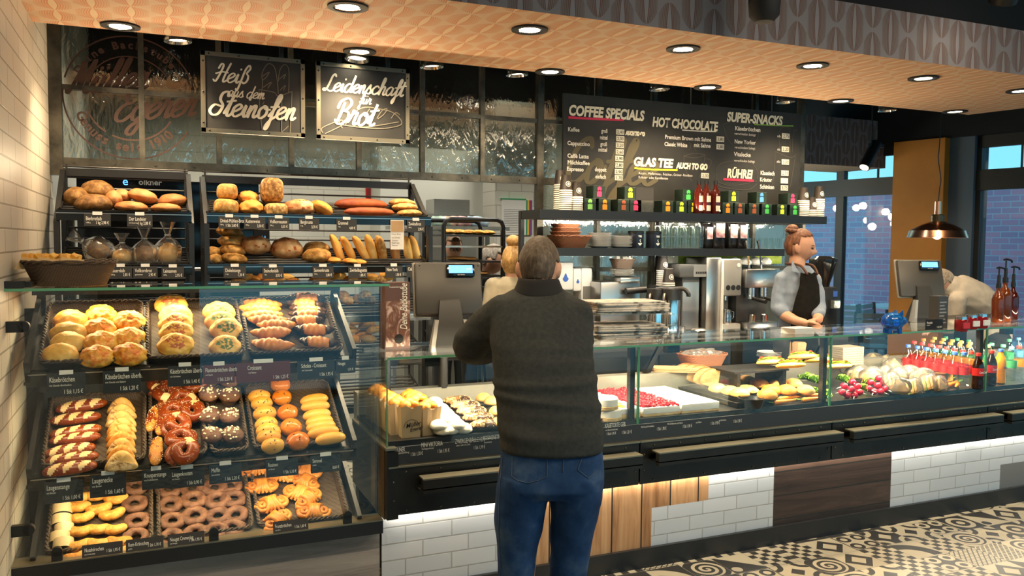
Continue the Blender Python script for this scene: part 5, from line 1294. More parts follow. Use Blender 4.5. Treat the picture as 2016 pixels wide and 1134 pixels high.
# paper cups
CUPW = plain('cup_paper', (0.72, 0.69, 0.62), 0.5); CUPD = plain('cup_band', (0.025, 0.018, 0.015), 0.5)
def cup_mesh():
    mb = MB(); mb.lathe([(0, 0.002), (0.029, 0.0), (0.041, 0.092), (0.043, 0.096), (0.043, 0.101), (0.040, 0.1), (0.028, 0.006), (0, 0.006)], 24)
    mb.matfn(lambda c, n: 1 if 0.022 < c.z < 0.082 and n.x ** 2 + n.y ** 2 > 0.5 and Vector((c.x, c.y)).dot(Vector((n.x, n.y))) > 0 else 0)
    return mb.mesh(True, 'cup', 40)
def emb_mesh():
    mb = MB(); 
    for r0, r1 in ((0.014, 0.018), (0.0, 0.009)):
        n = 20
        for k in range(n):
            a, b = 2 * PI * k / n, 2 * PI * (k + 1) / n
            mb.poly([(r0 * math.sin(a), -0.0385, 0.055 + r0 * math.cos(a)), (r1 * math.sin(a), -0.0385, 0.055 + r1 * math.cos(a)), (r1 * math.sin(b), -0.0385, 0.055 + r1 * math.cos(b)), (r0 * math.sin(b), -0.0385, 0.055 + r0 * math.cos(b))])
    mb.each(lambda c: Vector((c.x, -math.sqrt(max(1e-6, (0.0375 + (c.z - 0.055) * 0.13) ** 2 - c.x ** 2)), c.z)))
    return mb.mesh(False, 'emblem')
CUPME, EMBME = cup_mesh(), emb_mesh()
def cupstack(px_, y_, z_, n, where, group):
    p = sp(px_, y_, z_)
    for k in range(n):
        o = link('paper_cup', CUPME, None if len(CUPME.materials) else [CUPW, CUPD]); o.location = p + Vector((rnd.uniform(-1, 1) * 0.001, 0, 0.0135 * k + 0.101)); o.rotation_euler = (PI, 0, PI)
        lb = 'upturned paper cup topping the %s' % where if k == n - 1 else 'upturned paper cup in the %s, %s up' % (where, ordn[k])
        tag(o, lb, 'paper cup', group)
        if k == n - 1:
            e = link('round_emblem', EMBME, None if len(EMBME.materials) else [CUPW], o)
cupstack(1102, 4.80, zu, 13, 'tallest left stack', 'paper cups on the shelf')
cupstack(1113, 4.70, zu, 10, 'left front stack', 'paper cups on the shelf')
cupstack(1124, 4.80, zu, 8, 'left back stack', 'paper cups on the shelf')
cupstack(1134, 4.70, zu, 7, 'short stack beside the tea boxes', 'paper cups on the shelf')
cupstack(1580, 4.70, zu, 9, 'stack next to the last green tea box', 'paper cups on the shelf')
cupstack(1596, 4.70, zu, 4, 'lowest stack at the right shelf end', 'paper cups on the shelf')
cupstack(1610, 4.70, zu, 10, 'rightmost stack on the shelf', 'paper cups on the shelf')
# syrup bottles
SYRUP = Mt('dark_syrup', (0.055, 0.006, 0.004), 0.08); SYRUP = SYRUP.m
AMBER = plain('amber_syrup', (0.16, 0.035, 0.008), 0.08)
def bottle(name, label, loc, m, cap=BLACK, s=1.0, group=None, lab=True):
    t = thing(name, label, 'bottle', loc, 0, group)
    MB().lathe([(0, 0), (0.034 * s, 0), (0.037 * s, 0.006 * s), (0.037 * s, 0.145 * s), (0.03 * s, 0.17 * s), (0.014 * s, 0.195 * s), (0.013 * s, 0.225 * s), (0, 0.225 * s)], 24).build('glass_body', m, t)
    MB().lathe([(0, 0.247 * s), (0.0145 * s, 0.247 * s), (0.0155 * s, 0.225 * s), (0.0155 * s, 0.218 * s)], 20).build('cap', cap, t)
    if lab:
        mb = MB()
        for z0_, z1_ in ((0.02, 0.06), (0.085, 0.13)):
            n = 8; R = 0.0376 * s
            for k in range(n):
                a, b = -PI / 2 - 0.5 + k / n, -PI / 2 - 0.5 + (k + 1) / n
                mb.poly([(R * math.cos(a), R * math.sin(a), z0_ * s), (R * math.cos(b), R * math.sin(b), z0_ * s), (R * math.cos(b), R * math.sin(b), z1_ * s), (R * math.cos(a), R * math.sin(a), z1_ * s)])
        mb.build('label', plain('syrup_label', (0.72, 0.6, 0.48), 0.6), t, False)
    return t
for k, (a, yy) in enumerate([(1374, 4.66), (1389, 4.64), (1407, 4.64)]): bottle('syrup_bottle', 'dark red syrup bottle with cream labels, %s from the left on the upper shelf' % ordn[k], sp(a, yy, zu), SYRUP, group='syrup bottles on the shelf', s=0.92)
# lower shelf: baskets, plates, tins, glasses, coffee bags
p = sp(1121, 4.74, zl)
basket('bread_basket', 'large reddish wicker bread basket at the left end of the lower shelf', p, 0.27, 0.2, 0.075, WICKR, group='wicker baskets on the shelf', flare=0.7)
for k in range(3): basket('bread_basket', 'small reddish wicker basket nested above the large one, %s up' % ordn[k], sp(1113, 4.74, zl + 0.072 + 0.024 * k), 0.175 + 0.01 * (2 - k), 0.15, 0.03, WICKR, group='wicker baskets on the shelf')
PLME = MB().lathe([(0, 0), (0.045, 0.0), (0.05, 0.003), (0.078, 0.011), (0.079, 0.013), (0.05, 0.006), (0, 0.004)], 32).mesh(True, 'plate', 40)
def plates(px_, y_, z_, n, where, s=1.0):
    p = sp(px_, y_, z_)
    for k in range(n):
        o = link('plate', PLME, None if len(PLME.materials) else [PLATE]); o.location = p + Vector((rnd.uniform(-1, 1) * 0.002, 0, 0.0085 * k * s)); o.scale = (s, s, s)
        tag(o, 'white china plate %s' % ('on top of the ' + where if k == n - 1 else 'in the %s, %s up' % (where, ordn[k])), 'plate', 'stacked white plates')
plates(1181, 4.72, zl, 11, 'left plate stack on the shelf'); plates(1222, 4.72, zl, 9, 'right plate stack on the shelf')
TINK = plain('navy_tin', (0.012, 0.014, 0.022), 0.3, 0.3)
def tin(px_, label):
    p = sp(px_, 4.72, zl); t = thing('tea_tin', label, 'tin', p, 0, 'tea tins')
    MB().lathe([(0, 0), (0.052, 0), (0.052, 0.095), (0, 0.095)], 32).build('can', TINK, t, True, 30)
    MB().lathe([(0.053, 0.095), (0.054, 0.11), (0.05, 0.114), (0, 0.114)], 32).build('lid', BLACKGLOSS, t)
    a = text('TEE', Matrix.Translation((0, -0.0535, 0.072)) @ FACE, 0.017, CHALK, align='CENTER', depth=0)
    mb = MB(); mb.lathe([(0.004, 0), (0.016, 0.014), (0.016, 0.016)], 16, Matrix.Translation((0, -0.054, 0.018)) @ Matrix.Diagonal((1, 0.05, 1, 1))); mb.tube([(0.0, -0.0545, 0.038), (0.004, -0.0545, 0.045), (-0.003, -0.0545, 0.05), (0.002, -0.0545, 0.058)], 0.0016, 5)
    merge([a, mb.build('c', CHALK)], 'lettering', t)
tin(1252, 'dark tea tin with white cup drawing next to the plates'); tin(1287, 'dark tea tin with white cup drawing next to the glasses')
GLS = glass_thin('drinking_glass', (0.93, 0.95, 0.93), 1.6, 0.02)
GLME = MB().lathe([(0, 0.004), (0.024, 0.002), (0.024, 0), (0.026, 0), (0.031, 0.075), (0.0295, 0.075), (0.024, 0.008), (0, 0.008)], 20).mesh(True, 'glass', 40)
def glass(x_, y_, z_, label, group, s=1.0):
    o = link('drinking_glass', GLME, None if len(GLME.materials) else [GLS]); o.location = (x_, y_, z_); o.scale = (s, s, s); return tag(o, label, 'glass', group)
x0, x1 = sp(1309, 4.66, 0).x, sp(1377, 4.66, 0).x
for lay in range(2):
    for col_ in range(5):
        for row in range(2): glass(x0 + (x1 - x0) * col_ / 4, 4.66 + 0.07 * row, zl + 0.0765 * lay, 'clear glass %s from the left, %s row, %s layer by the tins' % (ordn[col_], 'front' if row == 0 else 'back', ordn[lay]), 'stacked glasses beside the tins')
x0, x1 = sp(1474, 4.66, 0).x, sp(1538, 4.66, 0).x
for k in range(6): glass(x0 + (x1 - x0) * k / 5, 4.68, zl, 'clear glass %s from the coffee bags, end of the lower shelf' % ordn[k], 'glasses beside the coffee bags')
FOIL = plain('black_foil', (0.012, 0.011, 0.011), 0.22, 0.2)
PINKL = speck('pink_picture_label', [(0.35, (0.30, 0.12, 0.14)), (0.55, (0.55, 0.36, 0.36)), (0.7, (0.78, 0.7, 0.66))], 30, 0.5, 0, 20)
for k, (a, w_, h_) in enumerate([(1392, 0.07, 0.17), (1412, 0.10, 0.20), (1439, 0.085, 0.195), (1458, 0.08, 0.19)]):
    p = sp(a, 4.70 - 0.02 * (k % 2), zl); t = thing('coffee_bag', 'black foil coffee bag with pink label, %s from the left' % ordn[k], 'coffee bag', p, 0, 'coffee bags')
    mb = MB(); rings = []
    for z_, s_, d_ in ((0, 0.9, 0.03), (0.01, 1, 0.036), (h_ * 0.75, 1.0, 0.034), (h_ * 0.9, 1.0, 0.012), (h_, 1.0, 0.004)):
        rings.append([(math.copysign(abs(math.cos(q_)) ** 0.5, math.cos(q_)) * w_ / 2 * s_ * (1 + 0.04 * n3((q_, z_ * 30, k))), math.copysign(abs(math.sin(q_)) ** 0.5, math.sin(q_)) * d_, z_) for q_ in [2 * PI * j / 28 for j in range(28)]])
    mb.loft(rings); mb.build('foil_pouch', FOIL, t, True, 60)
    MB().box(-w_ * 0.36, w_ * 0.36, -0.039, -0.036, h_ * 0.38, h_ * 0.74).build('label', PINKL, t, False)
    MB().box(-w_ * 0.36, w_ * 0.36, -0.0392, -0.036, h_ * 0.75, h_ * 0.86).build('label_band', WHITE, t, False)
# ================================================================== sales counter
PF, GF, TF = 3.35, 3.37, 3.45     # panel front, glass front, tile front
SX = [0.89, 2.13, 3.34, 4.56, 5.80, 7.0]
KX0, KX1 = 0.89, 7.0
ctr = thing('sales_counter', 'long black steel sales counter with tiled front and glass show cases', 'counter', (3.0, 3.7, 0))
CB = Vector((-3.0, -3.7, 0))
def kb(mb, name, m, smooth=False, par=None): return shift(mb, CB).build(name, m, par or ctr, smooth)
kb(MB().box(KX0, KX1, TF - 0.02, TF + 0.03, 0, 0.098), 'kick_board', BLACK)
WT = brickmat('white_counter_tile', 'xz', 0.215, 0.074, (0.50, 0.535, 0.59), (0.45, 0.485, 0.545), (0.32, 0.33, 0.34), 0.0035, 0.22, 0.37, 0.35, 2.0)  # white tile; the blue of the dusk light is put into its colour
PLANKV = woodmat('larch_planks', 'z', [(0.25, (0.20, 0.085, 0.03)), (0.5, (0.42, 0.22, 0.10)), (0.72, (0.55, 0.33, 0.17))], ('x', 0.17), rough=0.55, grain=11)
WALNUT = woodmat('dark_walnut', 'x', [(0.25, (0.015, 0.008, 0.006)), (0.5, (0.038, 0.020, 0.015)), (0.78, (0.085, 0.05, 0.036))], ('z', 0.13), rough=0.45, grain=9)
xA, xB, xC, xD, xE, xF = [on_y(a, 1000, TF).x for a in (1012, 1283, 1394, 1522, 1752, 1966)]
zsp = on_y(1340, 992, TF).z
def clad(x0, x1, z0, z1, name, m): kb(MB().box(x0, x1, TF, TF + 0.02, z0, z1), name, m)
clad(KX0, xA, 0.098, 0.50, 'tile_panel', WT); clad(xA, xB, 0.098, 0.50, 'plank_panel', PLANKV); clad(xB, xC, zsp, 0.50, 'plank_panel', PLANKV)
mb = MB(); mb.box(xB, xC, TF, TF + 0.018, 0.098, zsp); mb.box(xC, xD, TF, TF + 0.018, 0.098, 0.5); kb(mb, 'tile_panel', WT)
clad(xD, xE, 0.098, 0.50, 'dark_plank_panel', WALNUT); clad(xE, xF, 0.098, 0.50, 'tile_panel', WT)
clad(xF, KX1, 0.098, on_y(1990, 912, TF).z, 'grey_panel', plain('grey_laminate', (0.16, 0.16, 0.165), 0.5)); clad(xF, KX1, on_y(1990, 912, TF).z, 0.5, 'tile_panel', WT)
for a, b in zip(SX, SX[1:]):
    kb(MB().box(a + 0.004, b - 0.004, PF, PF + 0.02, 0.455, 0.660), 'front_panel', PANELK)
    kb(MB().box(a + 0.002, b - 0.002, PF - 0.008, PF + 0.03, 0.660, 0.667), 'panel_edge', EDGE)
    mb = MB()
    for k in range(8):
        xx = a + 0.08 + (b - a - 0.16) * k / 7
        for zz in (0.640, 0.472): mb.ball((xx, PF - 0.001, zz), 0.005, u=8, v=5)
    for zz in (0.52, 0.60):
        for xx in (a + 0.025, b - 0.025): mb.ball((xx, PF - 0.001, zz), 0.005, u=8, v=5)
    kb(mb, 'rivets', STEELB, True)
    kb(MB().box(a, b, PF + 0.022, PF + 0.034, 0.667, 0.742), 'label_band', plain('label_band', (0.03, 0.033, 0.036), 0.45))
    kb(MB().box(a + 0.12, a + 0.15, PF + 0.0, PF - 0.06, 0.56, 0.575), 'rail_bracket', BLACK)
for a, b in ((1.02, 2.095), (2.185, 3.34), (3.412, 4.587), (4.66, 5.75)):
    mb = MB(); mb.box(a, b, PF - 0.085, PF - 0.055, 0.560, 0.618); mb.box(a, b, PF - 0.085, PF, 0.575, 0.58); h_ = kb(mb, 'bag_rail', PANELK)
    kb(MB().box(a, b, PF - 0.086, PF - 0.020, 0.618, 0.624), 'rail_cap', EDGE)
# counter body, deck and rear ledge
kb(MB().box(KX0 + 0.02, KX1, PF + 0.03, PF + 0.10, 0.455, 0.70), 'front_beam', BLACKM)
DZ = 0.765
kb(MB().box(KX0 + 0.01, KX1, PF + 0.04, 3.97, DZ - 0.05, DZ), 'deck', Mt('black_deck', (0.02, 0.02, 0.02), 0.3).m)
kb(MB().box(KX0 + 0.01, KX1, 3.97, 4.04, DZ - 0.3, 0.875), 'rear_ledge', plain('grey_ledge', (0.30, 0.29, 0.25), 0.35, 0.5))
kb(MB().box(KX0 + 0.01, KX1, 3.93, 4.0, 0.0, DZ - 0.05), 'rear_panel', BLACKM)
# left end: bronze side panels
kb(MB().box(KX0 - 0.004, KX0 + 0.045, PF - 0.004, PF + 0.04, 0.44, 0.73), 'corner_post', PANELK)
kb(MB().box(KX0 - 0.006, KX0 + 0.006, PF + 0.04, 3.62, 0.43, 0.73), 'side_panel', BRONZE)
kb(MB().box(KX0 - 0.012, KX0 - 0.006, PF + 0.14, PF + 0.17, 0.43, 0.735), 'side_rail', BLACK)
kb(MB().box(KX0 - 0.006, KX0 + 0.006, 3.62, 4.0, 0.43, 0.74), 'side_panel', PANELK)
kb(MB().box(KX0 - 0.008, KX0 + 0.04, PF, 4.0, 0.735, 0.745), 'side_edge', EDGE)
# glass
ZT = 1.125
for i, (a, b) in enumerate(zip(SX, SX[1:])):
    kb(MB().box(a + 0.004, b - 0.004, GF, GF + 0.006, 0.745, ZT - 0.006), 'front_glass', GLASS)
    kb(MB().box(a + 0.002, b - 0.002, GF - 0.008, 3.82, ZT - 0.005, ZT + 0.005), 'top_glass', GLASS)
    kb(MB().box(a + 0.002, b - 0.002, GF - 0.011, GF - 0.0085, ZT - 0.005, ZT + 0.005), 'glass_edge', GLASSEDGE)
    mb = MB()
    for xx in (a + 0.001, b - 0.005): mb.box(xx, xx + 0.004, GF - 0.001, GF + 0.008, 0.745, ZT - 0.006); kb(mb, 'glass_seam', GLASSEDGE); mb = MB()
    mb.box(a + 0.002, b - 0.002, 3.79, 3.82, ZT - 0.03, ZT - 0.006); kb(mb, 'top_support', BLACK)
    kb(MB().box(a + 0.17, a + 0.24, GF + 0.01, GF + 0.05, ZT - 0.045, ZT - 0.006), 'glass_clamp', BLACK)
    kb(MB().box(a + 0.13, b - 0.13, 3.70, 3.715, ZT - 0.032, ZT - 0.022), 'led_bar', BLACK)
    lamp('showcase_led', 'AREA', ((a + b) / 2, GF + 0.10, ZT - 0.02), 16, (1, 0.84, 0.58), ((a + b) / 2, 3.66, DZ), sx=1.1, sy=0.02)
    lamp('kick_led', 'AREA', ((a + b) / 2, TF - 0.022, 0.452), 2.6, (1, 0.87, 0.66), ((a + b) / 2, TF - 0.018, 0.2), sx=1.2, sy=0.012)
    if i: kb(MB().box(a - 0.035, a - 0.008, GF + 0.02, GF + 0.05, 0.745, ZT - 0.008), 'case_post', BLACK)
    if i in (1, 2): kb(MB().prism([(a + 0.42, 3.82, ZT - 0.02), (a + 0.42, 3.97, 0.88), (a + 0.42, 4.02, 0.88), (a + 0.42, 3.82, ZT - 0.06)], (0.04, 0, 0)), 'top_strut', BLACK)
kb(MB().box(KX0 + 0.002, KX0 + 0.008, GF, 3.90, 0.745, ZT - 0.006), 'end_glass', GLASS)
# lettering strip
js = []
def ctext(s, px_, py_, size, sx=0.55): 
    p = on_y(px_, py_, PF + 0.021); js.append(text(s, Matrix.Translation((p.x, PF + 0.0208, p.z - 0.004)) @ FACE, size * 1.25, CHALK, sx=sx, depth=0))
for s_, a, b, z_, sx_ in (('BERLINER', 772, 889, 0.021, .5), ('mit Hagebuttenfüllung', 774, 893, 0.009, .7), ('1 Stk 1,30 €', 808, 896, 0.018, .5), ('MINI VIKTORIA', 829, 879, 0.023, .5), ('Vanillegeschmack', 830, 884, 0.009, .7), ('1 Stk 1,95 €', 861, 890, 0.018, .5),
                    ('ZWERGENBÄLLCHEN', 896, 872, 0.023, .5), ('natur, oder mit Zimt', 898, 877, 0.009, .7), ('1 Stk 1,99 €', 932, 883, 0.018, .5), ('ROSINENSTRIEZELCHEN', 951, 865, 0.022, .5), ('Butterstück', 953, 871, 0.009, .7),
                    ('KÄSETORTE GEB.', 1191, 841, 0.024, .5), ('mit Butterkeksboden', 1192, 847, 0.009, .7), ('1 Stück 1,95 €', 1194, 855, 0.014, .5), ('1 Stk 1,21 €', 1224, 853, 0.018, .5), ('Mit Ei und Frischkäse', 1262, 841, 0.010, .7), ('1 Stk 1,90 €', 1293, 846, 0.018, .5), ('Mit Erdbeeren und Sahne', 1314, 835, 0.010, .7), ('1 Stk 1,90 €', 1344, 841, 0.018, .5), ('mit Rahm', 1370, 832, 0.010, .7), ('1 Stk 1,90 €', 1399, 835, 0.018, .5), ('mit Brötchen', 1415, 828, 0.010, .7), ('1 Stk 1,90 €', 1443, 831, 0.018, .5)):
    ctext(s_, a, b, z_, sx_)
o = merge(js, 'lettering', None); shift_m = Matrix.Translation(CB); o.data.transform(shift_m); o.parent = ctr
# ------------------------------------------------------------------ goods in the cases
def dz(px_, py_, z_): p = on_z(px_, py_, z_); q_ = on_y(px_, py_, 3.425); q_.z = max(q_.z, DZ + 0.014); return p if p.y > 3.425 else q_
def put(kind, px_, py_, z_, scale=1, rz=0, lean=0, label='', cat='pastry', group=None, var=None):
    p = dz(px_, py_, z_); p.y = max(p.y, 3.43); return place(kind, Matrix.Translation(p) @ Matrix.Rotation(rz, 4, 'Z') @ Matrix.Rotation(lean, 4, 'X'), scale, label, cat, group, var)
SUGAR = speck('sugar_dusted_dough', [(0.3, (0.70, 0.56, 0.36)), (0.5, (0.80, 0.72, 0.58)), (0.7, (0.82, 0.78, 0.70))], 9, 0.7, 0.1, 40)
proto('doughnut', [v_bun(21, [SUGAR], (0.046, 0.046, 0.034), 0, 'doughnut'), v_bun(22, [SUGAR], (0.044, 0.046, 0.033), 0, 'doughnut')])
proto('glazed_doughnut', [v_bun(23, [PALE], (0.042, 0.042, 0.033), 0, 'doughnut')])
proto('bag_bun', [v_bun(24, [GOLD], (0.032, 0.032, 0.03), 0, 'bun'), v_bun(25, [BUN], (0.03, 0.032, 0.028), 0, 'bun')])
def v_streusel(seed):
    def f():
        mb = stick(0.15, 0.03, 0, 0.35, 0.85, 34, 18, 0.10, seed)
        mb.matfn(lambda c, n: 1 if (n.z > 0.3 and fbm(c, 30) > -0.25) else 0)
        grains(mb, mb, 120, 0.004, 1, seed, lambda p, n: n.z > 0.35)
        return [('streusel_bar', M_(mb, 60), [CHOC, SEED])]
    return f
proto('streusel_bar', [v_streusel(1), v_streusel(2)])
BAGM = Mt('kraft_bag', (0.62, 0.42, 0.24), 0.75); BAGM.col(BAGM.ramp(BAGM.noise(BAGM.co('Object'), 5, 3), [(0.3, (0.55, 0.36, 0.19)), (0.7, (0.66, 0.46, 0.27))])); BAGM = BAGM.m
BAGO = plain('orange_kraft_bag', (0.68, 0.30, 0.10), 0.7)
def bunbag(x_, y_, label, m, logo=False, h=0.135, rz=0.0):
    t = thing('bun_bag', label, 'paper bag', (x_, y_, DZ), rz, 'bags of small buns')
    w, d = 0.045, 0.03; mb = MB(); rings = []
    for z_, s_ in ((0, 0.9), (h * 0.5, 1.0), (h * 0.85, 1.06), (h, 1.1)):
        rings.append([(px_ * w * s_, py_ * d * s_, z_ + (0.008 * math.sin(k * 2.2) if z_ == h else 0)) for k, (px_, py_) in enumerate([(-1, -1), (-0.5, -1.06), (0, -1), (0.5, -1.06), (1, -1), (1.03, -0.4), (0.92, 0), (1.03, 0.4), (1, 1), (0, 1.05), (-1, 1), (-1.03, 0.4), (-0.92, 0), (-1.03, -0.4)])])
    mb.loft(rings, cap=False); mb.build('bag', m, t, False)
    if logo:
        a = text('Müller', Matrix.Translation((-0.026, -0.034, 0.045)) @ FACE @ Matrix.Rotation(0.15, 4, 'Z'), 0.026, BLACKM, shear=0.3, bold=0.0004, depth=0); b_ = text('Egerer', Matrix.Translation((-0.008, -0.034, 0.027)) @ FACE @ Matrix.Rotation(0.15, 4, 'Z'), 0.022, BLACKM, shear=0.3, bold=0.0004, depth=0)
        c_ = MB(); n = 24
        for k in range(18):
            a0, a1 = k * PI / 18, (k + 1) * PI / 18; c_.poly([(r_ * math.cos(q_), -0.0338, 0.045 + r_ * math.sin(q_)) for r_, q_ in ((0.034, a0), (0.036, a0), (0.036, a1), (0.034, a1))])
        merge([a, b_, c_.build('k', BLACKM)], 'printed_emblem', t)
    for k, (bx_, by_) in enumerate([(-0.02, -0.006), (0.02, 0.004), (0.0, 0.008)]):
        o = place('bag_bun', Matrix.Translation((bx_, by_, h + 0.002 + 0.008 * (k == 2))), 0.82, None, None, None, k); o.name = 'bun'
        o.parent = t
bunbag(1.015, 3.455, 'front kraft bag of small buns with round print at the case corner', BAGM, True)
bunbag(1.105, 3.47, 'kraft bag folded behind the printed bag', BAGM, False, 0.12, 0.25)
for k in range(5): bunbag(0.985 - 0.004 * k, 3.53 + 0.082 * k, 'kraft bag of buns along the end glass, %s behind the printed one' % ordn[k], BAGM, False, 0.135, 0.06 * k)
for k in range(3): bunbag(1.09 + 0.004 * k, 3.575 + 0.08 * k, 'orange tinted bag in the inner row, %s from the front' % ordn[k], BAGO, False, 0.135 - 0.006 * k, -0.1)
def tray_black(x0, x1, y0, y1, label, h=0.012):
    t = thing('sheet_tray', label, 'tray', ((x0 + x1) / 2, (y0 + y1) / 2, DZ), group='black counter trays')
    w, d = (x1 - x0) / 2, (y1 - y0) / 2; mb = MB(); mb.loft([[(-w, -d, 0), (w, -d, 0), (w, d, 0), (-w, d, 0)], [(-w - .008, -d - .008, h), (w + .008, -d - .008, h), (w + .008, d + .008, h), (-w - .008, d + .008, h)], [(-w, -d, h), (w, -d, h), (w, d, h), (-w, d, h)], [(-w + .004, -d + .004, .004), (w - .004, -d + .004, .004), (w - .004, d - .004, .004), (-w + .004, d - .004, .004)]])
    mb.build('pan', BLACK, t, False)
tray_black(1.17, 1.42, 3.42, 3.93, 'black tray under the sugared doughnuts'); tray_black(1.45, 1.98, 3.42, 3.93, 'black tray under the streusel bars')
for k, (a, b_) in enumerate([(855, 793), (868, 806), (878, 817), (888, 828), (900, 839), (912, 850), (848, 815), (856, 828), (864, 840), (872, 853), (886, 862)]): put('doughnut', a, b_, DZ + 0.04, 0.95, 0, 0, 'sugar dusted doughnut beside the bun bags, %s in the heap' % ordn[k], 'doughnut', 'sugar doughnuts')
for k, (a, b_) in enumerate([(884, 772), (892, 780), (901, 790), (916, 800), (928, 811), (941, 824), (957, 838)]): put('streusel_bar', a, b_, DZ + 0.035, 1.0, -0.05, 0.3, 'crumb covered chocolate bar, %s from the back' % ordn[k], 'pastry', 'streusel bars')
for k, (a, b_) in enumerate([(934, 774), (951, 785), (968, 792), (979, 812), (985, 835)]): put('glazed_doughnut', a, b_, DZ + 0.035, 1.0, 0, 0, 'pale plain doughnut behind the streusel bars, %s from the back' % ordn[k], 'doughnut', 'plain doughnuts')
for k in range(5): put('glazed_doughnut', 1000 + 36 * k, 822 - 3 * k + 12 * (k % 2), DZ + 0.035, 1.0, 0, 0, 'pale doughnut mostly hidden behind the standing man, %s along' % ordn[k], 'doughnut', 'doughnuts behind the man')
# cakes
CREAMW = speck('white_cream', [(0.3, (0.80, 0.77, 0.70)), (0.7, (0.86, 0.84, 0.79))], 20, 0.6, 0.15, 40)
SPONGE = speck('sponge_cake', [(0.3, (0.55, 0.34, 0.13)), (0.7, (0.74, 0.55, 0.28))], 30, 0.8, 0.4, 60)
YOLK = plain('apricot_half', (0.85, 0.58, 0.03), 0.2)
BERRY = plain('red_berry', (0.42, 0.008, 0.02), 0.18)
Y0, Y1 = 3.41, 3.90
def slabcake(x0, x1, h, name, label, top, layers, y0=Y0, y1=Y1):
    t = thing(name, label, 'cake', ((x0 + x1) / 2, (y0 + y1) / 2, DZ), 0, 'slab cakes'); w, d = (x1 - x0) / 2, (y1 - y0) / 2; z_ = 0
    for k, (m, f, nm) in enumerate(layers):
        MB().box(-w, w, -d, d, z_, z_ + h * f, None, 0, 0.003).build(nm, m, t, True); z_ += h * f
    return t, w, d, z_
xq = [on_z(a, b_, DZ + 0.04).x for a, b_ in ((1228, 815), (1300, 812), (1375, 805), (1442, 797))]
t, w, d, z_ = slabcake(2.02, 2.17, 0.05, 'slab_cake', 'long cream slab cake topped with apricot halves', None, [(SPONGE, 0.45, 'sponge'), (CREAMW, 0.55, 'cream')])
for k in range(7): MB().ball((-w * 0.15 + 0.02 * (k % 2), -d + 0.05 + k * 0.066, z_), (0.03, 0.026, 0.010), u=14, v=8).build('apricot_half', YOLK, t)
t, w, d, z_ = slabcake(2.185, 2.40, 0.045, 'slab_cake', 'slab cake covered with red berries', None, [(SPONGE, 0.3, 'sponge'), (CREAMW, 0.7, 'cream')])
mb = MB(); rg = random.Random(3)
for k in range(900):
    q_ = bmesh.ops.create_icosphere(mb.bm, subdivisions=1, radius=rg.uniform(0.006, 0.009)); mb._fin(q_['verts'], Matrix.Translation((rg.uniform(-w, w) * 0.97, rg.uniform(-d, d) * 0.98, z_ + rg.uniform(0, 0.012))), 0)
o = mb.build('berry_topping', BERRY, t, True, 0); o['kind'] = 'stuff'
t, w, d, z_ = slabcake(2.41, 2.64, 0.048, 'slab_cake', 'plain white cream slab cake beside the berry cake', None, [(SPONGE, 0.25, 'sponge'), (CREAMW, 0.75, 'cream')])
for k, (a, b_, s_, zz) in enumerate([(1203, 818, 1.0, 0.03), (1196, 798, 0.9, 0.085), (1180, 806, 0.9, 0.03)]):
    p = dz(a, b_, DZ + zz); t = thing('cheesecake', 'cheesecake round %s beside the standing man' % ('at the bottom front', 'stacked on top', 'at the bottom behind')[k], 'cake', (p.x, max(p.y, 3.45), DZ + zz - 0.028), 0, 'cheesecakes')
    MB().lathe([(0, 0), (0.062, 0), (0.064, 0.006), (0.064, 0.046), (0.058, 0.052), (0, 0.054)], 32).build('cake_body', CREAMW, t); MB().lathe([(0, -0.003), (0.065, -0.003), (0.066, 0.012), (0.0645, 0.014)], 32).build('cake_crust', SPONGE, t)
kb(MB().box(2.70, 2.704, 3.42, 3.92, DZ, 0.93), 'divider_glass', GLASS)
# bread slices, rolls and salad in the second case
tray_black(2.76, 3.0, 3.42, 3.93, 'black tray under the bread slices', 0.03)
def v_slice():
    mb = MB(); P = [(0.06 * math.cos(a), 0.058 * math.sin(a) * (1.0 if a < PI else 0.35)) for a in [2 * PI * k / 32 for k in range(32)]]
    mb.loft([[(x_, y_, z_) for x_, z_ in P] for y_ in (-0.012, -0.010, 0.012)])
    mb.matfn(lambda c, n: 1 if abs(n.y) > 0.7 else 0); return [('bread_slice', mb.mesh(True, 'slice', 40), [BR_OVAL, BCRUMB])]
proto('bread_slice', [v_slice])
for k, (a, b_) in enumerate([(1351, 744), (1366, 746), (1380, 748), (1394, 752), (1408, 754), (1422, 752)]): put('bread_slice', a, b_ - 3, DZ + 0.07, 1.35, -0.75, 0.15, 'brown bread slice standing in the case, %s from the left' % ordn[k], 'bread slice', 'bread slices')
proto('sandwich_roll', [v_top(31, HERB, 150), v_bun(32, [PALE], (0.05, 0.044, 0.032), 0, 'roll'), v_bun(33, [GOLD], (0.05, 0.045, 0.034), 0, 'roll')])
for k, (a, b_, v_) in enumerate([(1445, 753, 0), (1470, 750, 1), (1495, 757, 2), (1472, 768, 0), (1413, 767, 1), (1438, 772, 1), (1456, 776, 1), (1519, 770, 2), (1532, 757, 1), (1562, 757, 1), (1549, 770, 2), (1586, 770, 1), (1512, 780, 2)]):
    put('sandwich_roll', a, b_, DZ + 0.05, 1.1, rnd.uniform(-.4, .4), 0.1, 'filled roll in the middle case, %s counted from the bread slices' % ordn[k], 'roll', 'filled rolls', v_)
LETT = speck('lettuce', [(0.3, (0.10, 0.26, 0.015)), (0.6, (0.28, 0.46, 0.05)), (0.8, (0.5, 0.62, 0.15))], 30, 0.5, 0.4, 50)
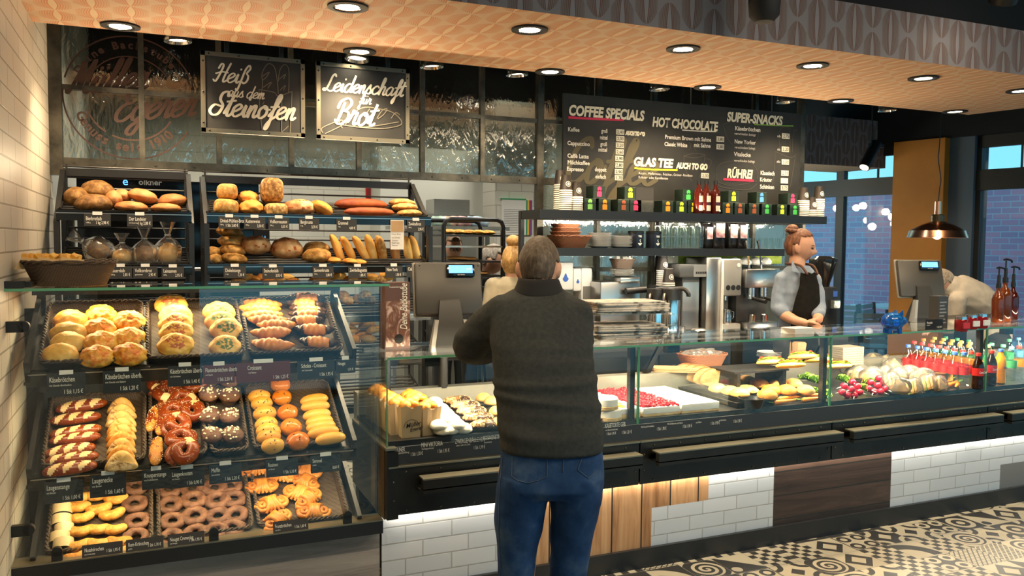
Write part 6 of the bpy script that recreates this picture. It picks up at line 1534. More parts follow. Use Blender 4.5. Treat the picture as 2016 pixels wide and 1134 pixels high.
def lettuce_mesh(seed, R=0.05):
    mb = MB(); rg = random.Random(seed)
    for k in range(9):
        rows = []; a0 = rg.uniform(0, 6.28); tilt_ = rg.uniform(0.2, 1.2); nn = 7
        for i in range(nn):
            r_ = R * (0.15 + 0.85 * i / (nn - 1)); row = []
            for j in range(9):
                b_ = (j / 8 - 0.5) * 1.5; wav = 0.012 * math.sin(j * 2.4 + k) * (i / nn)
                v = Vector((r_ * math.cos(b_), r_ * math.sin(b_), wav)); v = Matrix.Rotation(-tilt_, 3, 'Y') @ v; row.append(mb.bm.verts.new(Matrix.Rotation(a0, 3, 'Z') @ v))
            rows.append(row)
        mb.skin(rows, closed=False)
    return mb.mesh(True, 'lettuce', 0)
LM = [lettuce_mesh(s) for s in (1, 2)]
for k, (a, b_, z_) in enumerate([(1598, 752, 0.06), (1586, 748, 0.06), (1612, 756, 0.05), (1600, 778, 0.02), (1620, 780, 0.02), (1510, 786, 0.02), (1660, 752, 0.04)]):
    o = link('lettuce_leaves', LM[k % 2], None if len(LM[k % 2].materials) else [LETT]); o.location = dz(a, b_, DZ + z_ - 0.01); tag(o, 'green lettuce tuft among the filled rolls, %s from the bread end' % ordn[k], 'lettuce', 'lettuce tufts')
CARROT = speck('carrot', [(0.3, (0.72, 0.20, 0.02)), (0.7, (0.85, 0.34, 0.05))], 20, 0.4, 0.1, 40); STEMG = plain('carrot_green', (0.25, 0.40, 0.04), 0.6)
def carrot(p, rz, L, label, g_):
    t = thing('carrot', label, 'carrot', p, rz, g_)
    MB().tube([(-L / 2, 0, 0), (-L / 2 + 0.01, 0, 0), (-L * 0.1, 0.003, 0), (L * 0.4, -0.002, 0), (L / 2, 0, 0)], [0.008, 0.013, 0.0115, 0.006, 0.002], 12).build('root', CARROT, t)
    mb = MB()
    for k in range(3): mb.tube([(-L / 2, 0, 0), (-L / 2 - 0.025, 0.006 * (k - 1), 0.006), (-L / 2 - 0.05, 0.014 * (k - 1), 0.01)], 0.0022, 5)
    mb.build('green_stalk', STEMG, t)
for k, (a, b_, r_) in enumerate([(1545, 790, 0.12), (1556, 783, 0.08), (1582, 778, 0.05), (1612, 778, -0.06), (1602, 785, 0.08)]): carrot(dz(a, b_, DZ + 0.02), r_, 0.17, 'orange carrot lying before the filled rolls, %s from the left' % ordn[k], 'carrots before the rolls')
for k, (a, b_, r_) in enumerate([(1868, 750, PI + 0.5), (1876, 755, PI + 0.35), (1862, 759, PI + 0.3), (1884, 758, PI + 0.6), (1870, 744, PI + 0.6)]): carrot(dz(a, b_, DZ + 0.02), r_, 0.15, 'orange carrot of the bunch before the bottles, %s counted upward' % ordn[k], 'bunch of carrots')
p = dz(1478, 796, DZ + 0.03); t = thing('black_bowl', 'small black bowl under the herb roll', 'bowl', (p.x, p.y, DZ)); MB().lathe([(0, 0), (0.055, 0), (0.07, 0.05), (0.067, 0.05), (0.052, 0.006), (0, 0.006)], 28).build('bowl', BLACK, t)
RADI = plain('radish_red', (0.50, 0.01, 0.04), 0.25)
for g_, (cx_, cy_) in enumerate([(1676, 766), (1728, 759)]):
    for k, (dx, dy) in enumerate([(-18, 6), (-8, 12), (6, 12), (16, 6), (-14, -6), (0, 0), (12, -6), (2, -14)]):
        p = dz(cx_ + dx, cy_ + dy, DZ + 0.035 + 0.0012 * (12 - dy)); t = thing('radish', 'red radish in the %s bunch, %s of the pile' % (('left', 'right')[g_], ordn[k]), 'radish', p, rnd.random() * 6, 'radish bunches')
        MB().ball((0, 0, 0), (0.021, 0.021, 0.019), u=14, v=10).build('bulb', RADI, t); MB().tube([(0, 0.018, -0.006), (0.002, 0.032, -0.010), (0.0, 0.045, -0.014)], [0.004, 0.002, 0.0008], 6).build('root_tail', WHITE, t)
for k, (a, b_) in enumerate([(1700, 768), (1712, 756), (1748, 758)]):
    o = link('radish_leaves', LM[k % 2]); o.location = dz(a, b_, DZ + 0.03); o.scale = (0.8,) * 3; tag(o, 'green radish leaves between the radish bunches, %s from the left' % ordn[k], 'leaves', 'radish leaves')
# wrapped sandwiches
TOAST = speck('toast', [(0.3, (0.42, 0.22, 0.08)), (0.7, (0.72, 0.50, 0.24))], 20, 0.7, 0.3, 50)
def v_sand(seed):
    def f():
        out = []
        for k, (m, nm) in enumerate([(TOAST, 'sandwich'), (LETT, 'lettuce_filling'), (TOAST, 'toast_slice'), (CHEESEP, 'cheese_filling'), (TOAST, 'toast_slice')]):
            mb = MB(); th = 0.012 if m is TOAST else 0.006; z0_ = k * 0.010
            mb.prism([(-0.055, -0.02, z0_), (0.055, -0.02, z0_), (0.0, 0.05, z0_)], (0, 0, th)); out.append((nm, mb.mesh(False, 'sw'), [m]))
        return out
    return f
proto('sandwich', [v_sand(1)])
for k, (a, b_) in enumerate([(1685, 742), (1709, 745), (1735, 742), (1784, 742), (1760, 745), (1747, 756), (1764, 768), (1790, 768), (1821, 760), (1838, 764), (1714, 716), (1735, 720), (1756, 726), (1675, 732), (1810, 748)]):
    p = dz(a, b_, DZ + 0.05)
    o = place('sandwich', Matrix.Translation(p) @ Matrix.Rotation(rnd.uniform(-0.5, 0.5), 4, 'Z') @ Matrix.Rotation(1.15, 4, 'X'), 1.1, 'toast sandwich wedge in the right case, %s counted from the radishes' % ordn[k], 'sandwich', 'toast sandwiches')
    w_ = MB(); w_.loft([[(math.cos(q_) * 0.062 * s_, math.sin(q_) * 0.045 * s_ + 0.01, z_) for q_ in [2 * PI * j / 20 for j in range(20)]] for z_, s_ in ((-0.006, 0.8), (0.0, 1), (0.055, 1.02), (0.062, 0.7))])
    w_.build('clear_wrap', BAGP, o, True, 0)
# sandwich baguettes on the glass shelf
kb(MB().box(2.90, 3.28, 3.62, 3.86, 0.905, 0.915), 'shelf_plate', BLACK); kb(MB().box(2.92, 2.94, 3.62, 3.86, DZ, 0.905), 'shelf_leg', BLACK); kb(MB().box(3.24, 3.26, 3.62, 3.86, DZ, 0.905), 'shelf_leg', BLACK)
def v_bsand():
    a = stick(0.2, 0.03, 0, 0.4, 0.7, 30, 14, 0.05, 3); me1 = M_(a, 0)
    me2 = lettuce_mesh(5, 0.05); me2.transform(Matrix.Translation((0, 0, 0.01)) @ Matrix.Diagonal((2.0, 0.75, 0.5, 1)))
    a = MB()
    for k in range(4): a.cyl((-0.06 + 0.04 * k, 0.0, 0.022), (-0.06 + 0.04 * k, 0.004, 0.027), 0.018, n=16)
    return [('filled_baguette', me1, [BR_BAG]), ('lettuce_filling', me2, [LETT]), ('tomato_slices', a.mesh(True, 'tom'), [plain('tomato', (0.6, 0.05, 0.015), 0.3)])]
proto('filled_baguette', [v_bsand])
for k, (a, b_, zz) in enumerate([(1518, 714, 0.94), (1557, 720, 0.94), (1580, 703, 0.965), (1612, 709, 0.94), (1650, 722, 0.9)]): put('filled_baguette', a, b_, zz, 0.95, -0.12, -0.4, 'lettuce and tomato filled baguette on the raised plate, %s from the left' % ordn[k], 'sandwich', 'filled baguettes')
def plates2(px_, py_, z_, n):
    p = on_z(px_, py_, z_)
    for k in range(n):
        o = link('plate', PLME); o.location = p + Vector((0.002 * (k % 2), 0, 0.009 * k)); tag(o, 'white china plate in the stack behind the filled baguettes, %s up' % ordn[k], 'plate', 'plates behind the baguettes')
plates2(1514, 704, 0.878, 4)
p = on_z(1330, 722, 0.9); t = thing('kraft_bags', 'stack of flat kraft paper bags in the middle case', 'paper bags', (p.x, p.y, 0.875), -0.5)
for k in range(6): MB().box(-0.13, 0.13, -0.06, 0.06, 0.004 * k, 0.004 * k + 0.0025, Matrix.Rotation(0.03 * (k % 3), 4, 'Z')).build('paper_bag', KRAFT, t, False)
p = on_z(1385, 722, 0.88); basket('wicker_basket', 'reddish wicker basket of plastic bags inside the middle case', (p.x, p.y + 0.02, 0.876), 0.30, 0.2, 0.08, WICKR, flare=0.75)
mb = MB(); r_ = bmesh.ops.create_icosphere(mb.bm, subdivisions=4, radius=1)
for v in mb.bm.verts: q_ = v.co; v.co = Vector((q_.x * 0.12, q_.y * 0.075, q_.z * 0.035)) * (1 + 0.35 * fbm(q_ * 3))
o = mb.build('plastic_bags', BAGP, None, True, 30); o.location = (p.x, p.y + 0.02, 0.95); tag(o, 'crumpled clear plastic bags in the reddish wicker basket', 'plastic bags')
p = on_z(1577, 706, 0.88); t = thing('paper_bag', 'upright kraft bag of bread behind the filled baguettes', 'paper bag', (p.x, p.y, 0.876)); MB().box(-0.075, 0.075, -0.05, 0.05, 0, 0.12, None, 0, 0.012).build('bag', KRAFT, t); 
p = on_z(1665, 715, 0.88); t = thing('napkin_stack', 'stack of grey brown paper napkins behind the case post', 'napkins', (p.x, p.y, 0.876))
for k in range(8): MB().box(-0.085, 0.085, -0.06, 0.06, 0.014 * k, 0.014 * k + 0.0125).build('napkin_pack', plain('napkin_%d' % k, (0.30 - 0.02 * (k % 2), 0.24, 0.18), 0.8), t, False)
# fruit cups
FRUIT = speck('fruit_salad', [(0.3, (0.35, 0.03, 0.04)), (0.5, (0.55, 0.30, 0.06)), (0.65, (0.25, 0.35, 0.05)), (0.8, (0.75, 0.65, 0.4))], 60, 0.3, 0.4, 60)
for k, (a, b_) in enumerate([(1779, 724), (1801, 724), (1846, 738), (1828, 728)]):
    p = dz(a, b_, DZ + 0.05); t = thing('fruit_cup', 'clear domed cup of fruit salad before the bottles, %s from the left' % ordn[k], 'fruit cup', (p.x, p.y, DZ), 0, 'fruit cups')
    MB().lathe([(0, 0.004), (0.036, 0.004), (0.045, 0.06), (0, 0.066)], 20).build('fruit', FRUIT, t); MB().lathe([(0.038, 0), (0.047, 0.062), (0.05, 0.064), (0.045, 0.09), (0.02, 0.105), (0, 0.107)], 24).build('cup', BAGP, t)
# bottled drinks
PETC = glass_thin('clear_bottle', (0.90, 0.93, 0.92), 1.2, 0.05)
COLA = plain('cola_brown', (0.02, 0.006, 0.003), 0.08); FANT = plain('orange_drink', (0.90, 0.33, 0.01), 0.15); REDL = plain('red_label', (0.55, 0.02, 0.02), 0.4); GRNL = plain('green_label', (0.05, 0.3, 0.12), 0.4); BLUL = plain('blue_label', (0.10, 0.35, 0.60), 0.4); ORL = plain('orange_label', (0.75, 0.25, 0.02), 0.4); WATER = PETC
CAPS = {'blue': (0.04, 0.12, 0.5), 'red': (0.6, 0.03, 0.02), 'orange': (0.75, 0.25, 0.03), 'yellow': (0.75, 0.6, 0.1), 'green': (0.05, 0.32, 0.14), 'sky': (0.1, 0.4, 0.6)}
CAPM = {k: plain('cap_' + k, v, 0.4) for k, v in CAPS.items()}
_bp = [(0, 0.003), (0.022, 0.0), (0.031, 0.006), (0.032, 0.05), (0.030, 0.07), (0.032, 0.085), (0.032, 0.13), (0.026, 0.16), (0.0125, 0.19), (0.0125, 0.205)]
BODY = MB().lathe(_bp + [(0, 0.205)], 20).mesh(True, 'bottle'); CAPME = MB().lathe([(0.015, 0.198), (0.015, 0.213), (0.013, 0.216), (0, 0.216)], 16).mesh(True, 'cap'); LABME = MB().lathe([(0.0326, 0.082), (0.0328, 0.128)], 24).mesh(True, 'label')
def drink(x_, y_, body, lab, cap, label, word=None, s=1.0):
    t = thing('drink_bottle', label, 'bottle', (x_, y_, DZ), 0, 'bottled drinks'); t.scale = (s, s, s)
    for nm, me, m in (('bottle_body', BODY, body), ('label', LABME, lab), ('cap', CAPME, cap)):
        if m is None: continue
        o = link(nm, me, None, t)
        if not len(me.materials): me.materials.append(m)
        o.material_slots[0].link = 'OBJECT'; o.material_slots[0].material = m
    if word: text(word, Matrix.Translation((0, -0.0345, 0.098)) @ FACE, 0.018, CHALK if word != 'Fanta' else plain('fanta_blue', (0.02, 0.04, 0.2), 0.4), t, align='CENTER', bold=0.0004, depth=0, sx=0.8)
for r_, (px0, py0, px1, py1, n, cap, body, lab) in enumerate([(1788, 680, 1898, 697, 7, 'blue', PETC, REDL), (1800, 673, 1912, 693, 8, 'red', PETC, REDL), (1818, 668, 1925, 683, 7, 'orange', PETC, ORL), (1840, 665, 1945, 680, 7, 'yellow', PETC, GRNL), (1862, 664, 1975, 680, 6, 'green', PETC, GRNL)]):
    for k in range(n):
        f = k / (n - 1); p = dz(px0 + (px1 - px0) * f, py0 + (py1 - py0) * f, DZ + 0.21)
        drink(p.x, p.y, body, lab, CAPM[cap], '%s capped clear bottle in the right case, %s from the left of that row' % (cap, ordn[k]))
for k, (a, b_, body, lab, cap, word, nm) in enumerate([(1956, 750, COLA, REDL, 'red', 'Coca-Cola', 'brown cola bottle with red label'), (1974, 746, FANT, None, 'blue', 'Fanta', 'bright orange lemonade bottle'), (1995, 740, PETC, GRNL, 'sky', None, 'clear bottle with green label and sky blue cap'), (2010, 737, PETC, ORL, 'red', None, 'clear bottle with orange label and red cap'), (1990, 720, PETC, GRNL, 'green', None, 'clear bottle with green cap, second row'), (2008, 716, PETC, BLUL, 'sky', None, 'clear bottle with blue label, second row'), (1930, 757, COLA, REDL, 'red', 'Coca-Cola', 'dark cola bottle left of the case seam')]):
    p = on_z(a, b_ + 10, DZ); drink(p.x, p.y + 0.02, body, lab, CAPM[cap], nm + ' at the right end of the counter', word)
# ------------------------------------------------------------------ things standing on the counter
ZG = ZT + 0.0055
def on_top(px_, py_): return on_z(px_, py_, ZG)
p = on_top(1570, 655); t = thing('paper_stack', 'stack of white paper sheets on the glass counter top', 'paper', p, 0.1)
for k in range(5): MB().box(-0.075, 0.075, -0.05, 0.05, 0.006 * k, 0.006 * k + 0.005, Matrix.Rotation(0.02 * (k % 3 - 1), 4, 'Z')).build('sheet_pack', WHITE, t, False)
BLUEG = Mt('cobalt_glass', (0.02, 0.22, 0.85), 0.05); BLUEG.set('Transmission Weight', 0.75); BLUEG.set('IOR', 1.45); BLUEG = BLUEG.m
p = on_top(1757, 656); p.z = ZG; t = thing('piggy_bank', 'shiny blue glass piggy bank on the counter top', 'piggy bank', p, -0.3)
mb = MB(); mb.ball((0, 0, 0.065), (0.065, 0.05, 0.052), u=28, v=18); mb.ball((0.058, 0, 0.068), (0.022, 0.026, 0.024)); mb.build('body', BLUEG, t)
for sx_, sy_ in ((1, 1), (1, -1), (-1, 1), (-1, -1)): MB().cyl((0.03 * sx_, 0.022 * sy_, 0), (0.028 * sx_, 0.02 * sy_, 0.03), 0.012, 0.014, 14).build('leg', BLUEG, t)
for sy_ in (1, -1): MB().cyl((0.03, 0.028 * sy_, 0.105), (0.035, 0.036 * sy_, 0.13), 0.014, 0.002, 10).build('ear', BLUEG, t)
p = on_y(1846, 650, 3.45); p.z = ZG; t = thing('card_dispenser', 'tall grey printed card dispenser box before the till', 'card box', p, 0.1)
MB().box(-0.045, 0.045, -0.03, 0.03, 0, 0.19).build('box', plain('grey_card', (0.06, 0.06, 0.06), 0.5), t, False)
mb = MB()
for k in range(7): mb.box(-0.035, 0.03 - 0.01 * (k % 3), -0.031, -0.03, 0.03 + 0.02 * k, 0.038 + 0.02 * k)
mb.build('printed_lines', plain('print_grey', (0.3, 0.3, 0.3), 0.6), t, False)
JAM = plain('red_jam', (0.22, 0.008, 0.012), 0.1)
ZC = ZG + 0.0
for k, (a, b_) in enumerate([(1892, 645), (1912, 641), (1932, 639)]):
    p = on_z(a, b_, ZG + 0.02); t = thing('jam_jar', 'red jam jar with silver lid at the counter end, %s from the left' % ordn[k], 'jar', (p.x, p.y, ZG), 0, 'jam jars')
    MB().lathe([(0, 0), (0.032, 0), (0.035, 0.01), (0.035, 0.06), (0.03, 0.07), (0, 0.07)], 24).build('jar_body', JAM, t); MB().lathe([(0.031, 0.068), (0.031, 0.083), (0, 0.084)], 24).build('lid', CHROME, t)
    MB().box(-0.025, 0.025, -0.0375, -0.03, 0.018, 0.05).build('label', REDL if k == 0 else WHITE, t, False)
p = on_z(1922, 652, ZG + 0.02); card(Matrix.Translation((p.x - 0.06, max(3.385, p.y - 0.03), ZG + 0.0605)), 0.14, 0.06, 'Marmelade', 'hausgemacht', '1 Stk 3,90 €', 'small black price sign standing before the jam jars', 'counter price signs', None, False, 0.018)
for k, (a, b_, s_) in enumerate([(1963, 634, 1.0), (1976, 632, 1.15), (1992, 628, 1.0)]):
    p = on_z(a, b_, ZG); t = bottle('syrup_pump_bottle', 'amber syrup bottle with black pump, %s of three at the counter end' % ordn[k], p, AMBER if k < 2 else SYRUP, BLACK, 1.0 * s_, 'syrup pump bottles', False)
    mb = MB(); mb.cyl((0, 0, 0.24 * s_), (0, 0, 0.30 * s_), 0.012, 0.010, 14); mb.cyl((0, 0, 0.3 * s_), (0, 0, 0.345 * s_), 0.005, n=10); mb.tube([(-0.02, 0, 0.345 * s_), (0.0, 0, 0.35 * s_), (0.05, 0, 0.342 * s_), (0.058, 0, 0.33 * s_)], 0.006, 8); mb.build('pump', BLACK, t)
# tills
SCR = emit('blue_screen', (0.10, 0.38, 0.95), 1.6)
def till(p, rz, label, s=1.0, txt='0,00'):
    t = thing('till', label, 'till', p, rz, 'tills on the counter'); t.scale = (s, s, s)
    TM_ = Matrix.Translation((0, 0.0, 0.30)) @ Matrix.Rotation(math.radians(-14), 4, 'X')
    MB().box(-0.165, 0.165, 0, 0.035, -0.13, 0.13, TM_, 0, 0.012).build('monitor_back', plain('till_back', (0.055, 0.052, 0.047), 0.4), t)
    MB().box(-0.172, 0.172, 0.030, 0.045, -0.137, 0.137, TM_, 0, 0.008).build('monitor_rim', plain('till_rim', (0.22, 0.21, 0.19), 0.4), t)
    mb = MB(); mb.box(-0.012, 0.13, -0.018, 0.0, 0.055, 0.118, TM_, 0, 0.006); d_ = mb.build('customer_display', BLACKGLOSS, t)
    MB().box(0.0, 0.118, -0.0195, -0.018, 0.072, 0.110, TM_).build('screen', SCR, d_, False)
    a = text('0,00', TM_ @ Matrix.Translation((0.11, -0.020, 0.088)) @ FACE, 0.013, CHALK, align='RIGHT', depth=0); b_ = text('VECTRON', TM_ @ Matrix.Translation((0.06, -0.0185, 0.061)) @ FACE, 0.008, CHALK, align='CENTER', depth=0)
    merge([a, b_], 'lettering', d_)
    MB().loft([[(-0.05, -0.03, 0.24), (0.05, -0.03, 0.24), (0.05, 0.02, 0.26), (-0.05, 0.02, 0.26)], [(-0.06, -0.06, 0.15), (0.06, -0.06, 0.15), (0.06, 0.0, 0.15), (-0.06, 0.0, 0.15)], [(-0.085, -0.09, 0), (0.085, -0.09, 0), (0.085, 0.06, 0), (-0.085, 0.06, 0)]]).build('stand', DKPLAS, t, True, 30)
    for sx_ in (-1, 1): MB().loft([[(sx_ * 0.06, -0.066, 0.15), (sx_ * 0.078, -0.066, 0.15), (sx_ * 0.078, -0.03, 0.15), (sx_ * 0.06, -0.03, 0.15)], [(sx_ * 0.085, -0.096, 0), (sx_ * 0.105, -0.096, 0), (sx_ * 0.105, -0.03, 0), (sx_ * 0.085, -0.03, 0)]]).build('stand_edge', plain('till_silver', (0.5, 0.49, 0.46), 0.35, 0.6), t, False)
    for sx_ in (-1, 1):
        for sz_ in (-1, 1): MB().ball((sx_ * 0.145, 0.0, sz_ * 0.11), 0.004, TM_, u=8, v=5).build('screw', BLACK, t)
    return t
q0 = on_y(820, 690, 3.78); q1 = on_y(952, 690, 3.78)
p = on_y(886, 688, 3.72); till((p.x, 3.74, ZG - 0.03), -0.15, 'grey touch screen till with blue customer display left of the man', 0.98)
p = on_y(1812, 620, 4.05); till((p.x, 4.05, ZG - 0.03), -0.30, 'dark touch screen till at the far counter end', 0.98)
mb = MB(); mb.box(1.0, 1.75, 3.82, 4.1, 1.05, 1.09); kb(mb, 'till_shelf', BLACK)
for xx in (1.05, 1.35, 1.7): kb(MB().cyl((xx, 3.99, 0.87), (xx, 3.99, 1.05), 0.025), 'till_post', BLACK, True)
kb(MB().box(4.7, 5.9, 3.82, 4.3, 1.06, 1.10), 'till_shelf', BLACK); kb(MB().box(5.2, 5.3, 4.0, 4.1, 0.0, 1.06), 'till_post', BLACK)
# display board with a bread photograph
a = on_y(757, 700, 3.62); b_ = on_y(808, 700, 3.62); zt_ = on_y(780, 556, 3.62).z
t = thing('display_board', 'upright brochure box with brown bread photograph and white script at the case corner', 'display board', ((a.x + b_.x) / 2, 3.62, ZG), 0.12); w_ = (b_.x - a.x) / 2; h_ = zt_ - ZG
PHOTO = Mt('bread_photo', (0.3, 0.15, 0.1), 0.5); PHOTO.col(PHOTO.ramp(PHOTO.noise(PHOTO.co('Object', (1, 1, 0.5)), 22, 4, 0.6, 1.5), [(0.3, (0.10, 0.045, 0.035)), (0.48, (0.20, 0.09, 0.06)), (0.58, (0.55, 0.40, 0.34)), (0.72, (0.72, 0.60, 0.54))])); PHOTO = PHOTO.m
MB().box(-w_, w_, 0, 0.07, 0, h_).build('box', plain('brown_card', (0.12, 0.06, 0.05), 0.5), t, False)
MB().box(-w_ + 0.004, w_, -0.001, 0, 0.01, h_ * 0.72).build('photo_panel', PHOTO, t, False)
merge([text('Deine Backstube', Matrix.Translation((w_ * 0.75, -0.003, h_ * 0.28)) @ FACE @ Matrix.Rotation(PI / 2, 4, 'Z'), 0.05, CHALK, shear=0.35, sx=0.62, depth=0, bold=0.0004), text('Produktinformationen', Matrix.Translation((0, -0.0015, h_ * 0.92)) @ FACE, 0.011, CHALK, depth=0, align='CENTER', sx=0.8)], 'lettering', t)
MB().cyl((w_ * 0.1, -0.002, 0.045), (w_ * 0.1, 0, 0.045), 0.022, n=24).build('round_emblem', BLACKM, t)
# newspaper rack
PAPR = speck('newsprint', [(0.36, (0.10, 0.10, 0.09)), (0.44, (0.42, 0.40, 0.37)), (0.52, (0.60, 0.57, 0.52)), (0.64, (0.62, 0.58, 0.52)), (0.7, (0.45, 0.12, 0.08))], 16, 0.8, 0, 20, stretch=(1, 3, 1))
ACR = glass_thin('acrylic', (0.95, 0.96, 0.96), 1.3, 0.02)
ax_, bx_ = on_z(1166, 690, ZG), on_z(1290, 678, ZG)
t = thing('newspaper_rack', 'clear acrylic two tier newspaper rack on the counter top', 'newspaper rack', (2.16, 3.56, ZG), -0.1)
for z_ in (0.01, 0.135): MB().box(-0.22, 0.22, -0.12, 0.14, z_, z_ + 0.005).build('acrylic_tier', ACR, t, False)
for x_ in (-0.215, 0.02, 0.215): MB().box(x_ - 0.003, x_ + 0.003, -0.12, -0.10, 0, 0.14).build('acrylic_leg', ACR, t, False)
for x_ in (-0.2, 0.2): MB().cyl((x_, 0.05, 0.0), (x_ - 0.04, 0.12, 0.14), 0.004, n=8).build('wire_leg', CHROME, t)
rg = random.Random(5)
for lv, n in ((0.016, 7), (0.141, 6)):
    for k in range(n):
        o = bx('newspaper', -0.19, 0.19, -0.10, 0.11, 0, 0.009, PAPR, None, 0.003); o.location = (2.16 + rg.uniform(-0.015, 0.015), 3.56 + rg.uniform(-0.01, 0.01), ZG + lv + 0.0098 * k); o.rotation_euler = (0, 0, -0.1 + rg.uniform(-0.08, 0.08))
        tag(o, 'folded newspaper on the %s tier of the rack, %s up' % ('lower' if lv < 0.1 else 'upper', ordn[k]), 'newspaper', 'newspapers in the rack')
# ================================================================== kitchen and the back counter
OVENK = plain('oven_black_glass', (0.006, 0.007, 0.010), 0.12)
t = thing('deck_oven', 'tall black glass fronted deck oven behind the left bread rack', 'oven', (0.03, 5.9, 0))
MB().box(-0.45, 0.60, -0.3, 0.5, 0, 1.98).build('body', OVENK, t, False)
for z_ in (0.5, 0.9, 1.3, 1.7): MB().box(-0.40, 0.36, -0.312, -0.3, z_ - 0.16, z_ + 0.16).build('oven_door', BLACKGLOSS, t, False)
for z_ in (0.5, 0.9, 1.3): MB().cyl((-0.35, -0.335, z_ + 0.13), (0.3, -0.335, z_ + 0.13), 0.012).build('door_handle', STEEL, t)
a, b_ = on_y(509, 468, 5.59), on_y(530, 448, 5.59)
d_ = MB().box(a.x - 0.03 - 0.03, b_.x + 0.0 - 0.03, -0.325, -0.30, a.z - 0.03, b_.z + 0.03).build('control_panel', BLACK, t, False)
merge([text('00:11', Matrix.Translation((a.x - 0.06, -0.327, 1.62)) @ FACE, 0.035, SCR, depth=0), text('6 : 00', Matrix.Translation((a.x - 0.06, -0.327, 1.58)) @ FACE, 0.035, SCR, depth=0)], 'display_digits', d_)
a = on_y(262, 358, 5.57); merge([text('e', Matrix.Translation((a.x - 0.09, -0.316, a.z - 0.02)) @ FACE, 0.07, SCR, depth=0), text('ölkner', Matrix.Translation((a.x, -0.316, a.z - 0.015)) @ FACE, 0.05, WHITE, depth=0, bold=0.001)], 'oven_lettering', t)
STAIN = plain('stainless', (0.45, 0.45, 0.42), 0.35, 0.9)
a, b_ = on_y(846, 432, 7.25), on_y(890, 392, 7.25)
t = thing('steel_cabinet', 'stainless steel cabinet by the kitchen wall behind the trolley', 'cabinet', ((a.x + b_.x) / 2, 7.25, 0))
MB().box(a.x - b_.x, 0.35, 0, 0.3, 0, a.z + 0.05).build('body', STAIN, t, False); MB().box(-0.05, 0.3, 0.05, 0.3, a.z + 0.05, b_.z).build('upper_body', STAIN, t, False); MB().box(a.x - b_.x + 0.02, 0.33, -0.006, 0, 0.1, a.z - 0.1).build('door', STAIN, t, False)
a, b_ = on_y(720, 393, 7.98), on_y(748, 364, 7.98)
t = thing('fire_sign', 'red fire safety sign on the kitchen tile wall', 'sign', (a.x, 7.99, a.z)); MB().box(0, b_.x - a.x, -0.02, 0, 0, b_.z - a.z).build('plate', REDL, t, False)
sw = b_.x - a.x; sh = b_.z - a.z
mb = MB(); mb.box(0.05 * sw, 0.42 * sw, -0.022, -0.02, 0.1 * sh, 0.9 * sh); mb.build('pictogram', plain('dark_red', (0.2, 0.01, 0.01), 0.5), t, False)
mb = MB()
for k in range(3): mb.prism([(sw * (0.56 + 0.1 * k), -0.021, sh * 0.25), (sw * (0.62 + 0.1 * k), -0.021, sh * 0.25), (sw * (0.66 + 0.09 * k), -0.021, sh * 0.85)], (0, -0.002, 0))
mb.build('flame_mark', WHITE, t, False)
# sheet organiser on the tiled pier
a, b_ = on_y(988, 462, 6.98), on_y(1036, 394, 6.98)
t = thing('sheet_organiser', 'wall organiser of printed sheets with coloured tabs on the tiled pier', 'organiser', (a.x, 6.995, a.z))
MB().box(0, b_.x - a.x, -0.012, 0, 0, b_.z - a.z).build('sheet', WHITE, t, False)
w_ = b_.x - a.x
mb = MB()
for k in range(14): mb.box(0.02, w_ - 0.02, -0.014, -0.012, 0.02 + 0.016 * k, 0.024 + 0.016 * k)
mb.build('printed_table', plain('grey_print', (0.3, 0.3, 0.28), 0.7), t, False)
for k, c in enumerate(('green', 'yellow', 'red', 'blue')): MB().box(w_ + 0.016 * k, w_ + 0.016 * (k + 1), -0.012 + 0.001 * k, 0, 0, b_.z - a.z).build('coloured_tab', CAPM[c], t, False)
MB().box(-0.01, w_, -0.014, 0, b_.z - a.z, b_.z - a.z + 0.012).build('top_clip', CAPM['green'], t, False)
t = thing('sheet_organiser', 'lower sheet organiser with coloured tabs, half hidden by the blonde woman', 'organiser', (a.x, 6.995, a.z - 0.24))
MB().box(0, w_, -0.012, 0, 0, 0.18).build('sheet', WHITE, t, False)
for k, c in enumerate(('green', 'yellow', 'red', 'blue')): MB().box(w_ + 0.016 * k, w_ + 0.016 * (k + 1), -0.012 + 0.001 * k, 0, 0, 0.18).build('coloured_tab', CAPM[c], t, False)
# tray trolley
ty = 5.42; xl, xr_ = on_y(873, 600, ty).x, on_y(990, 600, ty).x
zt_ = on_y(930, 432, ty).z
t = thing('tray_trolley', 'black rolling tray trolley of baked goods behind the till', 'trolley', ((xl + xr_) / 2, ty, 0)); hw = (xr_ - xl) / 2
for y_ in (0.0, 0.45):
    mb = MB()
    for sx_ in (-1, 1):
        pass
    mb.tube([(-hw, y_, 0.1), (-hw, y_, zt_ - 0.05), (-hw + 0.015, y_, zt_ - 0.015), (-hw + 0.05, y_, zt_), (hw - 0.05, y_, zt_), (hw - 0.015, y_, zt_ - 0.015), (hw, y_, zt_ - 0.05), (hw, y_, 0.1)], 0.016, 10); mb.build('tube_frame', BLACK, t)
zs = [on_y(930, q_, ty).z for q_ in (462, 484, 514, 542, 570)]
for k, z_ in enumerate(zs + [zs[-1] - 0.16, zs[-1] - 0.32, zs[-1] - 0.48]):
    MB().box(-hw, hw, -0.01, 0.46, z_ - 0.012, z_).build('tray', STAIN if k == 1 else BLACK, t, False)
for sx_ in (-1, 1):
    for y_ in (0, 0.45): MB().cyl((sx_ * hw - 0.012, y_, 0.05), (sx_ * hw + 0.012, y_, 0.05), 0.05, n=20).build('wheel', DKPLAS, t)
def trol(px_, py_, w, h, m, label, y=None):
    p = on_y(px_, py_, y or ty + 0.12); o = loafm(px2m(w / 2, p), 0.09, px2m(h / 2, p), px_, 0.12, 0.6).build('baked_item', m, None, True, 0); o.location = p
    tag(o, label, 'bread', 'baked goods on the trolley')
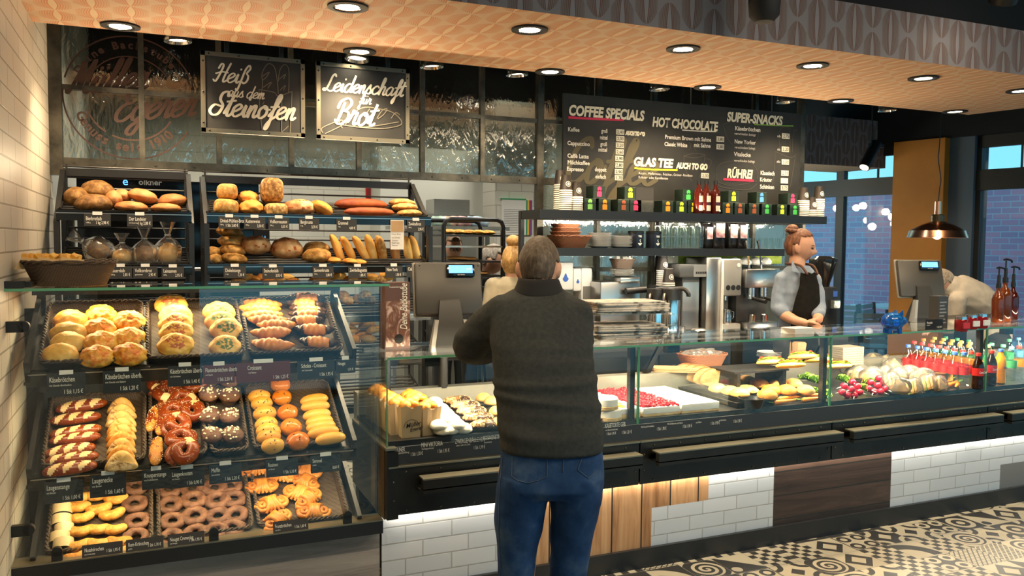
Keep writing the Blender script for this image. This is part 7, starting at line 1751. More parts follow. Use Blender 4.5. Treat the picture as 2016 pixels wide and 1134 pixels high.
for k, px_ in enumerate((884, 903, 922, 941, 960)): trol(px_, 457 + 0.5 * k, 26, 12, CHEESE, 'golden cheese topped pastry on the top trolley tray, %s along' % ordn[k])
PARCH = speck('baking_parchment', [(0.3, (0.30, 0.15, 0.05)), (0.7, (0.48, 0.28, 0.10))], 8, 0.8, 0.3, 20)
for k, (px_, py_, w) in enumerate([(900, 509, 50), (920, 510, 40), (905, 537, 60), (935, 538, 60)]): trol(px_, py_, w, 10, PARCH, 'brown baked parchment heap on a lower trolley tray, %s of the four' % ordn[k])
for k, (px_, c) in enumerate([(866, 'green'), (890, 'orange'), (905, 'red'), (935, 'sky')]):
    p = on_y(px_, 440, 6.6); mb = MB(); r_ = bmesh.ops.create_icosphere(mb.bm, subdivisions=3, radius=1)
    for v in mb.bm.verts: v.co = Vector((v.co.x * 0.12, v.co.y * 0.1, v.co.z * 0.06)) * (1 + 0.3 * fbm(v.co * 3))
    o = mb.build('parcel', [plain('parcel_%s' % c, tuple(0.4 * x_ + 0.25 for x_ in CAPS[c]), 0.4)], None, True, 0); o.location = p; tag(o, 'wrapped %s parcel on the kitchen table behind the trolley' % c, 'parcel')
zt2 = on_y(900, 446, 6.6).z
t = thing('kitchen_table', 'high steel kitchen work table behind the trolley', 'table', (2.3, 6.6, 0)); MB().box(-0.5, 0.45, -0.2, 0.25, zt2 - 0.03, zt2).build('table_top', STAIN, t, False)
for sx_ in (-0.45, 0.4):
    for y_ in (-0.15, 0.2): MB().box(sx_, sx_ + 0.03, y_, y_ + 0.03, 0, zt2 - 0.03).build('leg', STAIN, t, False)
# back counter with machines
BZ = 0.98
t = thing('back_counter', 'dark back counter under the drinks shelf carrying the coffee machines', 'counter', (3.55, 4.72, 0))
MB().box(-1.2, 1.15, -0.30, 0.15, BZ - 0.04, BZ).build('worktop', BLACK, t, False); MB().box(-1.18, 1.13, -0.27, 0.14, 0, BZ - 0.04).build('cabinet', BLACKM, t, False)
for k in range(4): MB().box(-1.16 + 0.57 * k, -0.62 + 0.57 * k, -0.278, -0.27, 0.08, BZ - 0.08).build('door', PANELK, t, False)
def by(px_, py_, Y=4.62): return on_y(px_, py_, Y)
GREYM = plain('machine_grey', (0.33, 0.325, 0.31), 0.4, 0.3); GREYD = plain('machine_dark_grey', (0.10, 0.10, 0.10), 0.4, 0.2)
def bxy(p0, p1, y0, y1): return (min(p0.x, p1.x), max(p0.x, p1.x), y0, y1, min(p0.z, p1.z), max(p0.z, p1.z))
def unit(name, label, cat, px0, px1, py_top, Y=4.62):
    a, b_ = by(px0, py_top, Y), by(px1, py_top, Y); t = thing(name, label, cat, ((a.x + b_.x) / 2, Y, BZ)); return t, (b_.x - a.x) / 2, a.z - BZ
# soap and towel dispensers on the end post
for k, (a, b_, c, d_) in enumerate([(1097, 1130, 516, 572), (1129, 1146, 528, 574), (1144, 1167, 527, 600)]):
    p0, p1 = by(a, d_, 4.8), by(b_, c, 4.8); t = thing('dispenser', ('large white towel dispenser with blue drop behind the man', 'small white soap dispenser with blue drop', 'white paper dispenser with grey window right of the soap')[k], 'dispenser', ((p0.x + p1.x) / 2, 4.8, p0.z), 0, 'white wall dispensers')
    w_, h_ = (p1.x - p0.x) / 2, p1.z - p0.z
    MB().box(-w_, w_, 0, 0.125, 0, h_, None, 0, 0.015).build('housing', WHITEP, t)
    if k < 2:
        mb = MB(); mb.loft([[(q_.x * w_ * 0.36, -0.003, h_ * 0.42 + q_.y * w_ * 0.36) for q_ in bez([(0, 1.6, 0), (0.5, 0.6, 0), (0.95, -0.2, 0), (0, -1, 0), (-0.95, -0.2, 0), (-0.5, 0.6, 0)], 5, True)], [(q_.x * w_ * 0.36, 0.001, h_ * 0.42 + q_.y * w_ * 0.36) for q_ in bez([(0, 1.6, 0), (0.5, 0.6, 0), (0.95, -0.2, 0), (0, -1, 0), (-0.95, -0.2, 0), (-0.5, 0.6, 0)], 5, True)]]); mb.build('blue_drop', CAPM['blue'], t)
    else: MB().box(-w_ * 0.7, w_ * 0.7, -0.003, 0, h_ * 0.1, h_ * 0.5).build('grey_window', GREYP, t, False)
# steel counter machine with handle (px 1180-1270)
t, hw, h_ = unit('dishwasher', 'stainless steel counter machine with black handle beside the dispensers', 'kitchen machine', 1180, 1258, 546, 4.68)
MB().box(-hw, hw, -0.02, 0.22, 0, h_ - 0.03, None, 0, 0.008).build('body', STEEL, t); MB().box(-hw * 0.1, hw * 0.9, -0.04, 0.2, h_ - 0.04, h_, None, 0, 0.01).build('lid', STEEL, t)
MB().cyl((0.02, -0.05, h_ - 0.09), (hw * 1.1, -0.06, h_ - 0.08), 0.022).build('handle', BLACK, t); MB().box(-0.01, 0.09, -0.023, -0.02, h_ * 0.5, h_ * 0.5 + 0.04).build('label', WHITE, t, False); MB().box(-0.005, 0.03, -0.025, -0.023, h_ * 0.5 + 0.005, h_ * 0.5 + 0.035).build('label_mark', CAPM['sky'], t, False)
p = by(1225, 522, 4.72); basket('wicker_basket', 'dark wicker basket of sachets above the steel machine', (p.x, p.y, BZ + h_ + 0.055), 0.16, 0.12, 0.06, WICKD, flare=0.75)
mb = MB(); rg = random.Random(9)
for k in range(26): mb.box(-0.02, 0.02, -0.008, 0.008, -0.001, 0.001, Matrix.Translation((rg.uniform(-.05, .05), rg.uniform(-.03, .03), rg.uniform(0, .03))) @ rotm(rg.random() * 3, rg.random() * 3, rg.random() * 6))
o = mb.build('sugar_sachets', CHALK, None, False); o.location = (p.x, p.y, BZ + h_ + 0.10); tag(o, 'heap of white sachets in the dark wicker basket', 'sachets', None, 'stuff')
for k in range(5): o = link('plate', PLME); o.location = (p.x, p.y, BZ + h_ + 0.001 + 0.009 * k); tag(o, 'plate under the dark sachet basket, %s up' % ordn[k], 'plate', 'plates on the steel machine')
# airpots
for k, (a, b_, yy) in enumerate([(1275, 1307, 4.52), (1303, 1336, 4.46)]):
    t, hw, h_ = unit('airpot', 'steel vacuum coffee pot with black pump lid, %s of the two' % ('left', 'right')[k], 'coffee pot', a, b_, 584, yy); t['group'] = 'vacuum coffee pots'
    MB().lathe([(0, 0), (hw, 0), (hw, h_ * 0.93), (hw * 0.9, h_)], 32).build('body', CHROME, t); MB().lathe([(hw * 1.03, h_ * 0.93), (hw * 1.03, h_), (hw * 0.9, h_ + 0.05), (0, h_ + 0.055)], 28).build('pump_lid', BLACK, t)
    MB().tube(bez([(0, 0, h_ + 0.045), (hw * 1.1, -0.04, h_ + 0.05), (hw * 1.5, -0.06, h_ + 0.02), (hw * 1.5, -0.06, h_ - 0.0)], 5), 0.014, 8).build('spout', BLACK, t)
    MB().tube(bez([(-hw * 0.8, -0.03, h_ * 0.8), (-hw * 1.4, -0.06, h_ * 0.9), (-hw * 1.0, -0.03, h_ * 1.05)], 5), 0.012, 8).build('carry_handle', BLACK, t)
cupz = by(1304, 562, 4.7).z
t = thing('cup_shelf', 'small steel stand behind the coffee pots holding cups', 'stand', (by(1305, 500, 4.72).x, 4.72, BZ)); MB().box(-0.06, 0.06, -0.05, 0.08, 0, cupz - BZ).build('body', GREYD, t, False)
cupstack(1306, 4.72, cupz, 8, 'stack above the coffee pots', 'paper cups by the coffee pots'); cupstack(1318, 4.66, cupz - 0.0, 2, 'short stack above the coffee pots', 'paper cups by the coffee pots')
# bean-to-cup machines
t, hw, h_ = unit('coffee_machine', 'dark coffee machine with overhanging control head behind the airpots', 'coffee machine', 1330, 1390, 520, 4.68)
MB().box(-hw * 0.55, hw * 0.6, 0, 0.2, 0, h_ * 0.85, None, 0, 0.006).build('body', GREYP, t); MB().box(-hw * 1.0, hw, -0.05, 0.2, h_ * 0.82, h_, None, 0, 0.008).build('control_head', GREYD, t); MB().box(-hw * 0.1, hw * 0.98, -0.054, -0.05, h_ * 0.83, h_ * 0.99).build('control_panel', GREYM, t, False)
mb = MB()
for k in range(6): mb.box(hw * (0.02 + 0.12 * k), hw * (0.09 + 0.12 * k), -0.057, -0.054, h_ * 0.87, h_ * 0.90)
mb.build('buttons', BLACK, t, False); MB().box(-hw * 0.5, hw * 0.55, -0.003, 0, h_ * 0.1, h_ * 0.75).build('front_panel', STEEL, t, False)
t, hw, h_ = unit('coffee_machine', 'large grey coffee machine with three round dispensing heads', 'coffee machine', 1394, 1462, 510, 4.60)
MB().box(-hw * 0.96, -hw * 0.1, 0.02, 0.27, 0, h_ + 0.01, None, 0, 0.01).build('side_body', STEEL, t); MB().box(-hw * 0.1, hw, 0.14, 0.28, 0, h_, None, 0, 0.01).build('body', GREYM, t)
MB().box(-hw * 0.1, hw, 0, 0.16, h_ * 0.52, h_, None, 0, 0.014).build('dispensing_head', GREYM, t); MB().box(-hw * 0.1, hw, 0, 0.16, 0, h_ * 0.16, None, 0, 0.01).build('drip_base', GREYM, t)
for k in range(3): MB().cyl((hw * (0.18 + 0.3 * k), -0.004, h_ * 0.63), (hw * (0.18 + 0.3 * k), 0, h_ * 0.63), 0.018, n=20).build('selector_button', BLACK, t)
MB().cyl((hw * 0.78, -0.003, h_ * 0.92), (hw * 0.78, 0, h_ * 0.92), 0.014, n=20).build('round_badge', CHALK, t); MB().cyl((hw * 0.35, 0.06, h_ * 0.46), (hw * 0.35, 0.06, h_ * 0.52), 0.016).build('nozzle', CHROME, t); MB().box(-hw * 0.12, -hw * 0.08, -0.002, 0.1, 0, h_).build('side_strip', WHITEP, t, False)
p = Vector((t.location.x + hw * 0.45, t.location.y + 0.06, BZ + h_ * 0.16))
t = thing('milk_jug', 'small steel milk jug on the coffee machine base', 'jug', p); MB().lathe([(0, 0), (0.036, 0), (0.038, 0.05), (0.03, 0.085), (0.033, 0.095), (0.03, 0.094), (0.026, 0.05), (0, 0.01)], 24).build('jug', CHROME, t); MB().tube(bez([(0.034, 0, 0.085), (0.06, 0, 0.075), (0.058, 0, 0.035), (0.037, 0, 0.025)], 5), 0.004, 8).build('handle', CHROME, t)
t, hw, h_ = unit('espresso_machine', 'chrome and black espresso machine behind the barista', 'espresso machine', 1462, 1522, 530, 4.62)
MB().box(-hw, hw, 0.06, 0.24, 0, h_, None, 0, 0.01).build('body', GREYD, t); MB().box(-hw, hw, -0.04, 0.24, h_ * 0.72, h_, None, 0, 0.01).build('head', STEEL, t); MB().box(-hw, hw, -0.06, 0.1, 0, h_ * 0.2, None, 0, 0.008).build('drip_tray', STEEL, t)
for sx_ in (-0.45, 0.35):
    MB().cyl((hw * sx_, 0.0, h_ * 0.55), (hw * sx_, 0.0, h_ * 0.72), 0.03).build('group_head', CHROME, t); MB().cyl((hw * sx_, -0.02, h_ * 0.56), (hw * sx_, -0.16, h_ * 0.53), 0.012, 0.015).build('portafilter_handle', BLACK, t)
    MB().tube([(hw * sx_, 0.02, h_), (hw * sx_ - 0.03, 0.0, h_ + 0.12), (hw * sx_ - 0.05, 0.0, h_ + 0.2)], [0.008, 0.008, 0.014], 8).build('lever', CHROME, t)
    MB().lathe([(0, 0), (0.022, 0), (0.026, 0.05), (0.024, 0.05), (0, 0.01)], 18, Matrix.Translation((hw * sx_, -0.02, h_ * 0.2))).build('steel_cup', CHROME, t)
for k, px_ in enumerate((1450, 1470, 1490, 1510)):
    p = by(px_, 520, 4.76); o = loafm(0.045, 0.045, 0.04, k, 0.1).build('wrapped_bun', CREAMW, None, True, 0); o.location = (p.x, 4.78, BZ + 0.50); tag(o, 'pale wrapped bundle atop the machines, %s from the left' % ordn[k], 'bundle', 'pale bundles above the machines')
t = thing('machine_shelf', 'narrow steel shelf above the machines holding pale bundles', 'shelf', (by(1480, 530, 4.78).x, 4.8, BZ + 0.445)); MB().box(-0.22, 0.22, -0.06, 0.07, 0, 0.015).build('board', STEEL, t, False); MB().box(-0.21, -0.19, 0.067, 0.07, -0.445, 0).build('post', STEEL, t, False); MB().box(0.19, 0.21, 0.067, 0.07, -0.445, 0).build('post', STEEL, t, False)
# small things on the back counter
p = by(1380, 640, 4.48); t = thing('steel_pot', 'squat dark pot with lid before the coffee machine', 'pot', (p.x, 4.50, BZ)); MB().lathe([(0, 0), (0.05, 0), (0.055, 0.02), (0.055, 0.06), (0.05, 0.065)], 24).build('pot_body', BLACKGLOSS, t); MB().lathe([(0.053, 0.064), (0.04, 0.075), (0, 0.078)], 24).build('lid', STEEL, t)
p = by(1342, 650, 4.46); t = thing('perforated_cup', 'perforated steel tumbler right of the airpots', 'tumbler', (p.x, 4.46, BZ)); MB().lathe([(0, 0), (0.024, 0), (0.026, 0.10), (0.024, 0.1), (0.022, 0.005), (0, 0.005)], 24).build('tumbler', STEEL, t)
p = by(1185, 608, 4.5)
t = thing('cup_tower', 'stack of white espresso cups left of the newspapers', 'cups', (p.x, 4.52, BZ))
for k in range(5): MB().lathe([(0, 0), (0.02, 0), (0.03, 0.035), (0.028, 0.035), (0.018, 0.004), (0, 0.004)], 20, Matrix.Translation((0.04 * (k % 3) - 0.04, 0.04 * (k // 3), 0.0 + 0.10))).build('cup', PLATE, t)
MB().box(-0.08, 0.08, -0.04, 0.08, 0, 0.10).build('rack_base', STEEL, t, False)
t = thing('tap', 'curved chrome tap rising behind the man', 'tap', (by(1150, 600, 4.5).x, 4.52, BZ)); MB().tube(bez([(0.03, 0, 0), (0.035, 0, 0.16), (0.01, 0, 0.24), (-0.05, 0, 0.24), (-0.07, 0, 0.18)], 6), 0.010, 10).build('spout', CHROME, t)
# grinder right of the barista
t = thing('coffee_grinder', 'tall black coffee grinder with bean hopper behind the barista', 'coffee grinder', (on_y(1622, 500, 4.62).x, 4.62, BZ))
MB().box(-0.07, 0.07, -0.08, 0.1, 0, 0.33, None, 0, 0.015).build('body', BLACK, t); MB().lathe([(0.045, 0.33), (0.05, 0.36), (0.10, 0.50), (0.10, 0.53), (0.06, 0.55), (0, 0.555)], 28).build('bean_hopper', BLACKGLOSS, t); MB().box(-0.03, 0.03, -0.14, -0.08, 0.18, 0.24).build('portafilter_fork', CHROME, t)
MB().box(0.02, 0.06, -0.083, -0.08, 0.26, 0.30).build('blue_badge', CAPM['blue'], t, False)
# green landscape poster strip seen under the lower shelf
GRN = speck('green_landscape', [(0.3, (0.10, 0.20, 0.02)), (0.5, (0.28, 0.40, 0.06)), (0.7, (0.45, 0.52, 0.15))], 14, 0.7, 0, 20)
a, b_ = on_y(1336, 520, 4.92), on_y(1540, 499, 4.92)
t = thing('landscape_print', 'strip of green landscape print on the back glass under the lower shelf', 'print', (a.x, 4.925, a.z)); MB().box(0, b_.x - a.x, 0, 0.002, 0, b_.z - a.z + 0.02).build('sheet', GRN, t, False)
# pendant, track spot, speaker
p = on_y(1845, 462, 5.1)
COPP = Mt('copper', (0.86, 0.42, 0.26), 0.24, 1.0).m
t = thing('copper_pendant', 'copper pendant lamp with wide shallow shade hanging over the far counter', 'pendant lamp', p)
s_ = px2m(1, p)
MB().lathe([(55 * s_, -6 * s_), (54 * s_, -4 * s_), (50 * s_, 8 * s_), (30 * s_, 19 * s_), (12 * s_, 26 * s_), (11 * s_, 26 * s_), (29 * s_, 17 * s_), (48 * s_, 6 * s_), (53 * s_, -6 * s_)], 48).build('shade', COPP, t)
MB().lathe([(12 * s_, 24 * s_), (12.5 * s_, 38 * s_), (8 * s_, 40 * s_), (0, 40 * s_)], 24).build('collar', BRONZE, t); MB().lathe([(6.5 * s_, 38 * s_), (6.5 * s_, 65 * s_), (0, 66 * s_)], 20).build('stem', COPP, t)
MB().ball((0, 0, 0), 9 * s_, u=14, v=10).build('bulb', LAMPE, t)
c_ = MB(); c_.tube(bez([(0, 0, 65 * s_), (0.01, 0, 90 * s_), (0.02, 0, 110 * s_), (-0.02, 0, 150 * s_), (-0.01, 0, 180 * s_), (0.03, 0, 3.4 - p.z)], 8), 0.0045, 6); c_.build('cable', BLACK, t)
lamp('pendant_bulb', 'POINT', (p.x, p.y, p.z - 0.06), 12, WARM, None, 0.04)
p = on_y(1712, 305, 6.0); s_ = px2m(1, p)
t = thing('track_spotlight', 'black cylindrical spotlight hanging before the far window', 'spotlight', p)
MB().cyl((28 * s_ * 0.6, 0, 24 * s_), (-18 * s_, -0.02, -26 * s_), 11 * s_, n=20).build('barrel', BLACK, t); MB().cyl((-18.2 * s_, -0.021, -26.2 * s_), (-18.6 * s_, -0.021, -26.8 * s_), 8 * s_, n=20).build('lens', LAMPE, t)
MB().box(-8 * s_, 34 * s_, -0.02, 0.02, 16 * s_, 22 * s_).build('adapter', BLACK, t, False); MB().cyl((4 * s_, 0, 20 * s_), (4 * s_, 0, 3.4 - p.z), 0.006, n=8).build('drop_rod', BLACK, t)
p = on_y(1505, 5, 3.0); s_ = px2m(1, p)
t = thing('ceiling_speaker', 'round black ceiling loudspeaker before the patterned fascia', 'loudspeaker', p); MB().lathe([(0, -40 * s_), (18 * s_, -38 * s_), (29 * s_, -26 * s_), (31 * s_, 0), (31 * s_, 50 * s_), (0, 52 * s_)], 32).build('body', BLACKM, t); MB().cyl((0, 0, 50 * s_), (0, 0, 3.4 - p.z), 0.01, n=8).build('suspension_rod', BLACK, t)
p = on_y(1975, 0, 2.9); s_ = px2m(1, p)
t = thing('ceiling_spotlight', 'bright round spotlight at the top right picture edge', 'spotlight', p); MB().lathe([(0, -2 * s_), (24 * s_, -2 * s_), (24 * s_, 0), (0, 0)], 24, rotm(0.5, -0.35, 0)).build('lens', LAMPE, t); MB().lathe([(26 * s_, -4 * s_), (28 * s_, 30 * s_), (0, 34 * s_)], 24, rotm(0.5, -0.35, 0)).build('housing', BLACK, t); MB().cyl((0, 0, 20 * s_), (0, 0, 3.4 - p.z), 0.01, n=8).build('suspension_rod', BLACK, t)
# pendant bulbs in the seating area (seen mirrored in the windows)
def mirrored(px_, py_, d):
    p = on_plane(px_, py_, WP + WN * 0.085, WN); v = (p - CAMPOS).normalized(); r_ = v - WN * 2 * v.dot(WN); return p + r_ * d
BULBE = emit('bulb_glow', (1.0, 0.83, 0.58), 60)
for k, (px_, py_) in enumerate([(1647, 410), (1656, 427), (1685, 409), (1698, 405), (1706, 434), (1716, 446), (1743, 417), (1756, 427), (1760, 441)]):
    p = mirrored(px_, py_, 1.9 + 0.17 * (k * 4 % 9))
    t = thing('bare_bulb_pendant', 'bare glowing bulb in a wire cage, mirrored in the window, %s from its left' % ordn[k], 'pendant lamp', p, 0, 'bare bulb pendants')
    MB().ball((0, 0, 0), 0.05, u=12, v=8).build('bulb', BULBE, t); MB().cyl((0, 0, 0.05), (0, 0, 3.4 - p.z), 0.006, n=6).build('cord', BLACK, t)
    mb = MB()
    for j in range(6):
        a = PI * j / 3; mb.tube([(0.03 * math.cos(a), 0.03 * math.sin(a), 0.08), (0.075 * math.cos(a), 0.075 * math.sin(a), 0.0), (0.05 * math.cos(a), 0.05 * math.sin(a), -0.07)], 0.002, 4)
    mb.build('wire_cage', BLACK, t)
    lamp('bare_bulb', 'POINT', (p.x, p.y, p.z), 7, WARM, None, 0.05)
# outdoor furniture beyond the window
def out_at(px_, py_, d): return on_plane(px_, py_, WP + WN * d, WN)
SLATW = plain('grey_slat', (0.30, 0.31, 0.33), 0.5); ALU = plain('dark_alu', (0.05, 0.05, 0.055), 0.5)
def chair(p, rz, label):
    t = thing('terrace_chair', label, 'chair', (p.x, p.y, -0.12), rz, 'terrace chairs')
    for sx_ in (-1, 1):
        MB().box(sx_ * 0.27 - 0.015, sx_ * 0.27 + 0.015, -0.25, -0.21, 0, 0.64).build('leg', ALU, t, False); MB().prism([(sx_ * 0.27 - 0.015, 0.22, 0), (sx_ * 0.27 - 0.015, 0.26, 0), (sx_ * 0.27 - 0.015, 0.33, 0.9), (sx_ * 0.27 - 0.015, 0.29, 0.9)], (0.03, 0, 0)).build('leg', ALU, t, False)
        MB().box(sx_ * 0.27 - 0.025, sx_ * 0.27 + 0.025, -0.26, 0.3, 0.63, 0.655).build('armrest', SLATW, t, False)
    mb = MB()
    for k in range(6): mb.box(-0.26, 0.26, -0.24 + 0.08 * k, -0.18 + 0.08 * k, 0.42, 0.44)
    mb.build('seat', SLATW, t, False); mb = MB()
    for k in range(5): mb.box(-0.26, 0.26, 0.275 + 0.008 * k, 0.295 + 0.008 * k, 0.5 + 0.08 * k, 0.56 + 0.08 * k)
    mb.build('backrest', SLATW, t, False)
for k, (px_, r_, d_) in enumerate([(1652, 2.2, 1.9), (1712, 2.6, 1.0), (1748, 0.4, 2.2)]): chair(out_at(px_, 670, d_), r_, 'slatted grey terrace chair outside the window, %s from the left' % ordn[k])
p = out_at(1700, 700, 3.4); t = thing('terrace_table', 'pale terrace table outside between the chairs', 'table', (p.x + 0.5, p.y, -0.12)); MB().box(-0.4, 0.4, -0.4, 0.4, 0.72, 0.75).build('table_top', plain('pale_top', (0.55, 0.57, 0.6), 0.4), t, False); MB().cyl((0, 0, 0), (0, 0, 0.72), 0.04).build('pedestal', ALU, t); MB().cyl((0, 0, 0), (0, 0, 0.02), 0.25).build('foot', ALU, t)
# ================================================================== people
from mathutils.bvhtree import BVHTree
RT = Vector((_vx.x, _vy.x, 0)).normalized(); FW = Vector((_vx.z, _vy.z, 0)).normalized()
def J(px, py, D): return CAMPOS + ray(px, py) * (D / FPX)
def rows(rr, n=28, sq_=0.85):
    """stacked body sections: (py, left px, right px, distance, half depth)"""
    out = []
    for py, a, b, D, dep in rr:
        c = J((a + b) / 2, py, D); w = px2m((b - a) / 2, c)
        out.append([c + RT * (math.copysign(abs(math.cos(q_)) ** sq_, math.cos(q_)) * w) + FW * (math.copysign(abs(math.sin(q_)) ** sq_, math.sin(q_)) * dep) for q_ in [2 * PI * k / n for k in range(n)]])
    mb = MB(); mb.loft(out); return mb
def limb(pts, r, n=14, sub=6):
    P = bez(pts, sub); m_ = len(P); R = []
    for i in range(m_):
        t = i / (m_ - 1) * (len(r) - 1); k = min(int(t), len(r) - 2); R.append(r[k] + (r[k + 1] - r[k]) * (t - k))
    mb = MB().tube(P, R, n); mb.ball(P[0], R[0], u=14, v=8); mb.ball(P[-1], R[-1], u=14, v=8); return mb
def fuse(mbs, voxel=0.008, smooth=4, wr=None):
    bm = bmesh.new()
    for mb in mbs:
        me = mb.mesh(False); bm.from_mesh(me); bpy.data.meshes.remove(me)
    me = bpy.data.meshes.new('f'); bm.to_mesh(me); bm.free()
    o = bpy.data.objects.new('f', me); COL.objects.link(o)
    md = o.modifiers.new('r', 'REMESH'); md.mode = 'VOXEL'; md.voxel_size = voxel
    if smooth: sm = o.modifiers.new('s', 'SMOOTH'); sm.factor = 0.5; sm.iterations = smooth
    dg = bpy.context.evaluated_depsgraph_get(); out = bpy.data.meshes.new_from_object(o.evaluated_get(dg))
    bpy.data.objects.remove(o); bpy.data.meshes.remove(me)
    if wr:
        bm = bmesh.new(); bm.from_mesh(out); bm.normal_update(); ds = [(v, v.normal.copy() * wr(v.co)) for v in bm.verts]
        for v, d in ds: v.co += d
        bm.to_mesh(out); bm.free()
    out.shade_smooth(); return out
def recolor(me, fn, mats):
    for m in mats: me.materials.append(m)
    for p in me.polygons: p.material_index = fn(p.center)
SKIN = speck('skin', [(0.3, (0.50, 0.26, 0.17)), (0.7, (0.60, 0.34, 0.23))], 12, 0.5, 0.05, 60)
LIP = plain('lips', (0.42, 0.13, 0.10), 0.4); EYED = plain('eye_dark', (0.03, 0.02, 0.015), 0.3); BROW = plain('brow', (0.12, 0.055, 0.03), 0.7)
def headm(c, yaw, pitch, s=1.0):
    """head frame: +Y face, Z up; yaw turns the face from +Y world towards +X"""
    return Matrix.Translation(c) @ Matrix.Rotation(-yaw, 4, 'Z') @ Matrix.Rotation(pitch, 4, 'X') @ Matrix.Scale(s, 4)
def skull(p, k=1.0):
    x, y, z = p; xx = 0.076 * x; yy = 0.096 * y; zz = 0.118 * z
    if z < 0: xx *= 1 - 0.30 * (-z) ** 1.6; yy *= (1 - 0.22 * (-z) ** 2) if y > 0 else (1 - 0.45 * (-z) ** 1.2)
    if y > 0.2 and k == 1.0:
        g = lambda cx_, cz, w, h: math.exp(-((x - cx_) / w) ** 2 - ((z - cz) / h) ** 2)
        yy += 0.024 * g(0, -0.20, 0.11, 0.17) + 0.010 * g(0, -0.02, 0.07, 0.16) + 0.006 * g(0, -0.52, 0.22, 0.07) + 0.005 * g(0, -0.62, 0.2, 0.05) + 0.010 * g(0, -0.88, 0.3, 0.14)
        yy -= 0.010 * g(0.38, 0.04, 0.17, 0.11) + 0.010 * g(-0.38, 0.04, 0.17, 0.11); yy += 0.004 * g(0, 0.2, 0.5, 0.08)
    return Vector((xx * k, yy * k, zz * k))
def head_mb(M):
    mb = MB(); bmesh.ops.create_uvsphere(mb.bm, u_segments=48, v_segments=36, radius=1)
    for v in mb.bm.verts: v.co = skull(v.co)
    for sx_ in (-1, 1):
        mb.ball((sx_ * 0.076, -0.008, -0.012), (0.010, 0.020, 0.032), rotm(0.2, 0, sx_ * 0.3), u=12, v=8); mb.ball((sx_ * 0.074, 0.0, -0.034), (0.007, 0.010, 0.012), u=8, v=6)
    bmesh.ops.transform(mb.bm, matrix=M, verts=mb.bm.verts); return mb
def face_fn(M, lips=True):
    inv = M.inverted()
    def fn(c):
        q_ = inv @ c; x, y, z = q_.x / 0.076, q_.y / 0.096, q_.z / 0.118
        if y > 0.45 and abs(z) < 1.2:
            if lips and abs(x) < 0.27 and -0.66 < z < -0.49: return 1
            if 0.20 < abs(x) < 0.52 and -0.01 < z < 0.085: return 2
            if 0.16 < abs(x) < 0.60 and 0.19 < z < 0.24: return 3
        return 0
    return fn
def hair_mb(M, cond, k=1.06, amp=0.02, seed=0, sc=6):
    mb = MB(); bmesh.ops.create_uvsphere(mb.bm, u_segments=56, v_segments=40, radius=1)
    dead = [v for v in mb.bm.verts if not cond(v.co)]; bmesh.ops.delete(mb.bm, geom=dead, context='VERTS')
    for v in mb.bm.verts: v.co = skull(v.co, k * (1 + amp * fbm(v.co * sc + Vector((seed, 0, 0)))))
    r_ = bmesh.ops.solidify(mb.bm, geom=list(mb.bm.faces), thickness=0.012)
    bmesh.ops.transform(mb.bm, matrix=M, verts=mb.bm.verts); return mb
def hairmat(name, a, b, c):
    q = Mt(name, b, 0.6); v = q.co('Object', (1, 1, 0.35)); f = q.noise(v, 90, 4); g_ = q.noise(q.co('Object'), 9, 3)
    q.col(q.ramp(f * 0.6 + g_ * 0.4, [(0.36, a), (0.5, b), (0.64, c)])); q.bump(f, 0.7, 0.004); return q.m
def cloth(name, a, b, sc=40, rough=0.85, bump=0.25):
    q = Mt(name, a, rough, 0, 0.2); f = q.noise(q.co('Object'), sc, 4); q.col(q.ramp(f, [(0.35, a), (0.65, b)])); q.bump(q.noise(q.co('Object'), sc * 5, 3), bump, 0.003); return q.m
def hand(wrist, fwd, up, s=1.0, curl=0.5, thumb=1):
    """palm with five bent fingers; returns list of MB"""
    fwd = fwd.normalized(); side = fwd.cross(up).normalized(); up = side.cross(fwd).normalized(); out = []
    M = Matrix((side, fwd, up)).transposed().to_4x4(); M.translation = wrist
    p = MB(); p.ball((0, 0.045 * s, 0), (0.040 * s, 0.05 * s, 0.016 * s)); bmesh.ops.transform(p.bm, matrix=M, verts=p.bm.verts); out.append(p)
    for k, (x_, L) in enumerate([(-0.03, 0.062), (-0.010, 0.075), (0.010, 0.080), (0.029, 0.070)]):
        pts = [Vector((x_ * s, 0.085 * s, 0))]; a = 0.15
        for seg in (0.45, 0.32, 0.23):
            a += curl * 0.8; pts.append(pts[-1] + Vector((x_ * 0.25 * seg, math.cos(a) * L * seg, -math.sin(a) * L * seg)) * s)
        out.append(limb([M @ q_ for q_ in pts], [0.0095 * s, 0.009 * s, 0.0085 * s, 0.0075 * s], 10, 3))
    pts = [Vector((thumb * 0.03, 0.025, 0)), Vector((thumb * 0.052, 0.05, -0.008)), Vector((thumb * 0.05, 0.08, -0.02))]
    out.append(limb([M @ (q_ * s) for q_ in pts], [0.013 * s, 0.011 * s, 0.009 * s], 10, 3)); return out
def finish(me, name, mats, label, parent=None, base=None):
    if base is not None: me.transform(Matrix.Translation(-base))
    for m in mats:
        if m.name not in [q_.name for q_ in me.materials if q_]: me.materials.append(m)
    o = bpy.data.objects.new(name, me); COL.objects.link(o)
    if parent is not None: o.parent = parent
    elif base is not None: o.location = base
    if label: o['label'] = label
    return o
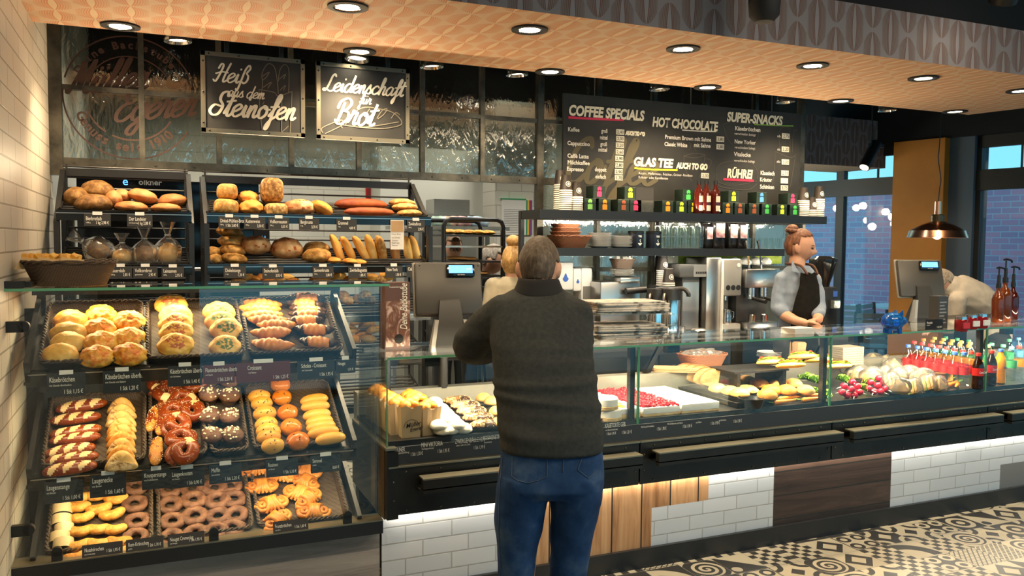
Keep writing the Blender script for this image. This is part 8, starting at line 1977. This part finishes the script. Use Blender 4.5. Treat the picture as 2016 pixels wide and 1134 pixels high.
# ------------------------------------------------------------------ the customer at the counter
B = J(1082, 900, 2.98); base = Vector((B.x, B.y, 0))
HM = headm(J(1061, 527, 3.19), math.radians(32), math.radians(-24), 1.03)
feet = [J(1015, 900, 2.93), J(1118, 900, 2.97)]
parts = [head_mb(HM), limb([J(1060, 550, 3.17), J(1060, 600, 3.14)], [0.064, 0.072]),
         rows([(590, 1000, 1125, 3.17, .075), (640, 985, 1150, 3.14, .09), (760, 995, 1160, 3.05, .10), (880, 1000, 1172, 2.99, .11), (930, 1000, 1172, 2.98, .11)]),
         limb([J(985, 615, 3.16), J(922, 682, 3.34), J(985, 672, 3.50)], [.05, .045, .036, .028]), limb([J(1128, 618, 3.15), J(1128, 690, 3.34), J(1090, 672, 3.50)], [.045, .042, .036, .028])]
for (f, kx, s_) in ((feet[0], 1026, -1), (feet[1], 1130, 1)):
    parts.append(limb([J(kx, 930, 2.98), J(kx - 8 * (s_ > 0), 1090, 2.97), Vector((f.x, f.y, 0.10))], [.085, .058, .038]))
parts += hand(J(988, 670, 3.50), RT + FW * 0.35, Vector((0, 0, 1)), 1.0, 0.35, -1) + hand(J(1088, 670, 3.50), -RT + FW * 0.35, Vector((0, 0, 1)), 1.0, 0.35, 1)
me = fuse(parts, 0.006, 3); recolor(me, face_fn(HM), [SKIN, LIP, EYED, BROW])
man = finish(me, 'person', [], None, None, base)
tag(man, 'man in dark grey sweater and blue jeans leaning on the counter, seen from behind', 'person')
HAIRG = hairmat('short_greying_hair', (0.028, 0.019, 0.012), (0.068, 0.047, 0.031), (0.14, 0.105, 0.075))
hm = hair_mb(HM, lambda p: (p.y < 0.25 or p.z > 0.62) and p.z > -0.62 + 0.35 * max(0, p.y + 0.4) and not (abs(p.x) > 0.8 and p.z < 0.05 and p.y > -0.5), 1.055, 0.012, 1, 14)
finish(hm.mesh(True, 'h', 0), 'hair', [HAIRG], None, man, base)
def swr(c): return 0.0065 * noise.noise(Vector((c.x * 3.5 + c.z * 2, c.y * 3.5, c.z * 24))) * (1.0 if c.z < 1.30 else 0.35) + 0.004 * noise.noise(c * 9) + 0.009 * math.exp(-((c.z - (1.11 + 0.05 * (c.x - 1.3))) / 0.016) ** 2) + 0.008 * math.exp(-((c.z - (1.045 - 0.12 * (c.x - 1.3))) / 0.014) ** 2)
SWEAT = cloth('grey_sweater', (0.034, 0.037, 0.037), (0.046, 0.050, 0.049), 60, 0.95, 0.2)
sw = [rows([(566, 1018, 1104, 3.17, .075), (575, 1000, 1118, 3.17, .085), (585, 982, 1138, 3.165, .10), (600, 967, 1156, 3.16, .115), (630, 962, 1166, 3.14, .128), (670, 966, 1167, 3.11, .135), (720, 971, 1168, 3.08, .14), (770, 974, 1175, 3.05, .14), (820, 978, 1184, 3.02, .145), (850, 982, 1187, 3.00, .15), (880, 986, 1187, 2.99, .152), (884, 990, 1184, 2.99, .145)], 36),
      limb([J(992, 618, 3.15), J(945, 655, 3.24), J(926, 684, 3.32), J(960, 688, 3.42), J(985, 676, 3.48)], [.078, .074, .070, .056, .045]), limb([J(1135, 622, 3.13), J(1132, 690, 3.34), J(1098, 676, 3.46)], [.068, .062, .046])]
finish(fuse(sw, 0.008, 5, swr), 'sweater', [SWEAT], None, man, base)
col_ = rows([(548, 1020, 1100, 3.165, .078), (556, 1018, 1103, 3.165, .084), (578, 1008, 1112, 3.165, .092), (590, 1004, 1118, 3.165, .09)], 36)
finish(fuse([col_], 0.006, 3), 'collar', [plain('collar_knit', (0.012, 0.012, 0.013), 0.9)], None, man, base)
DENIM = Mt('denim', (0.02, 0.05, 0.13), 0.85, 0, 0.15); _f = DENIM.noise(DENIM.co('Object'), 7, 5); DENIM.col(DENIM.ramp(_f, [(0.33, (0.010, 0.030, 0.085)), (0.55, (0.024, 0.062, 0.155)), (0.72, (0.07, 0.12, 0.21))])); DENIM.bump(DENIM.noise(DENIM.co('Object'), 220, 2), 0.25, 0.002); DENIM = DENIM.m
def jwr(c): return 0.006 * noise.noise(Vector((c.x * 5, c.y * 5, c.z * 9))) + 0.004 * noise.noise(Vector((c.x * 14 + c.z * 12, c.y * 10, c.z * 12)))
def leg(rr, foot):
    mb = rows(rr, 28, 0.95); last = rr[-1]
    return [mb, limb([J((last[1] + last[2]) / 2, last[0] - 12, last[3]), Vector((foot.x, foot.y, 0.25)), Vector((foot.x, foot.y, 0.06))], [0.062, 0.062, 0.066])]
jn = [rows([(868, 990, 1182, 2.99, .135), (890, 985, 1186, 2.99, .142), (920, 981, 1187, 2.98, .148), (950, 978, 1187, 2.97, .148), (968, 980, 1184, 2.97, .12)], 36)]
jn += leg([(930, 980, 1078, 2.97, .13), (975, 976, 1079, 2.96, .115), (1020, 974, 1072, 2.95, .10), (1070, 976, 1060, 2.95, .085), (1134, 981, 1051, 2.95, .075), (1180, 982, 1050, 2.94, .07)], feet[0])
jn += leg([(930, 1088, 1187, 2.97, .13), (975, 1083, 1185, 2.97, .115), (1020, 1084, 1178, 2.97, .10), (1070, 1084, 1166, 2.97, .085), (1134, 1080, 1152, 2.98, .075), (1180, 1080, 1150, 2.98, .07)], feet[1])
jme = fuse(jn, 0.007, 4, jwr)
bm_ = bmesh.new(); bm_.from_mesh(jme); bv = BVHTree.FromBMesh(bm_); bm_.free()
jeans = finish(jme, 'jeans', [DENIM], None, man, base)
def onj(px, py, off=0.0015):
    d = ray(px, py).normalized(); h_ = bv.ray_cast(CAMPOS, d); return (h_[0] + h_[1] * off) if h_[0] else J(px, py, 2.85)
STITCH = plain('jeans_stitching', (0.07, 0.10, 0.16), 0.8)
def seam(pts, parent, name='seam', r=0.0014):
    mb = MB(); P = []
    for (a, b_), (c, d_) in zip(pts, pts[1:]):
        n = max(2, int(math.hypot(c - a, d_ - b_) / 4)); P += [onj(a + (c - a) * k / n, b_ + (d_ - b_) * k / n) for k in range(n)]
    P.append(onj(*pts[-1])); mb.tube(P, r, 5); me = mb.mesh(True, name, 0); me.transform(Matrix.Translation(-base)); return link(name, me, STITCH, parent)
for pk in ([(1009, 900), (1008, 938), (1020, 947), (1040, 951), (1060, 946), (1077, 938), (1077, 895)], [(1150, 890), (1137, 925), (1158, 942), (1178, 925)]): seam(pk, jeans, 'back_pocket_stitching')
seam([(1110, 888), (1108, 930)], jeans, 'seat_seam'); seam([(990, 900), (984, 960), (982, 1040), (986, 1120)], jeans, 'side_seam')
SHOE = plain('dark_shoe', (0.02, 0.017, 0.015), 0.5)
for f in feet:
    mb = MB(); mb.loft([[Vector((f.x, f.y, 0)) + RT * (math.cos(q_) * w_) + FW * (math.sin(q_) * L_ + 0.06) + Vector((0, 0, z_)) for q_ in [2 * PI * k / 24 for k in range(24)]] for z_, w_, L_ in ((0.0, 0.05, 0.14), (0.02, 0.053, 0.145), (0.05, 0.048, 0.13), (0.085, 0.04, 0.07))])
    me = mb.mesh(True, 's', 60); me.transform(Matrix.Translation(-base)); link('shoe', me, SHOE, man)
# ------------------------------------------------------------------ the barista
DB = 5.42
b0 = J(1570, 700, DB); base = Vector((b0.x, b0.y, 0))
HM = headm(J(1574, 486, DB), math.radians(136), math.radians(-10), 0.97)
parts = [head_mb(HM), limb([J(1570, 500, DB), J(1568, 538, DB)], [.048, .058]),
         rows([(530, 1553, 1590, DB, .05), (550, 1535, 1605, DB, .075), (600, 1538, 1604, DB, .085), (650, 1535, 1605, DB, .09), (700, 1530, 1608, DB, .09), (740, 1530, 1608, DB, .09)]),
         limb([J(1540, 550, DB), J(1533, 606, DB - 0.02), J(1560, 628, DB - 0.16), J(1583, 636, DB - 0.24)], [.048, .042, .037, .030, .027]), limb([J(1602, 550, DB), J(1610, 603, DB), J(1610, 630, DB - 0.2)], [.048, .042, .030])]
for px_ in (1550, 1590): q_ = J(px_, 740, DB); parts.append(limb([q_, Vector((q_.x, q_.y, 0.48)), Vector((q_.x, q_.y, 0.10))], [.085, .058, .04]))
parts += hand(J(1584, 635, DB - 0.24), RT - Vector((0, 0, .15)), FW * 0.3 - RT * 0.1 + Vector((0, 0, 1)), 0.85, 0.6, 1) + hand(J(1610, 629, DB - 0.2), -RT - Vector((0, 0, .25)), FW * 0.3 + Vector((0, 0, 1)), 0.85, 0.55, -1)
me = fuse(parts, 0.005, 2); recolor(me, face_fn(HM), [SKIN, LIP, EYED, BROW])
bar = finish(me, 'person', [], None, None, base)
tag(bar, 'barista with red hair bun in light blue shirt and black apron behind the counter', 'person')
HAIRR = hairmat('auburn_hair', (0.055, 0.016, 0.007), (0.13, 0.045, 0.018), (0.24, 0.10, 0.045))
hm = hair_mb(HM, lambda p: (p.y < 0.05 - 0.25 * (p.z < 0) or p.z > 0.50 + 0.25 * p.y) and p.z > -0.55 and not (abs(p.x) > 0.80 and p.z < 0.05 and p.y > -0.35), 1.07, 0.02, 3, 5)
hm.ball(HM @ Vector((0, -0.068, 0.108)), (0.040, 0.040, 0.034), u=20, v=12); hm.tube([HM @ Vector((0.036 * math.cos(a), -0.064 + 0.036 * math.sin(a), 0.098)) for a in [2 * PI * k / 20 for k in range(20)]], 0.016, 8, closed=True)
finish(hm.mesh(True, 'h', 0), 'hair', [HAIRR], None, bar, base)
SHIRT = cloth('light_blue_shirt', (0.17, 0.21, 0.28), (0.23, 0.28, 0.36), 14, 0.85, 0.15)
def shw(c): return 0.006 * noise.noise(Vector((c.x * 10, c.y * 10, c.z * 18))) + 0.003 * noise.noise(c * 30)
sh = [rows([(524, 1551, 1592, DB, .058), (534, 1541, 1601, DB, .075), (546, 1534, 1606, DB, .09), (575, 1534, 1608, DB, .10), (610, 1537, 1606, DB, .10), (650, 1532, 1607, DB, .105), (685, 1528, 1610, DB, .105)], 32),
      limb([J(1542, 552, DB), J(1534, 585, DB - 0.01), J(1533, 606, DB - 0.03), J(1543, 616, DB - 0.08)], [.060, .052, .050, .044]), limb([J(1600, 552, DB), J(1609, 585, DB - 0.01), J(1611, 606, DB - 0.04), J(1610, 620, DB - 0.13)], [.056, .050, .047, .041])]
finish(fuse(sh, 0.007, 3, shw), 'shirt', [SHIRT], None, bar, base)
FD = (RT * 0.60 - FW * 0.80).normalized(); SD = Vector((FD.y, -FD.x, 0))
for s_ in (-1, 1):      # collar wings
    c = J(1572, 524, DB - 0.06); mb = MB(); a = c + SD * s_ * 0.015; mb.prism([a + Vector((0, 0, 0.035)) + SD * s_ * 0.03 - FD * 0.02, a + FD * 0.022 - Vector((0, 0, 0.045)) + SD * s_ * 0.012, a + FD * 0.0 - Vector((0, 0, 0.03)) + SD * s_ * 0.065], FD * 0.005)
    me = mb.mesh(False, 'c'); me.transform(Matrix.Translation(-base)); link('collar', me, SHIRT, bar)
APR = cloth('black_apron', (0.010, 0.009, 0.008), (0.018, 0.016, 0.015), 30, 0.8, 0.3)
mb = MB(); R_ = []
for py, hw, ex in ((536, 30, .110), (560, 38, .130), (590, 50, .136), (615, 57, .138), (650, 60, .142), (690, 58, .142), (760, 60, .145)):
    c = J(1571, py, DB); w_ = px2m(hw, c); row = []
    for k in range(17):
        u_ = (k / 16 - 0.5) * 2; th = u_ * w_ / ex * 0.9
        row.append(mb.bm.verts.new(c + FD * (math.cos(th) * ex) + SD * (-math.sin(th) * ex * 1.05) + Vector((0, 0, 0.004 * math.sin(k * 1.3 + py)))))
    R_.append(row)
mb.skin(R_, closed=False); bmesh.ops.solidify(mb.bm, geom=list(mb.bm.faces), thickness=0.006)
apron = finish(mb.mesh(True, 'a', 60), 'apron', [APR], None, bar, base)
for s_ in (-1, 1):
    c = J(1571, 536, DB); th = s_ * 0.28; p0 = c + FD * 0.108 + SD * s_ * 0.058; p1 = J(1571, 522, DB) + SD * s_ * 0.066 + FD * 0.06; p2 = J(1571, 519, DB) + SD * s_ * 0.05 - FD * 0.06
    mb = MB(); mb.tube(bez([p0 - Vector((0, 0, 0.01)), p1, p2], 6), 0.0085, 6); me = mb.mesh(True, 's', 0); me.transform(Matrix.Translation(-base)); link('strap', me, plain('brown_leather', (0.09, 0.035, 0.018), 0.6), apron)
mb = MB()
for px_ in (1550, 1590): q_ = J(px_, 740, DB); mb2 = limb([q_ + Vector((0, 0, 0.25)), Vector((q_.x, q_.y, 0.48)), Vector((q_.x, q_.y, 0.09))], [.10, .075, .06]); me = mb2.mesh(True, 'tr', 0); me.transform(Matrix.Translation(-base)); link('trouser_leg', me, BLACKM, bar)
for px_ in (1550, 1590):
    q_ = J(px_, 740, DB); mb = MB(); mb.ball((q_.x, q_.y, 0.045), (0.055, 0.055, 0.045)); mb.ball((q_.x + FD.x * 0.09, q_.y + FD.y * 0.09, 0.03), (0.045, 0.045, 0.03)); me = mb.mesh(True, 's', 0); me.transform(Matrix.Translation(-base)); link('shoe', me, SHOE, bar)
# ------------------------------------------------------------------ people further back
def far_person(label, head, D, yaw, pitch, hairm, clothm, torso, hcond, hk=1.06, bun=None, arms=(), extra=None, hs=0.98):
    base = J(head[0], head[1], D); base = Vector((base.x, base.y, 0))
    HM = headm(J(head[0], head[1], D), math.radians(yaw), math.radians(pitch), hs)
    t0 = J((torso[0][1] + torso[0][2]) / 2, torso[0][0], torso[0][3])
    P = [head_mb(HM), limb([HM @ Vector((0, -0.01, -0.05)), t0 - Vector((0, 0, 0.03))], [.05, .055]), rows([(a, b_ + 4, c - 4, d_, e * .8) for a, b_, c, d_, e in torso])]
    last = torso[-1]; hip = J((last[1] + last[2]) / 2, last[0], last[3])
    for s_ in (-1, 1): P.append(limb([hip + RT * s_ * 0.08, Vector((hip.x, hip.y, 0.45)) + RT * s_ * 0.09, Vector((hip.x, hip.y, 0.1)) + RT * s_ * 0.09], [.08, .055, .04]))
    for A in arms: P.append(limb([J(*q_) for q_ in A], [.042, .036, .026])); P += hand(J(*A[-1]), J(*A[-1]) - J(*A[-2]), Vector((0, 0, 1)), 0.9, 0.4, 1)
    me = fuse(P, 0.008, 2); recolor(me, face_fn(HM), [SKIN, LIP, EYED, BROW]); o = finish(me, 'person', [], None, None, base); tag(o, label, 'person')
    hm = hair_mb(HM, hcond, hk, 0.03, 5, 5)
    if bun: hm.ball(HM @ Vector(bun), (0.05, 0.05, 0.042), u=18, v=12)
    finish(hm.mesh(True, 'h', 0), 'hair', [hairm], None, o, base)
    cl = [rows(torso, 30)] + [limb([J(*q_) for q_ in A[:-1]] + [J(*[(u_ + v_) / 2 for u_, v_ in zip(A[-2], A[-1])])], [.065, .058, .045]) for A in arms]
    finish(fuse(cl, 0.009, 3, lambda c: 0.006 * noise.noise(c * 12)), 'shirt', [clothm], None, o, base)
    for s_ in (-1, 1): mb = limb([hip + RT * s_ * 0.08 + Vector((0, 0, 0.1)), Vector((hip.x, hip.y, 0.45)) + RT * s_ * 0.09, Vector((hip.x, hip.y, 0.06)) + RT * s_ * 0.09], [.11, .075, .065]); finish(mb.mesh(True, 't', 0), 'trouser_leg', [BLACKM], None, o, base)
    return o, HM, base
short = lambda p: (p.y < 0.25 or p.z > 0.55) and p.z > -0.5 and not (abs(p.x) > 0.8 and p.z < 0.05 and p.y > -0.4)
longb = lambda p: (p.y < 0.15 or p.z > 0.55) and p.z > -0.85
BEIGE = cloth('beige_uniform', (0.28, 0.24, 0.165), (0.35, 0.30, 0.21), 14, 0.85, 0.1)
BLOND = hairmat('blonde_hair', (0.30, 0.15, 0.045), (0.50, 0.28, 0.09), (0.68, 0.44, 0.18)); GREYH = hairmat('grey_hair', (0.14, 0.11, 0.08), (0.28, 0.23, 0.18), (0.45, 0.4, 0.33))
far_person('woman with a blonde bun in beige uniform, seen from behind in the kitchen', (1010, 515), 5.62, 20, -8, BLOND, BEIGE, [(545, 990, 1030, 5.62, .06), (560, 972, 1048, 5.62, .10), (600, 966, 1052, 5.62, .12), (660, 970, 1048, 5.62, .11), (740, 968, 1050, 5.62, .11)], longb, 1.08, (0, -0.03, 0.14), [((972, 565, 5.62), (964, 620, 5.6), (985, 650, 5.75)), ((1048, 565, 5.62), (1056, 620, 5.6), (1035, 650, 5.75))])
far_person('grey haired baker in dark clothes bending down behind the trolley', (968, 512), 6.55, 110, -22, GREYH, cloth('dark_bakers_shirt', (0.025, 0.024, 0.024), (0.045, 0.043, 0.04), 20), [(535, 938, 972, 6.6, .06), (548, 922, 975, 6.6, .10), (590, 918, 972, 6.65, .12), (660, 925, 975, 6.7, .12)], short, 1.07, None, [((930, 555, 6.6), (940, 600, 6.5), (980, 610, 6.4))], None, 1.05)
o, HM, b_ = far_person('short haired person with glasses far back in the kitchen', (893, 488), 7.3, 190, -10, hairmat('brown_hair', (0.10, 0.05, 0.025), (0.2, 0.11, 0.06), (0.3, 0.19, 0.11)), BEIGE, [(508, 880, 906, 7.3, .06), (520, 866, 918, 7.3, .10), (570, 864, 920, 7.3, .12), (650, 868, 916, 7.3, .12)], short, 1.07)
mb = MB()
for s_ in (-1, 1): mb.tube([HM @ Vector((s_ * 0.03 + 0.02 * math.cos(a), 0.098, 0.005 + 0.015 * math.sin(a))) for a in [2 * PI * k / 14 for k in range(14)]], 0.0025, 5, closed=True)
mb.tube([HM @ Vector((-0.01, 0.1, 0.005)), HM @ Vector((0.01, 0.1, 0.005))], 0.0025, 5); finish(mb.mesh(True, 'g', 0), 'glasses', [BLACK], None, o, b_)
# bending customer beyond the far till: torso leans forward to the right
DC = 6.6; hb = (1862, 556)
base = J(1930, 640, DC); base = Vector((base.x, base.y, 0)); HM = headm(J(1858, 556, DC), math.radians(255), math.radians(-62), 1.0)
SPINE = [J(1878, 572, DC), J(1900, 585, DC), J(1930, 603, DC), J(1948, 640, DC), J(1950, 670, DC)]
parts = [head_mb(HM), limb([HM @ Vector((0, -0.01, -0.05)), SPINE[0]], [.055, .06]), limb(SPINE, [.09, .12, .13, .13, .12]), limb([J(1885, 592, DC - 0.12), J(1880, 635, DC - 0.1), J(1850, 650, DC)], [.045, .04, .03])] + hand(J(1852, 650, DC), -RT, Vector((0, 0, 1)), 0.95, 0.4, 1)
for s_ in (-1, 1): parts.append(limb([SPINE[-1] + FW * s_ * 0.08, Vector((base.x, base.y, 0.45)) + FW * s_ * 0.09, Vector((base.x, base.y, 0.1)) + FW * s_ * 0.09], [.085, .058, .042]))
me = fuse(parts, 0.008, 2); recolor(me, face_fn(HM), [SKIN, LIP, EYED, BROW]); o = finish(me, 'person', [], None, None, base); tag(o, 'grey haired customer in beige jacket bending over beyond the far till', 'person')
finish(hair_mb(HM, short, 1.07, 0.03, 8, 5).mesh(True, 'h', 0), 'hair', [GREYH], None, o, base)
finish(fuse([limb([SPINE[0] + (SPINE[0] - SPINE[1]) * 0.2] + SPINE, [.11, .145, .16, .16, .155, .15]), limb([J(1885, 592, DC - 0.13), J(1880, 635, DC - 0.11), J(1862, 646, DC - 0.04)], [.07, .06, .05])], 0.009, 4, lambda c: 0.007 * noise.noise(c * 10)), 'jacket', [cloth('beige_jacket', (0.36, 0.32, 0.27), (0.44, 0.39, 0.33), 14, 0.85, 0.1)], None, o, base)
for s_ in (-1, 1): mb = limb([SPINE[-1] + FW * s_ * 0.08, Vector((base.x, base.y, 0.45)) + FW * s_ * 0.09, Vector((base.x, base.y, 0.06)) + FW * s_ * 0.09], [.11, .08, .07]); finish(mb.mesh(True, 't', 0), 'trouser_leg', [BLACKM], None, o, base)
